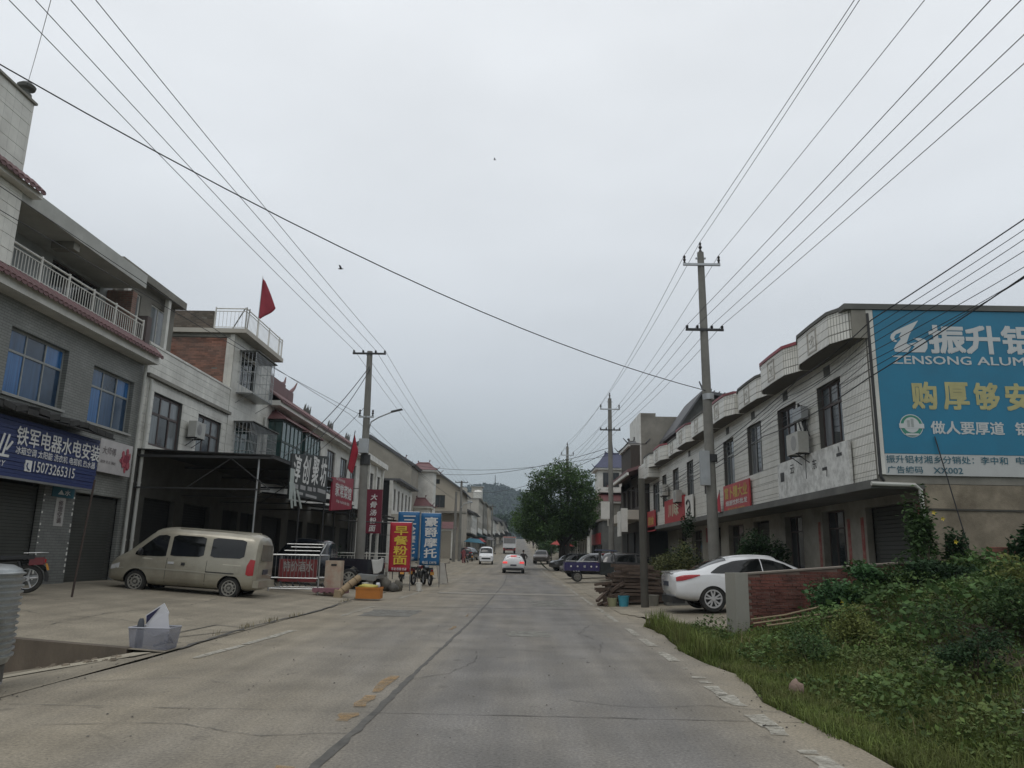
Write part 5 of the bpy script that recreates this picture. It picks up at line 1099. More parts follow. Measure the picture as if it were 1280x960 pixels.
pl1, j1 = utility_pole('near left utility pole with one crossarm and a street lamp arm', -7.12, 35, 10.85, False, [(10.62, .78, 'lv'), (7.6, .35, 'hv')], (-.13, 0), .22, .13)
pl2, j2 = utility_pole('farther left utility pole, the taller of a close pair', -7.35, 95, 9.9, False, [(10.1, .78, 'lv')], (0, 0), .2, .13)
pl3, j3 = utility_pole('shorter plain pole standing beside the far left utility pole', -7.8, 92, 8.4, False, [], (.1, 0), .2, .14)
pl4, j4 = utility_pole('distant thin utility pole on the far left roadside', -6.0, 165, 9.5, False, [(rz(165) + 9.0, .7, 'lv')], (0, 0), .2, .13)
lm = MB(); lm.tube([(-7.05, 34.9, 7.0), (-6.95, 34.8, 7.35), (-6.6, 34.7, 7.55), (-5.95, 34.5, 7.78)], .03, 6); lm.build('lamp_arm', galv, pl1); lh = MB(); lh.hexa([(-6.0, 34.40, 7.74), (-5.45, 34.30, 7.86), (-5.45, 34.46, 7.86), (-6.0, 34.56, 7.74), (-6.0, 34.42, 7.82), (-5.5, 34.32, 7.92), (-5.5, 34.44, 7.92), (-6.0, 34.54, 7.82)]); lh.build('lamp_head', darkm, pl1)
m_ = MB(); m_.box(-7.42, -7.0, 34.6, 34.82, 5.9, 6.55); m_.build('junction_box', galv, pl1); MB().tube([(-7.15, 35, 5.4), (-7.16, 35, 5.85)], .23, 12).build('strap_band', darkm, pl1)
m_ = MB(); m_.tube([(-7.3, 94.8, 7.0), (-6.9, 94.6, 7.5), (-6.0, 94.4, 7.7)], .05, 5); m_.build('lamp_arm', galv, pl2)
lgl = 'thin black overhead wire along the left poles running up to the top left'; lgg = 'wires along the left side of the street'
ls = [(-10.1, -12, 11.3), (-9.6, -12, 11.3), (-8.95, -12, 11.3), (-8.5, -12, 11.3)]
for k in range(4): wire([ls[k], j1[k], j2[k], j4[k]], .0085, .3, ('leftmost', 'second from left', 'third from left', 'rightmost')[k] + ' of the four wires on the left poles rising to the top left', lgg)
wire([(-12.5, -4, 9.6), (-8.0, 34.9, 7.72), (-8.0, 92, 8.0)], .009, .3, 'thin lower wire slanting over the left rooftops, upper of the two', 'lower wires over the left roofs')
wire([(-13.0, -2, 8.9), (-7.5, 34.9, 7.70), (-7.6, 92, 7.6)], .009, .3, 'thin lower wire slanting over the left rooftops, lower of the two', 'lower wires over the left roofs')
wire([(-6.4, 9.0, 10.2), (-12.75, 17.3, 12.9)], .006, .2, 'thin grey wire crossing the top left corner to the tower roof', 'loose wires')
wire([(-13.0, 10.0, 11.5), (6.3, 25.9, 7.15)], .014, 1.0, 'thick black cable sagging across the street from the upper left to the near right pole', 'street crossing cables')
wire([(-7.2, 34.9, 10.0), (-8.9, 28.5, 4.9)], .018, .3, 'black drop cable from the left pole to the dark canopy, left of the pair', 'drop cables'); wire([(-7.15, 34.9, 9.9), (-9.4, 31.0, 4.9)], .016, .5, 'black drop cable from the left pole to the dark canopy, right of the pair', 'drop cables')
wire([(-7.15, 35, 8.3), (-12.4, 44, 6.6)], .012, .2, 'short service cable from the left pole to the terrace of bay windows', 'drop cables')
for k, (p, q, sg) in enumerate((((-11.8, 86, 11.1), (7.9, 58, 9.3), .9), ((-11.8, 86, 10.6), (5.9, 50.6, 8.6), 1.1), ((-8.1, 95, 9.2), (5.9, 50.6, 8.4), 1.3))):
    wire([p, q], .018, sg, ('highest far cable crossing the street to the grey block', 'middle far cable crossing the street to the second right pole', 'lowest sagging far cable crossing the street to the second right pole')[k], 'far street crossing cables')
# low bundle running along the right facade and over the advertisement
bd = [(12.9, 10.5, 10.4), (12.5, 10.5, 10.0), (12.4, 10.5, 9.85), (12.2, 10.8, 9.2), (11.8, 11.2, 8.6), (11.6, 11.5, 8.35), (11.3, 12, 8.1), (11.6, 11, 8.7)]
for k, p in enumerate(bd):
    na = (8.0 - .03 * k, 17.0 + .05 * (k % 3), 6.95 - .20 * k); mids = (7.75, 21.0 + .5 * k, 6.5 - .16 * k); e_ = (7.9, 33 + k, 5.8 - .12 * k)
    wire([p, na, mids, e_, (6.4 if k % 2 else 8.0, 45, 5.3)], .008 if k not in (0, 7) else .014, .08 + .05 * (k % 3), ('uppermost cable of the bundle crossing the advertisement on the right' if k == 0 else 'thick lowest cable of the bundle crossing the advertisement on the right' if k == 7 else 'black service cable in the middle of the bundle sweeping past the advertisement and right facade'), 'service cable bundle on the right')
wire([(9.65, 17.9, 4.4), (10.15, 17.6, 1.1)], .014, .02, 'slanting rusty stay wire in front of the end wall below the advertisement', 'loose wires')
post = utility_pole('short dark timber-like post in front of the stacked timber', 3.78, 24, 4.0, False, [], (-.05, 0), .12, .10, None)[0]; post.children[0].data.materials[0] = mat('dark_weathered_post', (.075, .07, .058), .9, .25, 3, bump=.3, stretch=(1, 1, .3)); post['category'] = 'post'
t = tag(MB().tube([(-10.54, 18.64, zl(-10.5, 18.6)), (-10.46, 18.8, 3.1)], .025, 8).build('prop_post', mat('rusty_dark_pole', (.05, .035, .028), .8)), 'thin dark pole propping the awning in front of the left shutters', 'post')

# ================================================================== VEHICLES
def pch(xs, ys, x):
    i = int(np.clip(np.searchsorted(xs, x) - 1, 0, len(xs) - 2)); h = xs[i + 1] - xs[i]; t = (x - xs[i]) / h
    def sl(j):
        if j <= 0: return (ys[1] - ys[0]) / (xs[1] - xs[0])
        if j >= len(xs) - 1: return (ys[-1] - ys[-2]) / (xs[-1] - xs[-2])
        a = (ys[j] - ys[j - 1]) / (xs[j] - xs[j - 1]); b = (ys[j + 1] - ys[j]) / (xs[j + 1] - xs[j])
        return 0 if a * b <= 0 else 2 * a * b / (a + b)
    m0, m1 = sl(i), sl(i + 1); t = min(max(t, 0), 1)
    return (2 * t**3 - 3 * t**2 + 1) * ys[i] + (t**3 - 2 * t**2 + t) * h * m0 + (-2 * t**3 + 3 * t**2) * ys[i + 1] + (t**3 - t**2) * h * m1
class Body:
    # stations: (x, zbottom, zbelt, ztop, wlow, wbelt, wtop)
    def __init__(s, st, crown=9.0, tuck=14.0): s.st = st; s.xs = [q[0] for q in st]; s.crown = crown; s.tuck = tuck
    def par(s, x): return [pch(s.xs, [q[k] for q in s.st], x) for k in range(1, 7)]
    def hw(s, x, z):
        zb, zt0, zt, wl, wb, wt = s.par(x)
        if z >= zt0:
            t = min((z - zt0) / max(zt - zt0, .02), .999); return (wb + (wt - wb) * t) * (1 - t ** s.crown) ** (1 / 3)
        q = min((zt0 - z) / max(zt0 - zb, .02), .999); return (wb + (wl - wb) * q + .035 * math.sin(math.pi * q)) * (1 - q ** s.tuck) ** (1 / 3)
    def top(s, x, yf):     # height of the top skin at |y| = yf*wtop
        zb, zt0, zt, wl, wb, wt = s.par(x); t = (1 - min(abs(yf), .97) ** 3) ** (1 / s.crown); return zt0 + (zt - zt0) * t, yf * (wb + (wt - wb) * t)
    def mesh(s, n=54):
        xs = np.linspace(s.xs[0], s.xs[-1], n); mb = MB(); rings = []
        qs = [1, .992, .96, .9, .78, .62, .45, .28, .12, 0]; ts = [.15, .35, .55, .75, .88, .95, .985, 1]
        for x in xs:
            zb, zt0, zt, wl, wb, wt = s.par(x); pts = [(0, zb)]
            for q in qs: z = zt0 + (zb - zt0) * q; pts.append((s.hw(x, z) if q < 1 else wl * .55, z))
            for t in ts: z = zt0 + (zt - zt0) * t; pts.append((s.hw(x, z) if t < 1 else wt * .45, z))
            pts.append((0, zt)); rings.append(pts)
        m = len(rings[0]); full = []
        for x, pts in zip(xs, rings): full.append([(x, y, z) for y, z in pts] + [(x, -y, z) for y, z in pts[-2:0:-1]])
        M_ = len(full[0]); vs = [p for r_ in full for p in r_]
        fs = [(i * M_ + j, i * M_ + (j + 1) % M_, (i + 1) * M_ + (j + 1) % M_, (i + 1) * M_ + j) for i in range(n - 1) for j in range(M_)]
        fs += [tuple(range(M_))[::-1], tuple((n - 1) * M_ + j for j in range(M_))]; mb.add(vs, fs); return mb
def clean_body(parent, B, paint, arches, r, depth=.28, name='body'):
    o = B.mesh().build(name, [paint, blk], parent, smooth=True)
    for ax in arches:
        c = MB(); c.lathe([(r, -3), (r, 3)], (ax, 0, r * .86), 'y', 28); co = c.build('cut', blk)
        md = o.modifiers.new('b', 'BOOLEAN'); md.operation = 'DIFFERENCE'; md.object = co; md.solver = 'EXACT'
        dg = bpy.context.evaluated_depsgraph_get(); dg.update(); me = bpy.data.meshes.new_from_object(o.evaluated_get(dg)); o.modifiers.clear(); old = o.data; o.data = me; bpy.data.meshes.remove(old); bpy.data.objects.remove(co)
    me = o.data
    for p in me.polygons:
        for ax in arches:
            d = math.hypot(p.center.x - ax, p.center.z - r * .86)
            if d < r * 1.02 and abs(p.normal.y) < .6: p.material_index = 1
    me.set_sharp_from_angle(angle=R(35)); return o
def side_panel(parent, B, cols, mt, name, off=.010, sides=(1, -1), rows=4, th=.006):
    for sd_ in sides:
        mb = MB(); n = len(cols); vs = []
        for (x, z0, z1) in cols:
            for j in range(rows + 1): z = z0 + (z1 - z0) * j / rows; vs.append((x, sd_ * (B.hw(x, z) + off), z))
        for (x, z0, z1) in cols:
            for j in range(rows + 1): z = z0 + (z1 - z0) * j / rows; vs.append((x, sd_ * (B.hw(x, z) + off - th - .03), z))
        k = n * (rows + 1); g = lambda i, j: i * (rows + 1) + j
        fs = [(g(i, j), g(i + 1, j), g(i + 1, j + 1), g(i, j + 1)) for i in range(n - 1) for j in range(rows)]
        fs += [(k + g(i, j), k + g(i, j + 1), k + g(i + 1, j + 1), k + g(i + 1, j)) for i in range(n - 1) for j in range(rows)]
        fs += [(g(i, 0), k + g(i, 0), k + g(i + 1, 0), g(i + 1, 0)) for i in range(n - 1)] + [(g(i, rows), g(i + 1, rows), k + g(i + 1, rows), k + g(i, rows)) for i in range(n - 1)]
        fs += [(g(0, j), g(0, j + 1), k + g(0, j + 1), k + g(0, j)) for j in range(rows)] + [(g(n - 1, j), k + g(n - 1, j), k + g(n - 1, j + 1), g(n - 1, j + 1)) for j in range(rows)]
        mb.add(vs, fs); mb.build(name, mt, parent, smooth=True)
def win_cols(pts_top, pts_bot, n=9):
    x0 = max(pts_top[0][0], pts_bot[0][0]); x1 = min(pts_top[-1][0], pts_bot[-1][0]); f = lambda P, x: float(np.interp(x, [p[0] for p in P], [p[1] for p in P]))
    xs = sorted({*np.linspace(min(pts_top[0][0], pts_bot[0][0]), max(pts_top[-1][0], pts_bot[-1][0]), n)})
    return [(x, f(pts_bot, x), f(pts_top, x)) for x in xs]
def top_panel(parent, B, x0, x1, f0, f1, mt, name, off=.008, n=8, m=10):
    mb = MB(); vs = []
    for i in range(n + 1):
        x = x0 + (x1 - x0) * i / n; ff = f0 + (f1 - f0) * i / n
        for j in range(m + 1): yf = -ff + 2 * ff * j / m; z, y = B.top(x, yf); vs.append((x, y, z + off))
    mb.add(vs, [(i * (m + 1) + j, i * (m + 1) + j + 1, (i + 1) * (m + 1) + j + 1, (i + 1) * (m + 1) + j) for i in range(n) for j in range(m)]); mb.build(name, mt, parent, smooth=True)
def wheel(parent, x, y, r, w, style, rimm, s_):
    t = MB(); t.lathe([(r * .66, -w / 2), (r * .93, -w / 2), (r, -w * .32), (r, w * .32), (r * .93, w / 2), (r * .66, w / 2), (r * .64, 0), (r * .66, -w / 2)], (x, y, r), 'y', 30, cap=False); wo = t.build('wheel', rubber, parent, smooth=True)
    m_ = MB(); yo = y + s_ * w * .5
    m_.lathe([(r * .68, -.012), (r * .68, .008), (r * .62, .008), (r * .60, -.05), (r * .58, -.05), (r * .58, -.012)], (x, yo, r), 'y', 30) if False else None
    for i in range(30):
        a0, a1 = 2 * math.pi * i / 30, 2 * math.pi * (i + 1) / 30
        q = [(x + rr * math.cos(a), yo + s_ * d, r + rr * math.sin(a)) for rr, d in ((r * .69, .004), (r * .61, .004), (r * .57, -.06)) for a in (a0, a1)]
        m_.add(q, [(0, 1, 3, 2), (2, 3, 5, 4)])
    if style == 'spoke':
        for k in range(5):
            for dd in (-.20, .20):
                a = 2 * math.pi * k / 5 + .3; b_ = a + dd; c_, s2 = math.cos(a + dd * .35), math.sin(a + dd * .35)
                p0 = Vector((x + r * .12 * math.cos(a + dd), yo - s_ * .005, r + r * .12 * math.sin(a + dd))); p1 = Vector((x + r * .63 * math.cos(b_ + dd * .2), yo - s_ * .002, r + r * .63 * math.sin(b_ + dd * .2))); tq = Vector((-math.sin(b_), 0, math.cos(b_))) * r * .06
                m_.hexa([p0 - tq, p0 + tq, p1 + tq, p1 - tq] + [v - Vector((0, s_ * .03, 0)) for v in (p0 - tq, p0 + tq, p1 + tq, p1 - tq)])
        m_.lathe([(r * .15, -.03), (r * .15, .01), (r * .05, .012)], (x, yo - s_ * .004, r), 'y', 14)
    else:
        m_.lathe([(r * .46, -.02 * s_), (r * .44, .01 * s_), (r * .30, .015 * s_), (r * .26, -.02 * s_), (r * .16, -.02 * s_), (r * .13, .02 * s_), (r * .02, .02 * s_)], (x, yo - s_ * .02, r), 'y', 24)
        for k in range(10):
            a = 2 * math.pi * k / 10; p0 = Vector((x + r * .44 * math.cos(a), yo - s_ * .015, r + r * .44 * math.sin(a))); p1 = Vector((x + r * .6 * math.cos(a), yo - s_ * .03, r + r * .6 * math.sin(a))); tq = Vector((-math.sin(a), 0, math.cos(a))) * r * .055
            m_.hexa([p0 - tq, p0 + tq, p1 + tq, p1 - tq] + [v - Vector((0, s_ * .02, 0)) for v in (p0 - tq, p0 + tq, p1 + tq, p1 - tq)])
    m_.build('rim', rimm, wo, smooth=False)
    d = MB(); d.lathe([(r * .57, -.01), (r * .57, .0), (.01, .0)], (x, y + s_ * (w * .5 - .07), r), 'y', 20); d.build('brake_disc', blk, wo)
def grp_shadow(): pass

# ---- champagne van (front towards -x when turned) ----------------------------------
vp = mat('dusty_champagne_paint', (.36, .335, .265), .34, .06, 2, metal=.3, coat=.5, dirt=(.17, .15, .115), dirt_amt=.6, dscale=1.4)
van = thing('parked_van', 'champagne silver minivan parked nose in beside the grey building', 'van', (0, 0, 0))
Bv = Body([(-2.2, .40, .95, 1.60, .66, .72, .60), (-2.14, .28, .98, 1.76, .76, .80, .66), (-1.9, .24, .99, 1.86, .79, .82, .69), (-.8, .22, 1.0, 1.90, .80, .83, .70), (.4, .22, 1.0, 1.90, .80, .83, .70), (.95, .22, .99, 1.83, .80, .83, .68), (1.35, .22, .97, 1.52, .80, .82, .64), (1.72, .24, .93, 1.16, .79, .80, .66), (2.0, .26, .84, .98, .76, .77, .66), (2.15, .30, .72, .84, .70, .71, .60), (2.22, .40, .60, .68, .56, .60, .5)])
clean_body(van, Bv, vp, (-1.45, 1.33), .36)
tr_ = [(-1.98, 1.60), (-1.92, 1.64), (-1.25, 1.66), (-1.15, 1.63)]; bt_ = [(-1.98, 1.16), (-1.9, 1.12), (-1.2, 1.10), (-1.15, 1.13)]
side_panel(van, Bv, win_cols([(-1.78, 1.62), (-1.7, 1.66), (-.85, 1.67), (-.78, 1.63)], [(-1.78, 1.20), (-1.7, 1.14), (-.85, 1.12), (-.78, 1.16)]), glassv, 'side_window')
side_panel(van, Bv, win_cols([(-.58, 1.63), (-.52, 1.67), (.30, 1.67), (.38, 1.62)], [(-.58, 1.16), (-.52, 1.11), (.34, 1.08), (.40, 1.10)]), glassv, 'side_window')
side_panel(van, Bv, win_cols([(.52, 1.62), (.60, 1.66), (.88, 1.62), (1.12, 1.42), (1.44, 1.13)], [(.52, 1.07), (.6, 1.05), (1.3, 1.03), (1.44, 1.05)]), glassv, 'side_window')
top_panel(van, Bv, 1.02, 1.58, .90, .93, glassv, 'windscreen')
for s_ in (1, -1):
    side_panel(van, Bv, [(-1.72, .93, .955), (1.2, .955, .98)], mat('waist_crease_highlight', (.50, .47, .38), .4), 'waist_line', .006, (s_,), 1)  # highlight along the body crease painted as a lighter strip
    for nm, x0, x1, z0, z1, mt in (('door_handle', .25, .42, .86, .92, rim_m), ('door_handle', -.08, .03, .84, .92, blk), ('door_rail', -1.55, -.72, .70, .725, blk)):
        side_panel(van, Bv, [(x0, z0, z1), (x1, z0, z1)], mt, nm, .02, (s_,), 1, .02)
    for x in (-.72, .46):   # door seams
        side_panel(van, Bv, [(x, .34, 1.02), (x + .012, .34, 1.02)], blk, 'door_seam', .002, (s_,), 6)
    side_panel(van, Bv, [(-2.1, .62, .67), (-1.0, .66, .70), (0, .68, .72), (1.0, .68, .72), (1.95, .64, .67)], mat('lighter_trim_strip', (.36, .34, .28), .4, metal=.3), 'side_trim', .012, (s_,), 1)
    side_panel(van, Bv, [(-2.12, .70, 1.12), (-1.98, .68, 1.14), (-1.90, .72, .95)], lamp_r, 'tail_light', .012, (s_,), 4)
    side_panel(van, Bv, [(1.85, .66, .80), (2.1, .60, .72)], lamp_w, 'headlight', .014, (s_,), 3)
    m_ = MB(); m_.tube([(1.22, s_ * .80, 1.08), (1.22, s_ * .98, 1.12)], .02, 6); m_.lathe([(.02, -.05), (.10, -.04), (.11, .02), (.05, .05)], (1.22, s_ * .98, 1.14), 'x', 12); m_.build('mirror', blk, van, smooth=True)
m_ = MB(); m_.hexa([(-2.222, -.56, 1.10), (-2.19, -.56, 1.10), (-2.19, .56, 1.10), (-2.222, .56, 1.10), (-2.20, -.50, 1.56), (-2.14, -.50, 1.58), (-2.14, .50, 1.58), (-2.20, .50, 1.56)]); m_.build('rear_window', mat('reflection_toned_rear_glass', (.12, .115, .095), .25, .1, 3), van)  # reflection in the rear window put into a paler glass colour
m_ = MB(); m_.box(-2.30, -2.12, -.78, .78, .36, .56); m_.build('rear_bumper', vp, van); MB().box(-2.23, -2.20, -.22, .22, .72, .86).build('number_plate', mat('blue_number_plate', (.05, .055, .07), .4), van)
for y in (-.5, .5): m_ = MB(); m_.box(-1.8, .35, y - .015, y + .015, 1.86, 1.895) ; m_.build('roof_rib', vp, van)
for x in (-1.45, 1.33):
    for s_ in (1, -1): wheel(van, x, s_ * .70, .31, .19, 'steel', rim_d, s_)
van.scale = (.96, 1, 1); van.location = (-9.66, 23.15, .21); van.rotation_euler = (0, R(-3.0), R(180 + 1.5)); 
van.location.z = .19

# ---- white sedan ---------------------------------------------------------------------
wp = mat('white_car_paint', (.68, .69, .70), .22, .03, 2, coat=.8, spec=.5, dirt=(.5, .48, .44), dirt_amt=.25, dscale=1.5)
kia = thing('parked_car', 'white fastback sedan parked behind the concrete pillar on the right', 'car', (0, 0, 0))
Bk = Body([(-2.43, .52, .86, .97, .62, .66, .56), (-2.36, .36, .90, 1.03, .80, .80, .68), (-2.15, .30, .93, 1.06, .87, .88, .72), (-1.75, .25, .95, 1.10, .89, .91, .68), (-1.3, .22, .965, 1.27, .90, .92, .62), (-.75, .20, .96, 1.43, .90, .92, .60), (-.2, .20, .945, 1.47, .90, .92, .60), (.3, .20, .93, 1.44, .90, .915, .60), (.85, .20, .91, 1.22, .89, .91, .64), (1.25, .21, .88, 1.00, .89, .90, .70), (1.8, .23, .80, .90, .87, .88, .72), (2.2, .28, .68, .78, .80, .81, .66), (2.42, .36, .56, .64, .64, .68, .55)], 7)
clean_body(kia, Bk, wp, (-1.40, 1.40), .365)
side_panel(kia, Bk, win_cols([(-1.42, 1.02), (-1.15, 1.185), (-.75, 1.31), (-.25, 1.355), (-.05, 1.36)], [(-1.42, 1.00), (-1.2, .99), (-.05, .975)], 14), glassv, 'side_window', rows=9)
side_panel(kia, Bk, win_cols([(-.02, 1.36), (.25, 1.33), (.6, 1.215), (.98, 1.00)], [(-.02, .975), (.8, .955), (.98, .96)], 14), glassv, 'side_window', rows=9)
top_panel(kia, Bk, -1.95, -.92, .80, .90, glassv, 'rear_window'); top_panel(kia, Bk, .42, 1.18, .90, .90, glassv, 'windscreen')
for s_ in (1, -1):
    side_panel(kia, Bk, win_cols([(-2.34, .90), (-2.2, .945), (-1.95, .965), (-1.72, .965)], [(-2.34, .80), (-2.2, .81), (-1.95, .87), (-1.72, .94)], 14), lamp_r, 'tail_light', .02, (s_,), 6)
    side_panel(kia, Bk, [(-.98, .80, .825), (-.78, .80, .825)], steel, 'door_handle', .022, (s_,), 1); side_panel(kia, Bk, [(.18, .79, .815), (.38, .79, .815)], steel, 'door_handle', .022, (s_,), 1)
    side_panel(kia, Bk, [(-.04, .30, .96), (-.028, .30, .96)], blk, 'door_seam', .002, (s_,), 6); side_panel(kia, Bk, [(1.05, .30, .93), (1.062, .30, .93)], blk, 'door_seam', .002, (s_,), 6)
    side_panel(kia, Bk, [(-1.0, .22, .30), (1.0, .22, .30)], blk, 'sill_trim', .008, (s_,), 1)
    m_ = MB(); m_.lathe([(.03, -.09), (.09, -.06), (.10, .04), (.04, .09)], (.82, s_ * 1.02, 1.0), 'x', 12); m_.tube([(.85, s_ * .88, .95), (.83, s_ * .98, .97)], .025, 6); m_.build('mirror', wp, kia, smooth=True)
m_ = MB(); m_.hexa([(-2.43, -.62, .99), (-2.2, -.64, 1.01), (-2.2, .64, 1.01), (-2.43, .62, .99), (-2.45, -.62, 1.035), (-2.2, -.64, 1.045), (-2.2, .64, 1.045), (-2.45, .62, 1.035)]); m_.build('boot_lip', wp, kia)
MB().box(-2.46, -2.40, -.28, .28, .66, .78).build('number_plate', mat('dark_plate', (.03, .035, .05)), kia); m_ = MB(); m_.box(-2.44, -2.1, -.68, .68, .22, .40); m_.build('rear_diffuser', blk, kia)
for x in (-1.40, 1.40):
    for s_ in (1, -1): wheel(kia, x, s_ * .80, .345, .22, 'spoke', rim_m, s_)
kia.location = (6.48, 21.85, zr(6.6, 21.8) + .012); kia.rotation_euler = (0, R(-1.5), R(1.0))

# ---- dark pickup under the canopy ------------------------------------------------------
def pickup(label, paint, loc, rot):
    t = thing('parked_pickup', label, 'pickup truck', (0, 0, 0))
    B = Body([(-.72, .32, 1.0, 1.12, .86, .88, .80), (-.70, .3, 1.05, 1.60, .88, .90, .66), (-.45, .3, 1.08, 1.76, .9, .92, .68), (.5, .3, 1.08, 1.80, .9, .92, .70), (.95, .3, 1.06, 1.68, .9, .92, .68), (1.45, .3, 1.04, 1.18, .9, .91, .74), (2.2, .32, .98, 1.06, .88, .89, .76), (2.55, .38, .78, .88, .78, .8, .7)])
    clean_body(t, B, paint, (1.75,), .42)
    side_panel(t, B, win_cols([(-.58, 1.55), (-.4, 1.66), (.1, 1.68)], [(-.58, 1.14), (.1, 1.12)]), glassv, 'side_window'); side_panel(t, B, win_cols([(.18, 1.68), (.8, 1.6), (1.25, 1.22)], [(.18, 1.12), (1.25, 1.12)]), glassv, 'side_window')
    m_ = MB(); 
    for s_ in (1, -1):
        pr = [(-2.65, .55), (-2.65, 1.10), (-.74, 1.10), (-.74, .45), (-1.18, .45), (-1.22, .68), (-1.4, .82), (-1.6, .86), (-1.8, .82), (-1.98, .68), (-2.02, .5)]
        m_.prism([(x, s_ * .90, z) for x, z in pr], (0, -s_ * .05, 0))
    m_.box(-2.66, -2.60, -.84, .84, .55, 1.10); m_.box(-2.6, -.74, -.84, .84, .62, .66); m_.box(-.80, -.74, -.84, .84, .66, 1.12)
    m_.build('cargo_bed', paint, t)
    for s_ in (1, -1): MB().box(-2.665, -2.50, s_ * .86 - .05, s_ * .86 + .055, .78, 1.02).build('tail_light', lamp_r, t)
    MB().box(-2.72, -2.62, -.8, .8, .42, .54).build('rear_bumper', steel, t)
    for x in (-1.6, 1.75):
        for s_ in (1, -1): wheel(t, x, s_ * .78, .37, .24, 'spoke', rim_d, s_)
    t.location = loc; t.rotation_euler = rot; return t
pickup('dark blue black pickup truck parked under the left canopy behind the metal rack', mat('dark_navy_paint', (.012, .014, .02), .2, .1, 2, coat=.6), (-8.25, 31.6, zl(-8, 31) + .01), (0, R(-2), R(180)))

# ---- white crossover driving ahead ------------------------------------------------------
def crossover(label, paint, loc, rz_, lamps=lamp_on, cat='car', nm='car'):
    t = thing(nm, label, cat, (0, 0, 0))
    B = Body([(-2.15, .45, .85, 1.05, .70, .78, .60), (-2.08, .34, .96, 1.35, .84, .88, .60), (-1.8, .27, 1.0, 1.55, .88, .91, .62), (-1.1, .24, 1.0, 1.62, .89, .92, .64), (.2, .24, .98, 1.60, .89, .92, .64), (.75, .24, .96, 1.42, .89, .91, .66), (1.2, .25, .93, 1.06, .88, .9, .72), (1.8, .28, .84, .94, .84, .86, .7), (2.12, .36, .66, .76, .7, .74, .6)])
    clean_body(t, B, paint, (-1.32, 1.32), .38)
    side_panel(t, B, win_cols([(-1.6, 1.36), (-1.3, 1.46), (-.1, 1.50)], [(-1.6, 1.1), (-.1, 1.05)]), glassv, 'side_window'); side_panel(t, B, win_cols([(0, 1.5), (.5, 1.4), (1.0, 1.08)], [(0, 1.05), (1.0, 1.03)]), glassv, 'side_window')
    m_ = MB(); m_.hexa([(-2.135, -.60, 1.08), (-2.05, -.60, 1.08), (-2.05, .60, 1.08), (-2.135, .60, 1.08), (-2.02, -.50, 1.42), (-1.9, -.50, 1.45), (-1.9, .50, 1.45), (-2.02, .50, 1.42)]); m_.build('rear_window', glassv, t)
    for s_ in (1, -1): MB().box(-2.17, -2.02, min(s_ * .86, s_ * .50), max(s_ * .86, s_ * .50), .86, 1.02).build('tail_light', lamps, t)
    MB().box(-2.05, -1.85, -.25, .25, 1.50, 1.54).build('third_brake_light', lamps, t); MB().box(-2.19, -2.15, -.25, .25, .66, .78).build('number_plate', mat('dark_plate', (.03, .05, .12)), t)
    MB().box(-2.2, -2.0, -.82, .82, .28, .48).build('bumper_trim', blk, t); top_panel(t, B, .32, 1.12, .88, .88, glassv, 'windscreen')
    for x in (-1.32, 1.32):
        for s_ in (1, -1): wheel(t, x, s_ * .78, .345, .24, 'spoke', rim_m, s_)
    t.location = loc; t.rotation_euler = (0, 0, rz_); return t
crossover('white crossover car with lit brake lights driving away in the road', wp, (-.52, 66.0, rz(63) + .02), R(90)).scale = (1, 1, .93)
dk = mat('dark_grey_car_paint', (.04, .04, .042), .2, .1, coat=.6); slv = mat('silver_car_paint', (.33, .34, .35), .3, .05, metal=.5, coat=.5)
crossover('dark parked car behind the blue three wheeler, partly hidden', dk, (4.9, 53, zr(5, 52) + .02), R(188), lamp_r, nm='parked_car')
crossover('silver parked car glimpsed between the three wheeler and the timber stack', mat('dim_silver_car_paint', (.07, .07, .07), .25, .05, metal=.4, coat=.5), (7.0, 48.5, zr(6, 47) + .02), R(5), lamp_r, nm='parked_car')
crossover('grey parked car under the big tree by the roadside', mat('grey_car_paint', (.05, .05, .05), .3, .1, metal=.3, coat=.4), (4.9, 72.5, zr(3.5, 70) + .02), R(200), lamp_r, nm='parked_car')
crossover('brown parked car past the big tree by the roadside', mat('brown_car_paint', (.06, .05, .042), .3, .1, metal=.3, coat=.4), (2.6, 95, rz(95) + .05), R(265), lamp_r, nm='parked_car')
crossover('small dark parked car nearest the far left poles', dk, (-6.6, 102, rz(102) + .05), R(80), lamp_r, nm='parked_car')
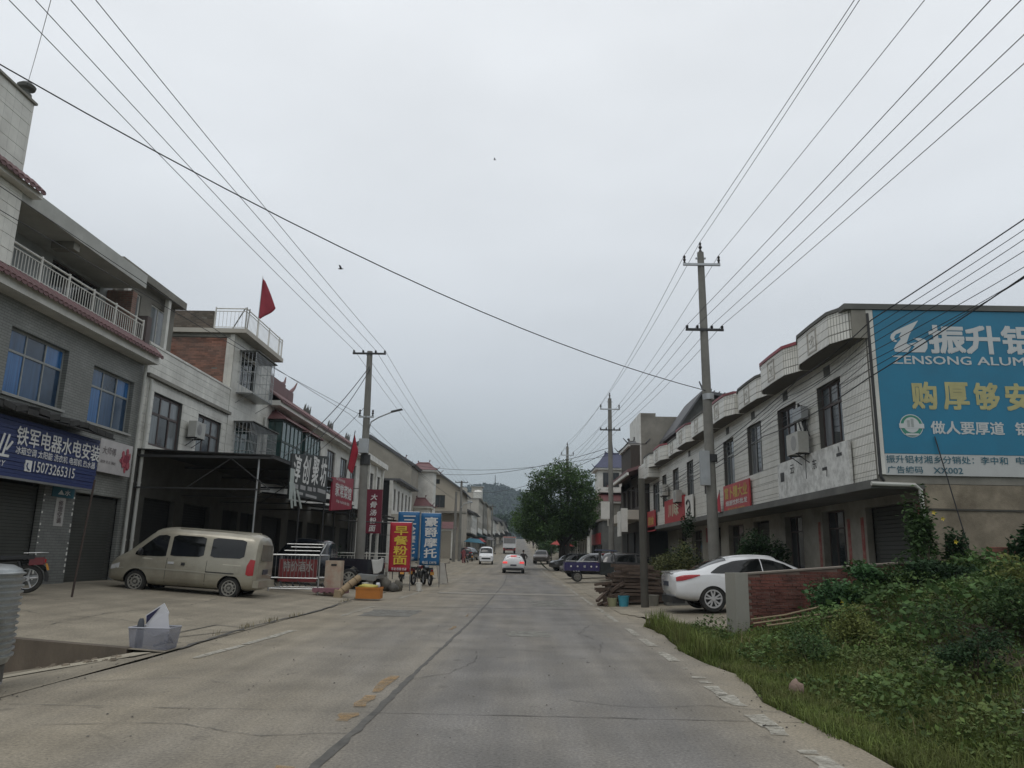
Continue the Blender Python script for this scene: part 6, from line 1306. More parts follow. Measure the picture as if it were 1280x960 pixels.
# ---- white van facing us, lorry going away ------------------------------------------------
def boxvan(label, loc, rz_, lorry=False):
    t = thing('lorry' if lorry else 'oncoming_van', label, 'truck' if lorry else 'van', (0, 0, 0)); paint = wp
    if not lorry:
        B = Body([(-2.3, .4, 1.0, 1.7, .74, .78, .64), (-2.2, .3, 1.05, 1.88, .80, .82, .70), (.6, .28, 1.05, 1.95, .80, .83, .72), (1.2, .28, 1.05, 1.80, .8, .83, .70), (1.75, .3, 1.0, 1.16, .8, .82, .72), (2.1, .34, .84, .98, .76, .78, .68), (2.2, .4, .7, .8, .64, .66, .55)])
        clean_body(t, B, paint, (-1.4, 1.5), .36); top_panel(t, B, 1.15, 1.68, .9, .94, glassv, 'windscreen'); side_panel(t, B, win_cols([(-1.8, 1.62), (1.1, 1.62), (1.5, 1.2)], [(-1.8, 1.15), (1.5, 1.12)]), glassv, 'side_window')
        MB().box(2.14, 2.22, -.5, .5, .56, .72).build('grille', blk, t); MB().box(2.12, 2.24, -.72, .72, .34, .5).build('front_bumper', paint, t)
        for s_ in (1, -1): MB().box(2.05, 2.18, min(s_ * .74, s_ * .5), max(s_ * .74, s_ * .5), .74, .88).build('headlight', lamp_w, t); m_ = MB(); m_.lathe([(.03, -.05), (.1, 0), (.05, .06)], (1.5, s_ * 1.0, 1.2), 'x', 10); m_.build('mirror', blk, t)
        for x in (-1.4, 1.5):
            for s_ in (1, -1): wheel(t, x, s_ * .7, .32, .2, 'steel', rim_d, s_)
    else:
        m_ = MB(); m_.box(-3.4, 1.4, -1.12, 1.12, .95, 2.85); m_.build('box_body', paint, t)
        MB().box(-3.43, -3.401, -1.02, 1.02, 1.7, 2.6).build('rear_door', mat('grey_roller_door', (.2, .2, .2)), t); MB().box(-3.42, -3.401, -1.1, 1.1, 2.66, 2.82).build('red_marker_band', mat('faded_orange_band', (.35, .10, .06)), t)
        m_ = MB(); m_.hexa([(1.5, -1.0, .6), (3.1, -1.0, .6), (3.1, 1.0, .6), (1.5, 1.0, .6), (1.5, -1.0, 2.4), (2.6, -1.0, 2.4), (2.6, 1.0, 2.4), (1.5, 1.0, 2.4)]); m_.build('cab', paint, t)
        MB().box(-3.4, 3.0, -.5, .5, .55, .9).build('chassis', blk, t); MB().box(-3.5, -3.38, -1.05, 1.05, .5, .72).build('rear_bumper', mat('red_white_bumper', (.2, .05, .05)), t)
        for s_ in (1, -1): MB().box(-3.46, -3.40, s_ * .95 - .12, s_ * .95 + .12, .78, .92).build('tail_light', lamp_r, t)
        for x in (-2.2, 2.1):
            for s_ in (1, -1): wheel(t, x, s_ * .9, .42, .3, 'steel', rim_d, s_)
    t.location = loc; t.rotation_euler = (0, 0, rz_); return t
boxvan('white van driving towards the camera on the left of the far road', (-3.9, 91, rz(91) + .02), R(-88)); boxvan('white box lorry seen from behind climbing the road ahead', (-1.9, 138, rz(136) + .02), R(91), True)

# ---- blue cargo three wheeler ----------------------------------------------------------------
tk = thing('cargo_tricycle', 'dark violet blue cargo three wheeler with a black cab parked by the timber', 'three wheeler', (0, 0, 0)); bp_ = mat('violet_blue_bed_paint', (.028, .022, .11), .4, .15, 3, dirt=(.06, .05, .06), dirt_amt=.5, dscale=3)
m_ = MB(); m_.box(-1.75, .15, -.62, -.58, .62, 1.08); m_.box(-1.75, .15, .58, .62, .62, 1.08); m_.box(-1.79, -1.75, -.62, .62, .62, 1.08); m_.box(.15, .19, -.62, .62, .62, 1.08); m_.box(-1.75, .15, -.58, .58, .62, .66); m_.build('cargo_bed', bp_, tk)
for x in (-1.6, -1.2, -.8, -.4, 0): MB().box(x - .02, x + .02, -.645, -.621, .62, 1.08).build('bed_rib', bp_, tk)
m_ = MB()
for x in (-1.42, -1.05, -.28, .02): m_.prism([(x + .05 * math.cos(a), -.646, .86 + .05 * math.sin(a)) for a in (k * math.pi / 4 for k in range(8))], (0, -.006, 0))
m_.build('white_print_dots', lett_w, tk); text('福', tk, FRONT, -.65, -.72, -.60, .80, .93, lett_w, .02)
m_ = MB(); m_.box(-1.7, 1.1, -.3, -.24, .45, .55); m_.box(-1.7, 1.1, .24, .3, .45, .55); m_.build('chassis', blk, tk)
m_ = MB(); m_.hexa([(.24, -.56, .45), (.95, -.56, .40), (.95, .56, .40), (.24, .56, .45), (.24, -.54, 1.15), (1.12, -.5, 1.05), (1.12, .5, 1.05), (.24, .54, 1.15)]); m_.build('cab_lower', mat('dark_green_black_panel', (.015, .02, .018), .5), tk)
m_ = MB()
for (x0, x1) in ((.27, .27), (1.10, 1.0)):
    for s_ in (1, -1): m_.tube([(x0, s_ * .52, 1.1), (x1, s_ * .50, 1.75)], .025, 6)
m_.build('cab_frame', blk, tk); MB().box(.25, .29, -.5, .5, 1.1, 1.72).build('cab_back_panel', blk, tk); m_ = MB(); m_.hexa([(.0, -.58, 1.75), (1.25, -.58, 1.72), (1.25, .58, 1.72), (0, .58, 1.75), (.05, -.5, 1.83), (1.15, -.5, 1.80), (1.15, .5, 1.80), (.05, .5, 1.83)]); m_.build('cab_roof', mat('blue_black_canvas', (.02, .025, .05)), tk)
m_ = MB(); m_.hexa([(1.08, -.46, 1.12), (1.10, -.46, 1.12), (1.10, .46, 1.12), (1.08, .46, 1.12), (1.0, -.46, 1.68), (1.02, -.46, 1.68), (1.02, .46, 1.68), (1.0, .46, 1.68)]); m_.build('windscreen', glassd, tk)
m_ = MB(); m_.tube([(1.05, 0, .9), (1.32, 0, .30)], .035, 6); m_.tube([(1.0, -.3, 1.08), (.95, .3, 1.08)], .02, 6); m_.lathe([(.03, 0), (.09, .05), (.09, .1)], (1.15, 0, .95), 'x', 12); m_.build('fork', blk, tk)
m_ = MB(); m_.tube([(1.32 + .33 * math.cos(a), 0, .28 + .33 * math.sin(a)) for a in np.linspace(.2, 2.9, 8)], .05, 5); m_.build('front_mudguard', bp_, tk); MB().box(.4, .8, -.3, .3, .75, .9).build('seat', blk, tk)
wheel(tk, 1.32, -.06, .28, .12, 'steel', rim_d, -1); wheel(tk, -1.05, -.5, .28, .13, 'steel', rim_d, -1); wheel(tk, -1.05, .5, .28, .13, 'steel', rim_d, 1)
m_ = MB(); m_.tube([(-1.72, -.6, 1.08), (-1.72, -.6, 1.14), (.1, -.6, 1.14), (.1, -.6, 1.08)], .015, 5); m_.build('side_rail', steel, tk)
tk.location = (4.31, 45.2, zr(4.6, 45) + .02)

# ---- motorcycles -----------------------------------------------------------------------------
def motorbike(label, loc, rot, paint, detail=True, grp=None):
    t = thing('motorcycle', label, 'motorcycle', (0, 0, 0), grp)
    for x in (-.62, .64):
        m_ = MB(); m_.lathe([(.22, -.05), (.285, -.05), (.31, -.02), (.31, .02), (.285, .05), (.22, .05), (.22, -.05)], (x, 0, .31), 'y', 24, cap=False); w_ = m_.build('wheel', rubber, t, smooth=True)
        m_ = MB(); m_.lathe([(.225, -.03), (.225, .03), (.205, .03), (.205, -.03), (.225, -.03)], (x, 0, .31), 'y', 24, cap=False); m_.lathe([(.05, -.06), (.05, .06)], (x, 0, .31), 'y', 10)
        for k in range(5): a = 2 * math.pi * k / 5 + .4; m_.tube([(x + .04 * math.cos(a), 0, .31 + .04 * math.sin(a)), (x + .21 * math.cos(a + .12), 0, .31 + .21 * math.sin(a + .12))], .018, 5)
        m_.build('rim', rim_m, w_)
    m_ = MB(); m_.tube([(-.62, .1, .31), (-.1, .1, .36)], .025, 6); m_.tube([(-.62, -.1, .31), (-.1, -.1, .36)], .025, 6); m_.tube([(-.5, 0, .72), (-.05, 0, .68), (.25, 0, .72), (.38, 0, .85)], .03, 6); m_.tube([(-.05, 0, .68), (0, 0, .35), (.2, 0, .32), (.36, 0, .8)], .025, 6)
    for s_ in (-.1, .1): m_.tube([(.64, s_, .31), (.42, s_, .92)], .024, 6); m_.tube([(-.55, s_ * 1.1, .36), (-.42, s_ * 1.1, .68)], .03, 6)
    m_.build('frame', blk, t)
    m_ = MB(); m_.lathe([(.06, -.12), (.12, -.1), (.13, .08), (.07, .12)], (.08, 0, .42), 'y', 12); m_.tube([(.10, 0, .45), (.2, 0, .62)], .075, 8, .06); m_.build('engine', mat('dull_engine_metal', (.12, .12, .115), .5, metal=.6), t, smooth=True)
    m_ = MB(); m_.hexa([(-.02, -.10, .72), (.34, -.11, .76), (.34, .11, .76), (-.02, .10, .72), (.02, -.09, .86), (.30, -.12, .94), (.30, .12, .94), (.02, .09, .86)]); m_.build('fuel_tank', paint, t)
    m_ = MB(); m_.hexa([(-.72, -.10, .74), (0, -.11, .70), (0, .11, .70), (-.72, .10, .74), (-.70, -.10, .83), (.02, -.10, .79), (.02, .10, .79), (-.70, .10, .83)]); m_.build('seat', blk, t)
    m_ = MB(); m_.hexa([(-.92, -.07, .62), (-.62, -.09, .60), (-.62, .09, .60), (-.92, .07, .62), (-.90, -.07, .78), (-.62, -.09, .76), (-.62, .09, .76), (-.90, .07, .78)]); m_.build('tail_cover', paint, t)
    m_ = MB(); m_.tube([(-.62 + .37 * math.cos(a), 0, .31 + .37 * math.sin(a)) for a in np.linspace(1.2, 3.3, 9)], .045, 5); m_.tube([(.64 + .35 * math.cos(a), 0, .31 + .35 * math.sin(a)) for a in np.linspace(.2, 2.6, 9)], .045, 5); m_.build('mudguards', blk, t)
    m_ = MB(); m_.tube([(-.85, -.12, .36), (-.3, -.13, .32), (.1, -.12, .25)], .04, 8, .025); m_.build('exhaust', steel, t)
    m_ = MB(); m_.tube([(.30, -.34, 1.02), (.40, -.12, .99), (.42, 0, .97), (.40, .12, .99), (.30, .34, 1.02)], .014, 6); m_.build('handlebar', blk, t)
    m_ = MB(); m_.lathe([(.03, -.06), (.09, 0), (.10, .05)], (.50, 0, .90), 'x', 14); m_.build('headlight', lamp_w, t)
    for s_ in (-1, 1): m_ = MB(); m_.tube([(.34, s_ * .26, 1.02), (.36, s_ * .34, 1.16)], .008, 5); m_.lathe([(.02, -.01), (.055, 0), (.02, .01)], (.36, s_ * .35, 1.2), 'x', 10); m_.build('mirror', blk, t)
    MB().box(-.94, -.91, -.04, .04, .66, .74).build('tail_light', lamp_r, t)
    m_ = MB(); m_.tube([(-.5, -.12, .86), (-.85, -.10, .88), (-.95, 0, .88), (-.85, .10, .88), (-.5, .12, .86)], .012, 6); m_.build('grab_rail', steel, t)
    MB().hexa([(-1.01, -.09, .50), (-.99, -.09, .50), (-.99, .09, .50), (-1.01, .09, .50), (-.96, -.09, .64), (-.94, -.09, .64), (-.94, .09, .64), (-.96, .09, .64)]).build('number_plate', mat('orange_number_plate', (.50, .22, .02), .5), t)
    t.location = loc; t.rotation_euler = rot; return t
redp_ = mat('dark_red_tank', (.14, .012, .016), .3, coat=.5); 
motorbike('dark motorcycle with red tank and orange plate by the shuttered shop at the left edge', (-12.03, 18.02, zl(-12, 18.0) + .012), (0, 0, R(203)), redp_).scale = (1.05, 1.05, 1.05)
k = 0
for (x, y, a, p, lab) in ((-5.6, 37.4, 100, blk, 'black motorcycle parked under the blue vertical banners, nearest the red one'), (-4.95, 38.6, 75, redp_, 'motorcycle with a dark red tank parked under the left blue banner'), (-4.4, 37.6, 110, mat('grey_blue_fairing', (.08, .11, .13), .4), 'grey blue faired motorcycle under the right blue banner'), (-3.95, 40.8, 95, blk, 'black motorcycle by the leaning pale board'), (-6.3, 93, 80, redp_, 'red motorcycle at the foot of the far left poles'), (-5.9, 97, 95, blk, 'black motorcycle just past the far left poles')):
    motorbike(lab, (x, y, zl(x, y) + .02), (0, R(0), R(a)), p, grp='motorcycles parked on the left roadside')
rd = motorbike('motorcycle ridden away beyond the white crossover', (.32, 74, rz(74) + .03), (0, 0, R(90)), blk)

# ---- people: skinned bodies ----------------------------------------------------------------------
def person(label, loc, rotz, joints, bones, radii, cloth, skin, head, hair, grp=None):
    t = thing('person', label, 'person', (0, 0, 0), grp); me = bpy.data.meshes.new('body'); me.from_pydata(joints, bones, []); o = bpy.data.objects.new('body', me); COL.objects.link(o)
    md = o.modifiers.new('k', 'SKIN'); sk = me.skin_vertices[0].data
    for i, r_ in enumerate(radii): sk[i].radius = (r_, r_)
    sk[0].use_root = True; sb = o.modifiers.new('s', 'SUBSURF'); sb.levels = 1
    dg = bpy.context.evaluated_depsgraph_get(); dg.update(); m2_ = bpy.data.meshes.new_from_object(o.evaluated_get(dg)); o.modifiers.clear(); o.data = m2_; m2_.materials.clear(); m2_.materials.append(cloth); o.parent = t
    for p in m2_.polygons: p.use_smooth = True
    hm = MB(); hm.lathe([(.03, -.12), (.065, -.10), (.085, -.03), (.088, .03), (.07, .09), (.03, .115)], head, 'z', 14); hm.lathe([(.005, .0), (.018, .0), (.006, .02)], (head[0] + .088, head[1], head[2] - .01), 'x', 6); hm.build('head', skin, t, smooth=True)
    hh = MB(); hh.lathe([(.094, -.03), (.097, .03), (.08, .10), (.03, .128)], (head[0] - .012, head[1], head[2] + .002), 'z', 14); hh.build('hair', hair, t, smooth=True)
    t.location = loc; t.rotation_euler = (0, 0, rotz); return t
skin = mat('skin_tone', (.32, .19, .13), .6); hairm = mat('black_hair', (.012, .011, .01), .7); jk = mat('dark_jacket', (.03, .022, .022), .9)
J = [(-.25, 0, .86), (-.22, 0, 1.12), (-.16, 0, 1.36), (-.13, 0, 1.46), (-.1, 0, 1.54), (-.14, .21, 1.38), (.0, .34, 1.16), (.28, .34, 1.07), (-.14, -.21, 1.38), (0, -.34, 1.16), (.28, -.34, 1.07), (-.2, .13, .84), (.2, .2, .80), (.08, .2, .42), (.2, .2, .36), (-.2, -.13, .84), (.2, -.2, .80), (.08, -.2, .42), (.2, -.2, .36)]
Bn = [(0, 1), (1, 2), (2, 3), (3, 4), (2, 5), (5, 6), (6, 7), (2, 8), (8, 9), (9, 10), (0, 11), (11, 12), (12, 13), (13, 14), (0, 15), (15, 16), (16, 17), (17, 18)]
Rr = [.15, .16, .17, .06, .055, .075, .055, .04, .075, .055, .04, .11, .085, .06, .05, .11, .085, .06, .05]
person('rider in a dark jacket on the motorcycle seen from behind', (.32, 74, rz(74) + .03), R(90), J, Bn, Rr, jk, skin, (-.08, 0, 1.68), hairm)
Js = [(0, 0, .95), (0, 0, 1.15), (0, 0, 1.38), (0, 0, 1.47), (0, 0, 1.54), (0, .19, 1.40), (.03, .25, 1.12), (.12, .22, .90), (0, -.19, 1.40), (.03, -.25, 1.12), (.15, -.2, .92), (0, .10, .92), (.03, .12, .50), (0, .12, .08), (.13, .13, .04), (0, -.10, .92), (-.02, -.12, .50), (-.06, -.12, .08), (.07, -.13, .04)]
Rs = [.14, .13, .15, .06, .052, .07, .05, .035, .07, .05, .035, .105, .07, .05, .045, .105, .07, .05, .045]
person('person in a pink top standing by the far left poles', (-6.5, 90.5, zl(-6.5, 90)), R(60), Js, Bn, Rs, mat('pink_top', (.24, .07, .08), .9), skin, (.02, 0, 1.64), hairm)
person('person in dark clothes walking far up the road near the crest', (3.2, 190, rz(190) + .05), R(80), Js, Bn, Rs, jk, skin, (.02, 0, 1.64), hairm)
# ================================================================== STREET CLUTTER
# clear plastic crate with folded panels and a bottle
cr = thing('plastic_crate', 'clear grey plastic storage box on the road edge at the left', 'box', (-5.53, 12.1, .02))
cp = mat('translucent_box_plastic', (.27, .28, .33), .25, .2, 9, alpha=.42)
cx0, cx1, cy0, cy1, cb, ct = -5.82, -5.2, 11.92, 12.32, .02, .33
m_ = MB()
for q in (((cx0 + .04, cy0 + .03), (cx1 - .04, cy0 + .03), (cx1, cy0), (cx0, cy0)), ((cx0 + .04, cy1 - .03), (cx1 - .04, cy1 - .03), (cx1, cy1), (cx0, cy1)), ((cx0 + .04, cy0 + .03), (cx0 + .04, cy1 - .03), (cx0, cy1), (cx0, cy0)), ((cx1 - .04, cy0 + .03), (cx1 - .04, cy1 - .03), (cx1, cy1), (cx1, cy0))):
    P = [Vector((q[0][0], q[0][1], cb)), Vector((q[1][0], q[1][1], cb)), Vector((q[2][0], q[2][1], ct)), Vector((q[3][0], q[3][1], ct))]; c_ = Vector((-5.51, 12.12, .18)); nn = (P[1] - P[0]).cross(P[3] - P[0]).normalized() * .006
    m_.hexa([P[0], P[1], P[1] + nn, P[0] + nn, P[3], P[2], P[2] + nn, P[3] + nn])
m_.box(cx0 + .04, cx1 - .04, cy0 + .03, cy1 - .03, cb - .004, cb + .004); m_.build('tub', cp, cr)
m_ = MB(); m_.tube([(cx0, cy0, ct), (cx1, cy0, ct), (cx1, cy1, ct), (cx0, cy1, ct), (cx0, cy0, ct)], .012, 5); m_.build('rim', mat('box_rim_plastic', (.33, .34, .38), .4), cr)
wh = mat('white_plastic_sheet', (.58, .58, .60), .5, .04)
def card(label, pts, off, mt, nm='folder', cat='folder'): return tag(MB().prism(pts, off).build(nm, mt), label, cat)
card('white folder with a dark inside standing up in the plastic box', [(-5.64, 12.10, .30), (-5.67, 12.10, .50), (-5.42, 12.12, .68), (-5.34, 12.14, .54), (-5.36, 12.1, .30)], (0, .015, 0), wh)
card('second white panel leaning in front of the folder in the plastic box', [(-5.63, 12.02, .30), (-5.34, 12.04, .56), (-5.31, 12.04, .54), (-5.25, 12.02, .28), (-5.5, 12.02, .20)], (0, .012, 0), mat('white_board', (.50, .50, .53), .5, .04), 'board', 'board')
MB().prism([(-5.645, 12.09, .38), (-5.655, 12.09, .49), (-5.47, 12.11, .62)], (0, .012, 0)).build('dark_lining', mat('navy_lining', (.02, .02, .06)), bpy.data.objects['folder'])
m_ = MB(); m_.lathe([(.05, 0), (.06, .02), (.055, .20), (.045, .26), (.055, .27), (.042, .38), (.025, .42)], (-5.68, 12.0, .04), 'z', 14); tag(m_.build('bottle', mat('dark_grey_bottle', (.045, .05, .06), .4), smooth=True), 'dark grey bottle standing in the left end of the plastic box', 'bottle')
for k in range(3): 
    m_ = MB(); p = [(-5.5 + .08 * k, 12.1, .06 + .04 * k), (-5.35 + .05 * k, 12.2, .10), (-5.28, 12.05, .16 + .03 * k)]; m_.tube(p, .022, 6); tag(m_.build('rolled_bag', mat('grey_wrinkled_plastic', (.12, .12, .14), .5)), ('lowest', 'middle', 'topmost')[k] + ' crumpled grey bag at the bottom of the plastic box', 'bag')
# corrugated metal bin at the frame edge
cb_ = thing('corrugated_bin', 'ribbed galvanised metal bin on short legs at the left edge of the road', 'bin', (-6.18, 8.4, -.1))
Rb = .74; prof = []; z = .30
while z < 1.16: prof += [(Rb, z), (Rb + .004, z + .022), (Rb + .03, z + .03), (Rb + .03, z + .045), (Rb, z + .056)]; z += .066
m_ = MB(); m_.lathe([(Rb - .02, .26)] + prof + [(Rb - .01, 1.24), (Rb - .10, 1.285), (Rb - .3, 1.30)], (-6.18, 8.4, 0), 'z', 40); m_.build('ribbed_shell', mat('galvanised_ribbed_steel', (.40, .42, .42), .35, .12, 5, metal=.75, dirt=(.12, .12, .11), dirt_amt=.75, dscale=2.2), cb_, smooth=True)
from mathutils import noise as mnoise
for v in bpy.data.objects['ribbed_shell'].data.vertices:
    q = mnoise.noise(v.co * 1.3) * .008; v.co.x *= 1 + q; v.co.y *= 1 + q
for a in (R(-20), R(70), R(160), R(250)):
    x, y = -6.18 + .72 * math.cos(a), 8.4 + .72 * math.sin(a); MB().box(x - .02, x + .02, y - .02, y + .02, -.08, .28).build('leg', galv, cb_)
m_ = MB(); m_.lathe([(.66, .0), (.70, .02), (.70, .05), (.66, .07)], (-6.18, 8.4, .02), 'z', 36); m_.build('base_ring', galv, cb_)
MB().lathe([(.70, .06), (.70, .26), (.6, .26), (.6, .06)], (-6.18, 8.4, 0), 'z', 30).build('fire_box', mat('sooty_steel', (.07, .065, .055), .8, .3, 5), cb_)

# stainless rack with red printed sheets
rk = thing('display_rack', 'stainless steel rack hung with red and white printed sheets behind the van', 'rack', (-7.4, 26.4, .1))
x0, x1, y0, y1 = -8.25, -6.62, 26.0, 27.2
for (x, y) in ((x0, y0), (x1, y0), (x0, y1), (x1, y1)): MB().tube([(x, y, zl(x, y)), (x, y, 1.38)], .028, 8).build('post', steel, rk)
for z in (.28, .62, 1.36):
    for (a, c) in (((x0, y0), (x1, y0)), ((x0, y1), (x1, y1)), ((x1, y0), (x1, y1)), ((x0, y0), (x0, y1))): MB().tube([(*a, z), (*c, z)], .02 if z < 1 else .028, 6).build('rail', steel, rk)
for i in range(13): x = x0 + (x1 - x0) * (i + .5) / 13; MB().tube([(x, y0, .62), (x, y0, 1.34)], .009, 5).build('bar', steel, rk)
for k, (xx, zz) in enumerate(((-7.9, 1.50), (-7.75, 1.62), (-7.95, 1.72))): MB().tube([(xx, 26.3 + .2 * k, zz), (-6.7, 26.3 + .2 * k, zz)], .02, 6).build('rail', steel, rk)
MB().tube([(-6.7, 26.3, 1.36), (-6.6, 26.7, 1.75)], .02, 6).build('rail', steel, rk)
s = thing('printed_banner', 'red and white printed sheet hung inside the stainless rack', 'banner', (-7.5, 26.5, .4))
MB().box(-8.1, -6.8, 26.46, 26.48, .48, 1.22).build('sheet', mat('red_white_sheet', (.17, .03, .03), .6, .3, 5), s); text('特价酒水', s, FRONT, 26.46, -7.95, -6.95, .82, 1.15, mat('dim_white_print', (.34, .33, .31)), .02)
m_ = MB(); 
for i in range(9): m_.tube([(-8.1 + i * .2, 26.0, .50 + .04 * math.sin(i * 2)), (-8.0 + i * .2, 26.0, .36)], .02, 5)
tag(m_.build('chain_fringe', blk), 'dark hanging fringe below the rack rails', 'fringe')['kind'] = 'stuff'
bx = thing('carton', 'upright printed carton with a hand hole standing beside the rack', 'carton', (-6.3, 26.6, .1)); MB().box(-6.52, -5.98, 26.4, 26.8, zl(-6.3, 26), 1.20).build('box', mat('printed_carton', (.40, .34, .26), .7, .1, 4, dirt=(.30, .10, .06), dirt_amt=.6, dscale=3.2), bx); MB().box(-6.32, -6.14, 26.385, 26.399, 1.03, 1.09).build('hand_hole', blk, bx)
pk = thing('scalloped_tray', 'faded pink scalloped tray on the ground below the carton', 'tray', (-6.3, 25.9, .1)); m_ = MB(); pts = [(-6.75 + i * .1, 25.8, .22 - .05 * (i % 2)) for i in range(12)]; m_.prism([(-5.65, 25.8, .32), (-6.75, 25.8, .32)] + pts, (0, .5, 0)); m_.build('tray', mat('faded_pink_plastic', (.22, .10, .12), .6), pk)
# wrapped duct
dt = thing('wrapped_duct', 'kraft paper wrapped duct with a bent grey metal end leaning on the pickup', 'duct', (-5.6, 26, 0)); MB().tube([(-5.92, 25.75, .10), (-5.6, 25.95, .42), (-5.27, 26.1, .70)], .115, 12).build('wrapped_tube', mat('kraft_paper_wrap', (.34, .25, .15), .8, .15, 8, stretch=(6, 1, 6)), dt, smooth=True)
m_ = MB(); m_.hexa([(-5.36, 26.0, .62), (-4.80, 26.1, .58), (-4.80, 26.35, .58), (-5.36, 26.25, .62), (-5.32, 26.0, .80), (-4.68, 26.1, .76), (-4.68, 26.35, .76), (-5.32, 26.25, .80)]); m_.build('metal_end', mat('dull_grey_sheet_metal', (.24, .25, .25), .45, metal=.4), dt)
for q in (.25, .55, .8): p = Vector((-5.92, 25.75, .10)).lerp(Vector((-5.27, 26.1, .70)), q); d = (Vector((-5.27, 26.1, .70)) - Vector((-5.92, 25.75, .10))).normalized(); MB().tube([p, p + d * .02], .122, 12).build('binding_band', mat('brown_tape', (.15, .10, .05)), dt)
m_ = MB(); m_.hexa([(-6.0, 25.6, .02), (-5.75, 25.6, .02), (-5.75, 25.85, .02), (-6.0, 25.85, .02), (-5.98, 25.62, .30), (-5.8, 25.62, .26), (-5.8, 25.8, .26), (-5.98, 25.8, .30)]); tag(m_.build('wood_block', mat('pale_wood_block', (.26, .20, .12), .8)), 'pale wooden block under the foot of the wrapped duct', 'block')
# orange crate
oc = thing('orange_crate', 'orange plastic crate full of bagged goods at the road edge', 'crate', (-4.8, 25.4, .03)); om = mat('orange_plastic', (.42, .15, .02), .55, .1, 5)
X0, X1, Y0, Y1 = -5.2, -4.42, 25.2, 25.7; zb = .06
for q in ((X0, X1, Y0, Y0 + .02), (X0, X1, Y1 - .02, Y1), (X0, X0 + .02, Y0 + .02, Y1 - .02), (X1 - .02, X1, Y0 + .02, Y1 - .02)): MB().box(*q, zb, zb + .34).build('side', om, oc)
m_ = MB(); m_.box(X0 + .02, X1 - .02, Y0 + .02, Y1 - .02, zb - .01, zb + .01); m_.build('base', om, oc); m_ = MB(); 
for q in ((X0 - .015, X1 + .015, Y0 - .015, Y0), (X0 - .015, X1 + .015, Y1, Y1 + .015)): m_.box(*q, zb + .29, zb + .35)
m_.build('rim', om, oc)
def lump(name, label, cat, c, s, mt, seed, n=2):
    bm = bmesh.new(); bmesh.ops.create_icosphere(bm, subdivisions=n, radius=1); r_ = random.Random(seed)
    for v in bm.verts: f = 1 + r_.uniform(-.22, .22); v.co = Vector((v.co.x * s[0] * f, v.co.y * s[1] * f, max(v.co.z, -.75) * s[2] * f))
    me = bpy.data.meshes.new(name); bm.to_mesh(me); bm.free(); me.materials.append(mt)
    for p in me.polygons: p.use_smooth = True
    o = bpy.data.objects.new(name, me); COL.objects.link(o); o.location = c; return tag(o, label, cat)
lump('yellow_bag', 'yellow plastic bag heaped in the orange crate', 'bag', (-4.85, 25.4, .42), (.30, .2, .09), mat('yellow_plastic_bag', (.45, .38, .08), .5), 3); lump('white_bag', 'white plastic bag tip poking out of the orange crate', 'bag', (-4.55, 25.45, .46), (.07, .06, .10), wh, 4)
m_ = MB(); drape(m_, (-5.78, 30.62, 1.22), (-5.30, 30.60, 1.24), (-5.34, 30.55, .74), (-5.66, 30.56, .68), amp=.035); o = m_.build('white_cloth', mat('white_cloth', (.45, .45, .43), .8), smooth=True); o.modifiers.new('s', 'SOLIDIFY').thickness = .01; tag(o, 'white cloth draped over the tail of the dark pickup', 'cloth')
for k, (x, y, sx, sz, col, lab) in enumerate(((-5.3, 31.4, .20, .30, (.13, .12, .10), 'tall grey sack beside the red breakfast banner'), (-4.85, 31.6, .17, .26, (.12, .11, .09), 'pale grey sack right behind the red banner pole'), (-5.7, 31.8, .22, .25, (.06, .05, .045), 'small dark sack under the pickup tail'), (-4.95, 31.1, .2, .2, (.10, .095, .085), 'low grey sack in front of the others'))):
    lump('sack', lab, 'sack', (x, y, zl(x, y) + sz * .75), (sx, .22, sz), mat('sack_cloth_%d' % k, col, .9, .2, 5, bump=.3), 30 + k)['group'] = 'sacks by the red banner'
for x, y, lab in ((-4.05, 31.9, 'small white paint tub right of the red banner pole'), (-5.85, 30.0, 'small white tub left of the sacks')):
    m_ = MB(); m_.lathe([(.10, 0), (.12, .28), (.13, .29), (.13, .32), (.01, .32)], (x, y, zl(x, y) + .02), 'z', 16); tag(m_.build('paint_tub', white, smooth=True), lab, 'tub')
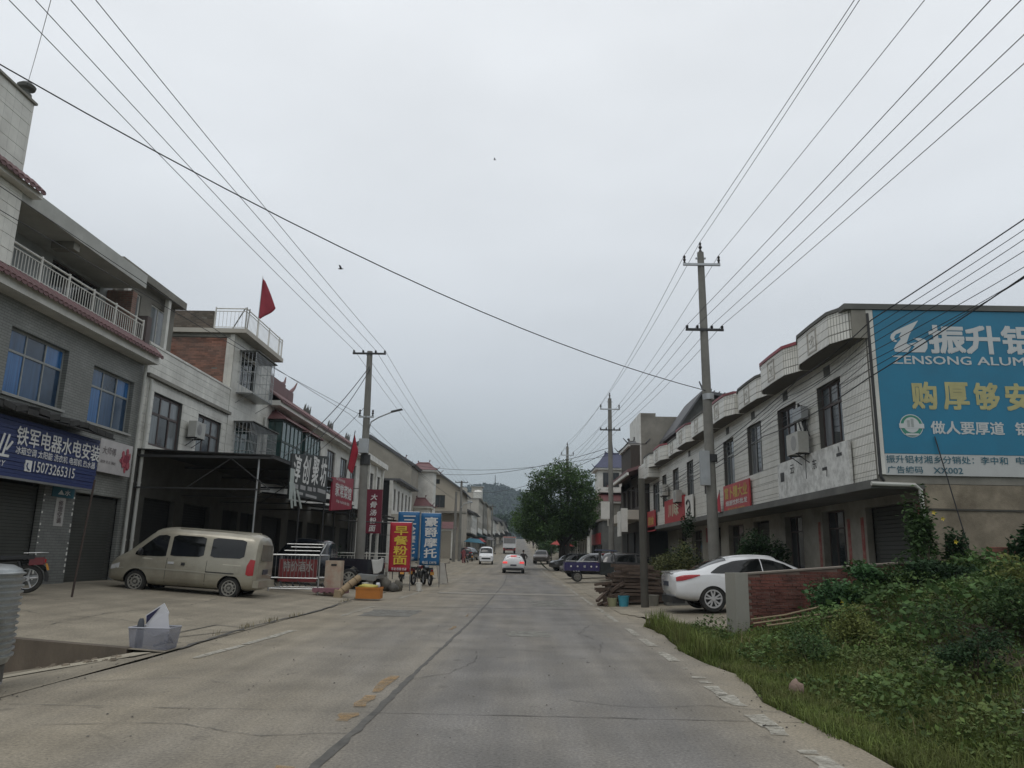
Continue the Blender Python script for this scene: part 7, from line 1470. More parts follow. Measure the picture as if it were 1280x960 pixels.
# banners on poles
def vbanner(label, a0, a1, Y, zb_, zt_, mt, txt, tm, lean=.0, small=None, bold=.03):
    s = thing('vertical_banner', label, 'banner', (a1, Y, 0)); n = 12; m_ = MB(); vs = []
    for j in range(n + 1):
        for i in range(7): u = i / 6; v = j / n; vs.append((a0 + (a1 - a0) * u + lean * (1 - v), Y + .02 * math.sin(u * 5 + v * 4), zb_ + (zt_ - zb_) * v))
    m_.add(vs, [(j * 7 + i, j * 7 + i + 1, (j + 1) * 7 + i + 1, (j + 1) * 7 + i) for j in range(n) for i in range(6)]); o = m_.build('cloth', mt, s, smooth=True); o.modifiers.new('s', 'SOLIDIFY').thickness = .008
    m_ = MB(); g = zl(a1, Y); m_.tube([(a1 + .02 + lean * 1.3, Y + .04, g), (a1 + .02, Y + .04, zt_ + .05)], .022, 6); m_.build('pole', steel, s)
    m_ = MB(); m_.tube([(a0, Y + .04, zt_), (a1, Y + .04, zt_)], .014, 5); m_.tube([(a0 + lean, Y + .04, zb_), (a1 + lean, Y + .04, zb_)], .014, 5); m_.build('crossbar', steel, s)
    w_ = (a1 - a0); H_ = (zt_ - zb_) * .80 / len(txt); z = zt_ - (zt_ - zb_) * .08
    for i, ch in enumerate(txt):
        q = lean * (zt_ - z) / (zt_ - zb_); text(ch, s, FRONT, Y - .03, a0 + w_ * .22 + q, a1 - w_ * .16 + q, z - H_ * .88, z, tm, bold); z -= H_
    if small: text(small, s, FRONT, Y - .03, a0 + w_ * .15 + lean, a1 - w_ * .15 + lean, zb_ + .05, zb_ + .05 + .06 * (zt_ - zb_), lett_w, .01)
    return s
vbanner('red vertical banner with four yellow characters on a pole at the road edge', -5.34, -4.46, 32, .75, 2.72, mat('red_breakfast_banner', (.36, .015, .03), .7, .08, 2), '早餐粉面', lett_y, small='早餐 粉面 快餐')
bb = mat('bright_blue_banner', (.012, .11, .26), .6, .06, 2)
vbanner('right hand blue vertical banner with four white characters', -4.6, -3.68, 36, .97, 3.32, bb, '豪爵摩托', lett_w, .0, '电话 13975')
vbanner('left hand blue vertical banner, partly behind the red one', -5.85, -4.83, 37.2, 1.15, 3.42, bb, '三轮摩托', lett_w, .0, '维修')
s = thing('hanging_sign', 'dark maroon hanging sign with five white characters right of the left utility pole', 'sign', (-7.7, 40, 2.4)); MB().box(-8.02, -7.18, 39.95, 40.15, 2.44, 4.68).build('light_box', mat('maroon_sign_face', (.14, .012, .028), .6), s); MB().box(-8.2, -8.03, 39.97, 40.13, 2.6, 4.5).build('side_panel', mat('maroon_sign_side', (.10, .01, .02)), s)
for i, ch in enumerate('大骨汤粉面'): text(ch, s, FRONT, 39.95, -7.76, -7.42, 4.14 - i * .40, 4.44 - i * .40, lett_w, .025, shear=.15)
m_ = MB(); m_.tube([(-8.0, 40.05, 4.72), (-9.3, 40.05, 4.72)], .02, 5); m_.tube([(-7.6, 40.05, 2.4), (-7.6, 40.05, zl(-7.6, 40))], .03, 6); m_.build('bracket', darkm, s)
# leaning a-board
ab = thing('leaning_board', 'pale wooden A frame board leaning by the motorcycles', 'board', (-3.7, 39, .1)); m_ = MB(); m_.hexa([(-3.95, 38.6, .08), (-3.5, 38.6, .08), (-3.5, 38.64, .08), (-3.95, 38.64, .08), (-4.1, 38.9, 1.05), (-3.72, 38.9, 1.05), (-3.72, 38.94, 1.05), (-4.1, 38.94, 1.05)]); m_.build('front', mat('pale_board', (.36, .34, .30), .8), ab)
m_ = MB(); m_.tube([(-3.55, 39.2, .08), (-3.72, 38.95, 1.05)], .025, 5); m_.tube([(-4.0, 39.2, .08), (-4.1, 38.95, 1.05)], .025, 5); m_.build('rear_leg', wood, ab)
MB().box(-3.88, -3.62, 38.60, 38.63, .35, .55).build('cut_out', blk, ab) if False else None
# white balustrade and steps behind the pickup
bl = thing('balustrade', 'white metal balustrade and gate in front of the terrace behind the pickup', 'railing', (-8, 36.5, .2)); railing(bl, [(-8.9, 36.6, .3), (-6.1, 36.6, .3)], 1.15, .17, white, .03, True, .014)
MB().box(-8.6, -6.3, 36.7, 38, zl(-7, 37), .62).build('plinth', plaster, bl)
m_ = MB(); m_.tube([(-6.9, 36.65, 1.0), (-6.9, 36.65, 2.3), (-5.9, 36.65, 2.3), (-5.9, 36.65, .3)], .02, 5); m_.tube([(-8.6, 36.7, 2.95), (-6.0, 36.7, 2.85)], .03, 5); m_.build('frame', darkm, bl)
gp = thing('potted_plant', 'leafy dark potted plant behind the pickup bed', 'plant', (-8.6, 35.6, .2)); m_ = MB(); m_.lathe([(.2, 0), (.28, .4), (.3, .42), (.26, .42)], (-8.6, 35.6, .22), 'z', 14); m_.build('pot', plaster_d, gp, smooth=True)

# timber stack, tubs by the post
def beamset():
    r_ = random.Random(44); base = MB().box(-1, 1, -.045, .045, -.04, .04).build('timber', wood); me = base.data; bpy.data.objects.remove(base); n = 0
    labs = 'rough reddish brown timber length in the stack left of the white car'
    for lay in range(11):
        for k in range(5):
            y = 25.2 + k * .34 + r_.uniform(-.05, .05); z = .16 + lay * .105
            o = bpy.data.objects.new('timber', me); COL.objects.link(o); ln = r_.uniform(.65, 1.05) * (1 - .035 * lay)
            o.scale = (ln, r_.uniform(.9, 1.5), r_.uniform(.8, 1.25)); o.location = (3.85 + r_.uniform(-.30, .2), y, z); o.rotation_euler = (r_.uniform(-.1, .1), r_.uniform(-.05, .05), R(r_.uniform(-7, 7))); tag(o, labs, 'timber', 'timber lengths in the roadside stack'); n += 1
    for k in range(16):
        o = bpy.data.objects.new('timber', me); COL.objects.link(o); o.scale = (r_.uniform(.3, .5), 1, 1); o.location = (2.85 + r_.uniform(-.25, .35), 25.0 + r_.uniform(-.2, 1.0), .18 + r_.uniform(0, .55)); o.rotation_euler = (0, R(r_.uniform(-40, 10)), R(r_.uniform(-40, 60))); tag(o, 'short broken timber piece at the left end of the timber stack', 'timber', 'broken timber pieces')
beamset()
def tub(label, x, y, r, h, col, s=1):
    m_ = MB(); z = zr(x, y) + .01; m_.lathe([(r * .8, 0), (r, h), (r * 1.06, h), (r * 1.06, h + .02), (r * .95, h + .02), (r * .78, .03)], (x, y, z), 'z', 18); return tag(m_.build('bucket', mat('bucket_' + label[:6].strip(), col, .5), smooth=True), label, 'bucket')
tub('blue plastic bucket at the foot of the timber stack', 3.22, 24.6, .17, .30, (.04, .24, .32)); tub('yellow green tub left of the blue bucket', 2.88, 24.7, .16, .24, (.26, .26, .15)); tub('white lidded pail left of the dark post', 3.98 - .45, 24.2, .12, .2, (.4, .4, .38)) if False else None
m_ = MB(); m_.lathe([(.17, 0), (.19, .30), (.20, .32), (.01, .33)], (4.12, 24.6, zr(4.1, 24.6) + .01), 'z', 16); tag(m_.build('stone_jar', mat('pale_stone_jar', (.20, .19, .16), .8), smooth=True), 'pale concrete jar right beside the dark post', 'jar')
tag(MB().box(4.5, 5.4, 24.4, 24.9, zr(5, 24.5), .48).build('concrete_trough', plaster_d), 'long dark concrete trough at the foot of the timber near the white car', 'trough')
# birds
for k, (x, y, z, lab) in enumerate(((-5.6, 22, 9.9, 'small dark bird in flight in the left half of the sky'), (-1.0, 22, 13.6, 'tiny dark bird flying high in the middle of the sky'))):
    bd_ = thing('bird', lab, 'bird', (x, y, z)); sz = .09 if k == 0 else .05; m_ = MB(); m_.lathe([(.004, -sz), (.2 * sz, -.5 * sz), (.24 * sz, 0), (.15 * sz, .6 * sz), (.02 * sz, sz)], (x, y, z), 'x', 8); m_.build('body', blk, bd_, smooth=True)
    for s_ in (1, -1): m_ = MB(); m_.prism([(x + .3 * sz, y, z), (x - .3 * sz, y, z), (x - .5 * sz, y + s_ * sz * 1.3, z + sz * .9), (x + .1 * sz, y + s_ * .8 * sz, z + sz * .8)], (0, 0, .05 * sz)); m_.build('wing', blk, bd_)
r_ = random.Random(12)
for k, (x, y, lab, c_) in enumerate(((4.7, 7.6, 'scrap of pale plastic film in the grass at the bottom right', (.3, .32, .3)), (-3.1, 11.2, 'small crumpled dark leaf litter on the left lane', (.06, .05, .04)), (1.0, 11.6, 'tiny dark clod lying on the right lane', (.05, .045, .035)))):
    z = (hv(x, y) + .12) if x > 3 else rz(y) + .012; m_ = MB(); s_ = .07 if x > 3 else .03
    m_.add([(x + s_ * r_.uniform(-1, 1), y + s_ * r_.uniform(-1, 1), z + s_ * r_.uniform(0, .8)) for _ in range(7)], [(0, 1, 2), (1, 2, 3), (2, 3, 4), (3, 4, 5), (4, 5, 6), (0, 3, 6)]); tag(m_.build('litter', mat('litter_%s' % 'abc'[k], c_, .6)), lab, 'litter')
# small stones, debris and wind-blown weeds at the gutter
r_ = random.Random(5)
m_ = MB()
for k in range(420):
    s_ = r_.uniform(.003, .011); x = r_.choice((r_.uniform(-5.5, -5.0), r_.uniform(2.2, 3.0), r_.uniform(-5, 2.5))); y = 5 + 22 * r_.random() ** 1.6; z = rz(y) + .004
    m_.hexa([(x - s_, y - s_, z), (x + s_, y - s_ * .7, z), (x + s_ * .8, y + s_, z), (x - s_, y + s_ * .8, z), (x - s_ * .5, y - s_ * .5, z + s_), (x + s_ * .5, y - s_ * .4, z + s_ * .9), (x + s_ * .4, y + s_ * .5, z + s_), (x - s_ * .5, y + s_ * .4, z + s_ * .8)])
tag(m_.build('gravel', mat('loose_gravel', (.14, .13, .11), .9, .2, 5, island=.5)), 'loose grit and pebbles scattered on the road', 'gravel')['kind'] = 'stuff'
lump('boulder', 'pinkish rock lying in the grass of the right verge', 'rock', (3.30, 9.7, hv(3.3, 9.7) + .12), (.085, .08, .12), mat('pinkish_rock', (.24, .17, .135), .9, .2, 6, bump=.5), 77)

r_ = random.Random(66); m_ = MB()
for k in range(70):
    x = r_.uniform(-9, -5.5); y = 11.72 - r_.random() * 1.1 * r_.random(); s_ = r_.uniform(.012, .05); z = ramp(x, y)
    m_.hexa([(x - s_, y - s_, z), (x + s_, y - s_ * .7, z), (x + s_ * .8, y + s_, z), (x - s_, y + s_ * .8, z), (x - s_ * .5, y - s_ * .5, z + s_ * .8), (x + s_ * .5, y - s_ * .4, z + s_ * .7), (x + s_ * .4, y + s_ * .5, z + s_ * .8), (x - s_ * .5, y + s_ * .4, z + s_ * .6)])
tag(m_.build('rubble', mat('bank_rubble', (.17, .14, .105), .9, .2, 5, island=.4)), 'broken cement rubble at the foot of the cut bank on the left', 'rubble')['kind'] = 'stuff'
m_ = MB(); m_.add([(-5.35, 11.75, .012), (-5.6, 11.70, .01), (-6.6, 11.2, ramp(-6.6, 11.2) + .01), (-7.6, 10.4, ramp(-7.6, 10.4) + .012), (-7.3, 10.0, ramp(-7.3, 10) + .012), (-6.2, 10.7, ramp(-6.2, 10.7) + .012), (-5.4, 11.3, .012)], [(0, 1, 2, 5, 6), (2, 3, 4, 5)]); struct(m_.build('cement_spill', mat('pale_cement_spill', (.33, .295, .225), .9, .2, 3, bump=.4)))
# ================================================================== VEGETATION
def mass(name, mt, V, F_, parent=None, **tags):
    me = bpy.data.meshes.new(name); nv, nf, k = len(V), len(F_), F_.shape[1]
    me.vertices.add(nv); me.vertices.foreach_set('co', V.astype(np.float32).ravel()); me.loops.add(nf * k); me.loops.foreach_set('vertex_index', F_.astype(np.int32).ravel())
    me.polygons.add(nf); me.polygons.foreach_set('loop_start', np.arange(0, nf * k, k, dtype=np.int32)); me.polygons.foreach_set('loop_total', np.full(nf, k, dtype=np.int32)); me.update(calc_edges=True)
    me.materials.append(mt); o = bpy.data.objects.new(name, me); COL.objects.link(o)
    if parent: o.parent = parent; o.matrix_parent_inverse = Matrix.Translation(-world_loc(parent))
    for a, c in tags.items(): o[a] = c
    return o
def leafmat(name, c, var=.45, tr=.25, big=.35, bscale=1.2, c2=None):
    if name in MATS: return MATS[name]
    m = mat(name, c, .7, big, bscale, island=var, spec=.15, dirt=c2, dirt_amt=.75 if c2 else 0, dscale=1.6)
    t = m.node_tree; p = next(n for n in t.nodes if n.type == 'BSDF_PRINCIPLED'); o = next(n for n in t.nodes if n.type == 'OUTPUT_MATERIAL')
    tl = t.nodes.new('ShaderNodeBsdfTranslucent'); mx = t.nodes.new('ShaderNodeMixShader'); mx.inputs[0].default_value = tr
    t.links.new(p.inputs['Base Color'].links[0].from_socket, tl.inputs[0]); t.links.new(p.outputs[0], mx.inputs[1]); t.links.new(tl.outputs[0], mx.inputs[2]); t.links.new(mx.outputs[0], o.inputs[0]); return m
def leaves(P, size, up=.5, aspect=.6, seed=0, fold=.25, szvar=.5):
    """quad leaves folded at the midrib: P (n,3) centres -> verts, quads"""
    g = np.random.default_rng(seed); n = len(P); d = g.normal(size=(n, 3)); d[:, 2] = d[:, 2] * .6 + .1; d /= np.linalg.norm(d, axis=1)[:, None]
    nrm = g.normal(size=(n, 3)); nrm[:, 2] = np.abs(nrm[:, 2]) + up * 2; s = np.cross(d, nrm); s /= np.linalg.norm(s, axis=1)[:, None]; nn = np.cross(s, d)
    L_ = (size * (1 + szvar * (g.random(n) * 2 - 1)))[:, None]; W = L_ * aspect * .5
    a = P; b = P + d * L_ * .5 + s * W + nn * W * fold; c = P + d * L_; e = P + d * L_ * .5 - s * W + nn * W * fold
    V = np.stack([a, b, c, e], 1).reshape(-1, 3); F_ = np.arange(4 * n).reshape(-1, 4); return V, F_
def blades(P, h, w_, seed=0, lean=.5):
    g = np.random.default_rng(seed); n = len(P); a = g.random(n) * 6.283; d = np.stack([np.cos(a), np.sin(a), np.zeros(n)], 1); s = np.stack([-np.sin(a), np.cos(a), np.zeros(n)], 1)
    H_ = (h * (.5 + g.random(n)))[:, None]; W = w_ * (.6 + .8 * g.random(n))[:, None]; ln = (lean * g.random(n))[:, None]; up = np.array([0, 0, 1.0])
    p0 = P - s * W; p1 = P + s * W; m0 = P + up * H_ * .6 + d * H_ * ln * .35 - s * W * .8; m1 = P + up * H_ * .6 + d * H_ * ln * .35 + s * W * .8; t = P + up * H_ * (1 - .35 * ln) + d * H_ * ln
    V = np.stack([p0, p1, m1, m0, t - s * W * .15, t + s * W * .15], 1).reshape(-1, 3); i = np.arange(n)[:, None] * 6; F_ = np.concatenate([i + np.array([[0, 1, 2, 3]]), i + np.array([[3, 2, 5, 4]])]); return V, F_
HV = np.vectorize(hv)
def edge_x(y): return 2.80 + .10 * np.sin(y * 1.3) + .05 * np.sin(y * 4.1) + np.where(y > 16, .25 * np.clip((y - 16) / 4, 0, 1), 0)
def scatter(n, x0, x1, y0, y1, seed, dens=None):
    g = np.random.default_rng(seed); x = x0 + (x1 - x0) * g.random(n); y = y0 + (y1 - y0) * g.random(n); k = x > edge_x(y)
    k &= ~((y > 21.0 - (x - 2.9) * 3.6) & (x < 4.4)); k &= ~((x >= 4.2) & (y > 15.75 + (x - 4.2) * .47)) & (y < 17.9)
    if dens is not None: k &= g.random(n) < dens(x, y)
    k &= ~(((x - 6.3) ** 2 / .9 + (y - 10.9) ** 2 / 1.3 < 1) & (g.random(n) < .85)); k &= ~(((x - 4.6) ** 2 / .12 + (y - 7.2) ** 2 / .3 < 1) & (g.random(n) < .8)); k &= ~(((x - 8.6) ** 2 / .5 + (y - 12.8) ** 2 / .5 < 1) & (g.random(n) < .8))
    x, y = x[k], y[k]; return np.stack([x, y, HV(x, y)], 1)
def clump(x, y, s1=1.3, s2=2.1, ph=0): return .5 + .5 * np.sin(x * s1 * 2 + ph + 1.3 * np.sin(y * s2 * .7)) * np.sin(y * s2 + ph * 2 + 1.1 * np.sin(x * s1))
g_grass = leafmat('verge_grass_blade', (.115, .15, .040), .5, .25, .4, .9, (.15, .135, .06)); g_leaf = leafmat('weed_leaf', (.12, .175, .05), .5, .25, .45, .8, (.13, .14, .06)); g_dark = leafmat('dark_weed_leaf', (.080, .125, .040), .45, .2, .4, 1.1); g_dry = leafmat('dry_grass_blade', (.17, .145, .075), .4, .2, .3, 1.5)
# grass close to the kerb
P = scatter(110000, 2.6, 4.9, 2.5, 21.5, 1, lambda x, y: np.clip(1.25 - (x - 3.0) * .45, .15, 1)); V, F_ = blades(P, .13, .0045, 1, 1.1); mass('grass', g_grass, V, F_, kind='stuff', label='low green grass along the right road edge', category='grass')
P = scatter(90000, 3.2, 13, 2.5, 18, 2, lambda x, y: .25 + .75 * clump(x, y)); V, F_ = blades(P, .16, .005, 2, 1.2); mass('tall_grass', g_grass, V, F_, kind='stuff', label='taller rank grass over the weedy bank on the right', category='grass')
P = scatter(3500, 3.6, 12, 3, 17, 3, lambda x, y: clump(x, y, .9, 1.2, 2) ** 3); V, F_ = blades(P, .34, .004, 3, 1.1); mass('dry_grass', g_dry, V, F_, kind='stuff', label='straw coloured dry stalks among the weeds', category='grass')
# broad-leaved weeds: heaps with height so the bank has volume
def heap_points(n, x0, x1, y0, y1, seed, hmax, ph):
    P = scatter(n, x0, x1, y0, y1, seed, lambda x, y: .10 + .9 * clump(x, y, 1.1, 1.6, ph)); g = np.random.default_rng(seed + 9); c = clump(P[:, 0], P[:, 1], 1.1, 1.6, ph); k = np.clip((P[:, 0] - 3.0) / 1.2, .15, 1)
    hz = hmax * (c ** 1.5 * .8 + .2) * k; P[:, 2] += hz * g.random(len(P)) ** .45; P[:, :2] += g.normal(size=(len(P), 2)) * .03; return P
P = heap_points(230000, 2.7, 13.5, 3, 18, 4, .30, .4); V, F_ = leaves(P, .040, .7, .62, 4, szvar=.8); mass('weeds', g_leaf, V, F_, kind='stuff', label='mixed green broad leaved weeds covering the right bank', category='weeds')
P = heap_points(70000, 3.5, 13.5, 4, 18, 5, .50, 2.2); V, F_ = leaves(P, .055, .7, .7, 5, szvar=.8); mass('dark_weeds', g_dark, V, F_, kind='stuff', label='darker creeping weeds in hollows of the right bank', category='weeds')
P = heap_points(9000, 5.6, 13.5, 11, 18, 6, .55, 1.1); P[:, 2] += .05; V, F_ = leaves(P, .10, .9, .85, 6, .22, .75); mass('vine_leaves', leafmat('pumpkin_vine_leaf', (.075, .13, .045), .45, .25, .35, 1.3), V, F_, kind='stuff', label='large pumpkin like vine leaves trailing over the bank', category='vines')
P = scatter(2600, 2.8, 3.2, 12, 21.2, 15); P[:, 2] += .02; V, F_ = blades(P, .34, .006, 15, .7); mass('edge_stalks', g_grass, V, F_, kind='stuff', label='upright weed stalks at the tip of the verge', category='weeds')
g5 = np.random.default_rng(50); y = 13 + 14 * g5.random(700); x = -5.22 + .08 * np.sin(y * .7) + g5.normal(size=700) * .05; k = clump(x * 3, y, 1, 2.5) > .72; P = np.stack([x[k], y[k], np.full(k.sum(), .02)], 1); V, F_ = blades(P, .09, .004, 8, 1.2); mass('gutter_grass', g_dry, V, F_, kind='stuff', label='thin tufts of grass in the left gutter crack', category='grass')
# single bushes
def bush(label, c, rad, n, size, mt, seed, name='bush', stems=6, cat='bush', grp=None, stem_m=None):
    t = thing(name, label, cat, (c[0], c[1], c[2])); g = np.random.default_rng(seed); 
    if grp: t['group'] = grp
    nb = 9; ctr = g.normal(size=(nb, 3)) * np.array(rad) * .42; ctr[:, 2] = np.abs(ctr[:, 2]) * 1.0 + rad[2] * .55; idx = g.integers(0, nb, n); d = g.normal(size=(n, 3)); d /= np.linalg.norm(d, axis=1)[:, None]
    P = ctr[idx] + d * (g.random(n) ** .5)[:, None] * np.array(rad) * .52 * (.6 + .6 * g.random(nb))[idx][:, None]; P[:, 2] = np.maximum(P[:, 2], .03)
    V, F_ = leaves(P, size, .5, .5, seed); V += np.array(c); o = mass('foliage', mt, V, F_); V2 = V - np.array(c); o.data.vertices.foreach_set('co', V2.astype(np.float32).ravel()); o.parent = t
    m_ = MB()
    for k in range(stems): m_.tube([(c[0] + g.normal() * .04, c[1] + g.normal() * .04, c[2]), tuple(np.array(c) + ctr[k % nb] * np.array([.6, .6, .5])), tuple(np.array(c) + ctr[k % nb])], .02, 5, .006)
    m_.build('stems', stem_m or mat('bush_stem', (.07, .055, .035), .9), t); return t
pale = leafmat('olive_yellow_leaf', (.115, .125, .055), .4, .25, .3, 1.5); dkb = leafmat('dark_bush_leaf', (.028, .055, .024), .45, .2, .3, 1.2); midg = leafmat('mid_green_leaf', (.055, .095, .035), .45, .25, .3, 1.2)
bush('feathery olive shrub standing left of the near utility pole', (5.3, 27.2, .25), (.95, .7, 1.05), 6500, .085, pale, 61); bush('dark rounded bush directly left of the near utility pole', (5.95, 28.6, .28), (.7, .6, 1.3), 4200, .10, dkb, 62)
bush('dark green bush behind the roof of the white car', (7.55, 25.6, .3), (.95, .7, 1.25), 8000, .09, dkb, 63); bush('broad light tipped bush between the pole and the shopfront', (8.2, 28.2, .3), (.7, .8, 1.2), 4500, .09, midg, 64)
bush('tall climbing gourd vine with yellow flowers at the corner of the white building', (8.75, 17.0, 1.05), (.42, .35, 1.15), 2200, .10, midg, 65, 'vine', 8, 'vine'); bush('leafy climbing vine at the foot of the white downpipe', (9.45, 17.2, 1.15), (.3, .25, .7), 1100, .09, dkb, 66, 'vine', 6, 'vine')
bush('dark leafy shrub against the end wall at the right edge', (11.35, 17.0, 1.15), (.7, .5, .95), 5200, .14, leafmat('broad_dark_leaf', (.035, .075, .032), .4, .2, .3, 1.2), 67); bush('low bush half hidden behind the weeds left of the end wall shrub', (12.6, 16.6, 1.1), (.8, .6, .6), 3200, .12, midg, 68)
bush('spreading green bush in front of the brick garden wall', (6.5, 15.6, .35), (1.1, .5, .55), 5500, .10, leafmat('bright_bush_leaf', (.06, .12, .05), .4, .25, .3, 1.5), 69); bush('bushy weed heap on the crest of the bank before the wall', (8.3, 15.4, .8), (1.1, .6, .5), 5000, .10, dkb, 70)
yl = leafmat('yellowish_weed_leaf', (.14, .16, .05), .5, .3, .4, 1.2); dead = leafmat('withered_leaf', (.13, .10, .06), .5, .15, .3, 1.5)
for k, (x, y, rx_, ry_, rz__, nn, sz, mt_, lab) in enumerate(((5.3, 12.9, .6, .5, .42, 2600, .05, yl, 'yellowish low weed clump half way up the bank'), (7.4, 11.6, .8, .6, .50, 3400, .07, midg, 'rounded green weed clump in the middle of the bank'), (5.2, 9.3, .5, .5, .34, 2400, .045, dkb, 'dark small leaved clump near the bottom right of the verge'), (4.3, 12.0, .4, .5, .32, 1800, .045, midg, 'small weed clump beside the road edge below the pillar'), (9.4, 13.6, .9, .7, .6, 3600, .08, yl, 'pale green weed clump high on the bank at the right'), (6.1, 7.9, .6, .5, .4, 2600, .05, yl, 'straggling pale weed clump at the bottom right corner'), (7.6, 15.7, .8, .45, .55, 2800, .08, midg, 'leafy bush covering the right part of the brick wall'), (6.6, 9.9, .7, .3, .25, 1500, .045, dead, 'withered brown weeds round the bare soil'))): bush(lab, (x, y, hv(x, y) - .03), (rx_, ry_, rz__), nn, sz, mt_, 300 + k, 'weed_clump', 5, 'weeds')
fy = mat('yellow_flower', (.55, .42, .02), .6)
for k, (x, y, z, lab) in enumerate(((8.7, 16.5, 2.55, 'upper yellow flower on the gourd vine'), (8.85, 16.45, 2.42, 'yellow flower just below the topmost one on the gourd vine'), (9.1, 16.5, 1.95, 'lowest yellow flower on the gourd vine'), (6.05, 15.0, .78, 'yellow flower in the bush before the brick wall'))):
    m_ = MB()
    for j in range(5): a = j * 1.2566; m_.add([(x, y, z), (x + .03 * math.cos(a - .4), y - .02, z + .03 * math.sin(a - .4)), (x + .055 * math.cos(a), y - .035, z + .055 * math.sin(a)), (x + .03 * math.cos(a + .4), y - .02, z + .03 * math.sin(a + .4))], [(0, 1, 2, 3)])
    tag(m_.build('flower', fy), lab, 'flower')
V, F_ = leaves(np.array([[-8.6, 35.6, .7]]) + np.random.default_rng(3).normal(size=(600, 3)) * np.array([.3, .3, .35]) + np.array([0, 0, .35]), .12, .5, .5, 91); o = mass('foliage', dkb, V - np.array([-8.6, 35.6, .2]), F_); o.parent = gp
bush('scrappy greenery on the roadside past the big tree', (3.6, 105, rz(105)), (1.2, 3, 2.0), 3000, .3, midg, 71); bush('roadside bush at the bend of the rise on the right', (5.4, 150, rz(150)), (2, 5, 3.2), 3000, .5, midg, 72); bush('tall dark hedge near the crest on the right', (6.4, 215, rz(215)), (3.0, 12, 4.5), 4000, .8, dkb, 73)
bush('greenery closing the end of the road at the crest', (5.5, 400, rz(400)), (16, 8, 6.0), 6000, 1.4, midg, 74); bush('dark copse beyond the crest on the left', (-14, 430, rz(430)), (16, 10, 8.0), 5000, 1.6, dkb, 75)
# the big street tree
tr = thing('street_tree', 'large round dense green tree on the right of the road', 'tree', (4.0, 75, .3)); bark = mat('dark_tree_bark', (.045, .038, .03), .95, .3, 5, bump=.6, stretch=(1, 1, .3))
m_ = MB(); m_.tube([(4.0, 75, .2), (3.98, 75, 1.6), (4.05, 75, 2.6)], .33, 12, .27); br = [(4.05, 75, 2.5)]
tips = [(.8, 74.2, 6.2), (2.0, 75.6, 8.0), (3.6, 74.6, 9.4), (5.4, 75.4, 8.6), (6.4, 74.5, 6.6), (1.8, 73.2, 5.2), (5.6, 76.6, 6.4), (3.2, 77.2, 7.2), (6.2, 73.6, 5.0)]
m_.build('trunk', bark, tr, smooth=True)
for tp in tips: m2__ = MB(); mid = (4.05 + (tp[0] - 4.05) * .45 + .1, 75 + (tp[1] - 75) * .4, 2.5 + (tp[2] - 2.5) * .5); m2__.tube([(4.05, 75, 2.4), mid, tp], .17, 7, .04); m2__.build('limb', bark, tr, smooth=True)
g = np.random.default_rng(100); lobes = []
for (x, z, r_) in ((.55, 5.1, 1.55), (1.1, 6.9, 1.5), (2.4, 8.6, 1.6), (3.9, 9.3, 1.65), (5.3, 8.7, 1.6), (6.2, 7.2, 1.45), (6.35, 5.4, 1.35), (5.6, 4.3, 1.1), (2.6, 4.3, 1.4), (1.1, 4.0, 1.15), (3.6, 6.6, 2.3), (2.2, 6.0, 2.0), (4.9, 6.4, 2.0), (3.9, 4.9, 1.5)):
    for dy in ((-1.6, 0, 1.6) if r_ < 2 else (-1.2, 1.2)): lobes.append((x + g.normal() * .15, 75 + dy + g.normal() * .3, z - abs(dy) * .25, r_ * (.9 if dy else 1)))
lobes = np.array(lobes); n = 64000; idx = g.integers(0, len(lobes), n); d = g.normal(size=(n, 3)); d /= np.linalg.norm(d, axis=1)[:, None]; rr = (.45 + .6 * g.random(n) ** .6) * (1 + .18 * np.sin(d[:, 0] * 9 + idx) * np.sin(d[:, 2] * 8 + idx * 2)); P = lobes[idx, :3] + d * (lobes[idx, 3] * rr)[:, None] * np.array([1, 1, .85])
keep = g.random(n) < .35 + .65 * (np.sin(P[:, 0] * 3.1 + P[:, 1]) * np.sin(P[:, 2] * 3.7 + P[:, 0] * 1.3) > -.42); P = P[keep]
V, F_ = leaves(P, .19, .6, .55, 101); mass('crown', leafmat('street_tree_leaf', (.066, .112, .036), .5, .25, .55, .5), V - np.array([4.0, 75, .3]), F_).parent = tr
r_ = random.Random(90)
for k, (x, y, c_, lab) in enumerate(((-6.3, 108, (.05, .16, .22), 'pale blue tarpaulin shelter on the far left roadside'), (-6.6, 121, (.30, .05, .05), 'red tarpaulin shelter beyond the far left poles'), (-5.9, 142, (.12, .12, .12), 'grey tarpaulin shelter farther up the left roadside'), (5.2, 98, (.32, .05, .04), 'red fabric shelter behind the parked cars on the right'))):
    t = thing('market_shelter', lab, 'shelter', (x, y, rz(y))); z = rz(y); m_ = MB(); m_.hexa([(x - 1.4, y - 1.5, z + 2.3), (x + 1.4, y - 1.5, z + 2.1), (x + 1.4, y + 1.5, z + 2.1), (x - 1.4, y + 1.5, z + 2.3), (x - .7, y - .8, z + 2.8), (x + .6, y - .8, z + 2.7), (x + .6, y + .8, z + 2.7), (x - .7, y + .8, z + 2.8)]); m_.build('canopy', mat('tarpaulin_%s' % 'abcd'[k], c_, .8), t)
    for a, c in ((-1.3, -1.4), (1.3, -1.4), (-1.3, 1.4), (1.3, 1.4)): MB().tube([(x + a, y + c, z), (x + a, y + c, z + 2.2)], .04, 5).build('post', darkm, t)
    for q in range(3): MB().box(x - 1 + q * .7, x - .5 + q * .7, y - .4, y + .3, z, z + .4 + .25 * q).build('stall_box', mat('stall_box_%s' % 'abc'[q], ((.2, .16, .1), (.07, .1, .12), (.25, .23, .2))[q], .8), t)
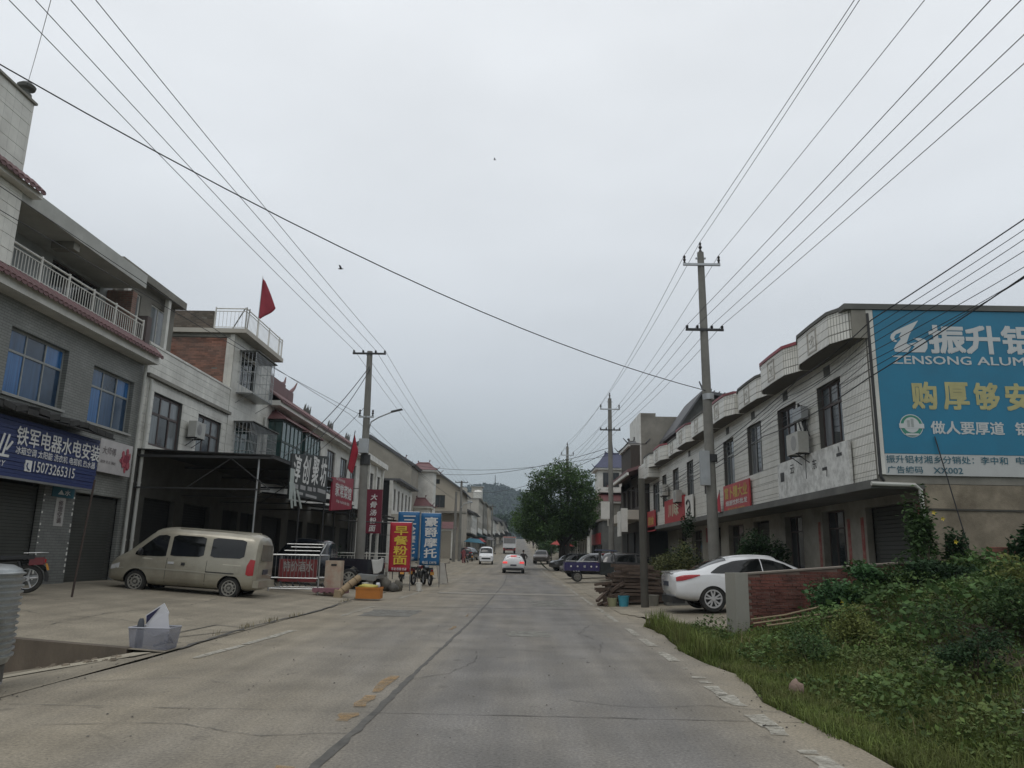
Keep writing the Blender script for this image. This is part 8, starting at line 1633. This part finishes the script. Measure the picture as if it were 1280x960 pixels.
for k, (x, y, z, lab) in enumerate(((-10.2, 125, 9.0, 'small rooftop shed on the nearest far left house'), (-10.5, 143, 8.8, 'small rooftop shed on the house with the pale blue awning'), (-10.0, 176, 13.6, 'rooftop shed on the grey far left house'))):
    zz = rz(y) + z - 1.5; t = thing('rooftop_shed', lab, 'shed', (x, y, zz)); MB().box(x - 1.2, x + 1.2, y - 1.5, y + 1.5, zz - 2, zz + 1.6).build('wall', cream, t); MB().box(x - 1.5, x + 1.5, y - 1.8, y + 1.8, zz + 1.61, zz + 1.75).build('roof', galv, t); MB().box(x + 1.201, x + 1.22, y - .5, y + .4, zz, zz + 1.3).build('window', glassd, t)
# more trees behind houses, so the backdrop is not bare
def far_tree(label, x, y, h, w_, seed, mt=dkb):
    z = rz(y); t = thing('tree', label, 'tree', (x, y, z)); m_ = MB(); m_.tube([(x, y, z), (x, y, z + h * .5)], .25, 7, .12); m_.build('trunk', bark, t); g = np.random.default_rng(seed); n = 5000; c = g.normal(size=(8, 3)) * np.array([w_ * .3, w_ * .3, h * .17]); idx = g.integers(0, 8, n); d = g.normal(size=(n, 3)); d /= np.linalg.norm(d, axis=1)[:, None]; P = c[idx] + d * (g.random(n) ** .5)[:, None] * np.array([w_ * .3, w_ * .3, h * .2]) + np.array([0, 0, h * .62]); V, F_ = leaves(P, .45, .5, .6, seed); mass('crown', mt, V, F_).parent = t
far_tree('bushy tree rising behind the parked cars beyond the big tree', 6.6, 112, 7, 6, 201, midg); far_tree('slim tree on the right half way up the rise', 7.6, 182, 8, 6, 202); far_tree('tree by the top of the rise on the right', 9, 285, 10, 9, 203, midg); far_tree('tree behind the last left house', -18, 300, 13, 10, 204)
# ================================================================== HILLS
def ridge(x): return .90 * float(np.interp(x, [-900, -420, -330, -250, -190, -156, -125, -100, -85, -52, -30, -8, 30, 80, 160, 300, 500, 900], [50, 62, 78, 98, 112, 119, 104, 92, 94, 101, 99, 92, 84, 76, 66, 60, 52, 40]))
xs = np.linspace(-900, 900, 301); ys = np.linspace(820, 1500, 121); g = np.random.default_rng(9); bumps = g.random((121, 301))
vs = []
for j, y in enumerate(ys):
    t = (y - 820) / 430; f = (math.sin(min(max(t, 0), 1) * math.pi / 2) ** 1.4) if t < 1 else math.cos((t - 1) * 1.2) ** 1
    for i, x in enumerate(xs): vs.append((x, y, 6 + f * (ridge(x) + 5 * math.sin(x * .021 + y * .013) * math.sin(y * .017)) + (4.5 * bumps[j, i] if f > .03 else 0)))
m_ = MB(); m_.add(vs, [(j * 301 + i, j * 301 + i + 1, (j + 1) * 301 + i + 1, (j + 1) * 301 + i) for j in range(120) for i in range(300)]); struct(m_.build('hills', mat('wooded_hill', (.028, .046, .024), .95, .4, .035, dirt=(.018, .03, .016), dirt_amt=.8, dscale=.02)))
n = 26000; g = np.random.default_rng(19); x = -420 + 840 * g.random(n); y = 840 + 470 * g.random(n); t = (y - 820) / 430; f = np.where(t < 1, np.sin(np.clip(t, 0, 1) * np.pi / 2) ** 1.4, np.cos((t - 1) * 1.2)); z = 6 + f * (np.vectorize(ridge)(x) + 5 * np.sin(x * .021 + y * .013) * np.sin(y * .017)) + 2
P = np.stack([x, y, z], 1); P = np.repeat(P, 7, 0) + g.normal(size=(n * 7, 3)) * np.array([3.0, 3.0, 2.6]) + np.array([0, 0, 2.5]); V, F_ = leaves(P, 4.2, .6, .8, 20); mass('hill_forest', leafmat('hill_forest_leaf', (.024, .044, .022), .15, .15, .4, .012), V, F_, kind='stuff', label='wooded slope of the far blue green hill', category='forest')
ms = thing('radio_mast', 'thin lattice radio mast on the hill skyline', 'mast', (-42, 1245, 104)); m_ = MB()
for dx, dy in ((-1, -1), (1, -1), (0, 1)): m_.tube([(-42 + dx * 1.6, 1245 + dy * 1.6, 100), (-42 + dx * .3, 1245 + dy * .3, 127)], .3, 4)
for q in range(5): zz = 104 + q * 4.5; w_ = 1.4 - q * .2; m_.tube([(-42 - w_, 1244, zz), (-42 + w_, 1244, zz + 4)], .2, 4)
m_.build('lattice', greyf, ms); MB().tube([(-43.5, 1245, 120), (-40.5, 1245, 120)], .3, 4).build('antenna_arm', greyf, ms)
# ================================================================== HAZE
hz = MB(); hz.box(-1600, 1600, -70, 1620, -2.2, 165); ho = hz.build('haze', mat('haze_air', (1, 1, 1))); ho['kind'] = 'stuff'; ho['label'] = 'pale thin haze over the whole scene'; ho['category'] = 'haze'
hm = ho.data.materials[0]; t = hm.node_tree; t.nodes.clear(); o = t.nodes.new('ShaderNodeOutputMaterial'); pv = t.nodes.new('ShaderNodeVolumePrincipled'); pv.inputs['Density'].default_value = .00030; pv.inputs['Color'].default_value = (.70, .82, .92, 1); pv.inputs['Anisotropy'].default_value = .1
t.links.new(pv.outputs[0], o.inputs['Volume'])
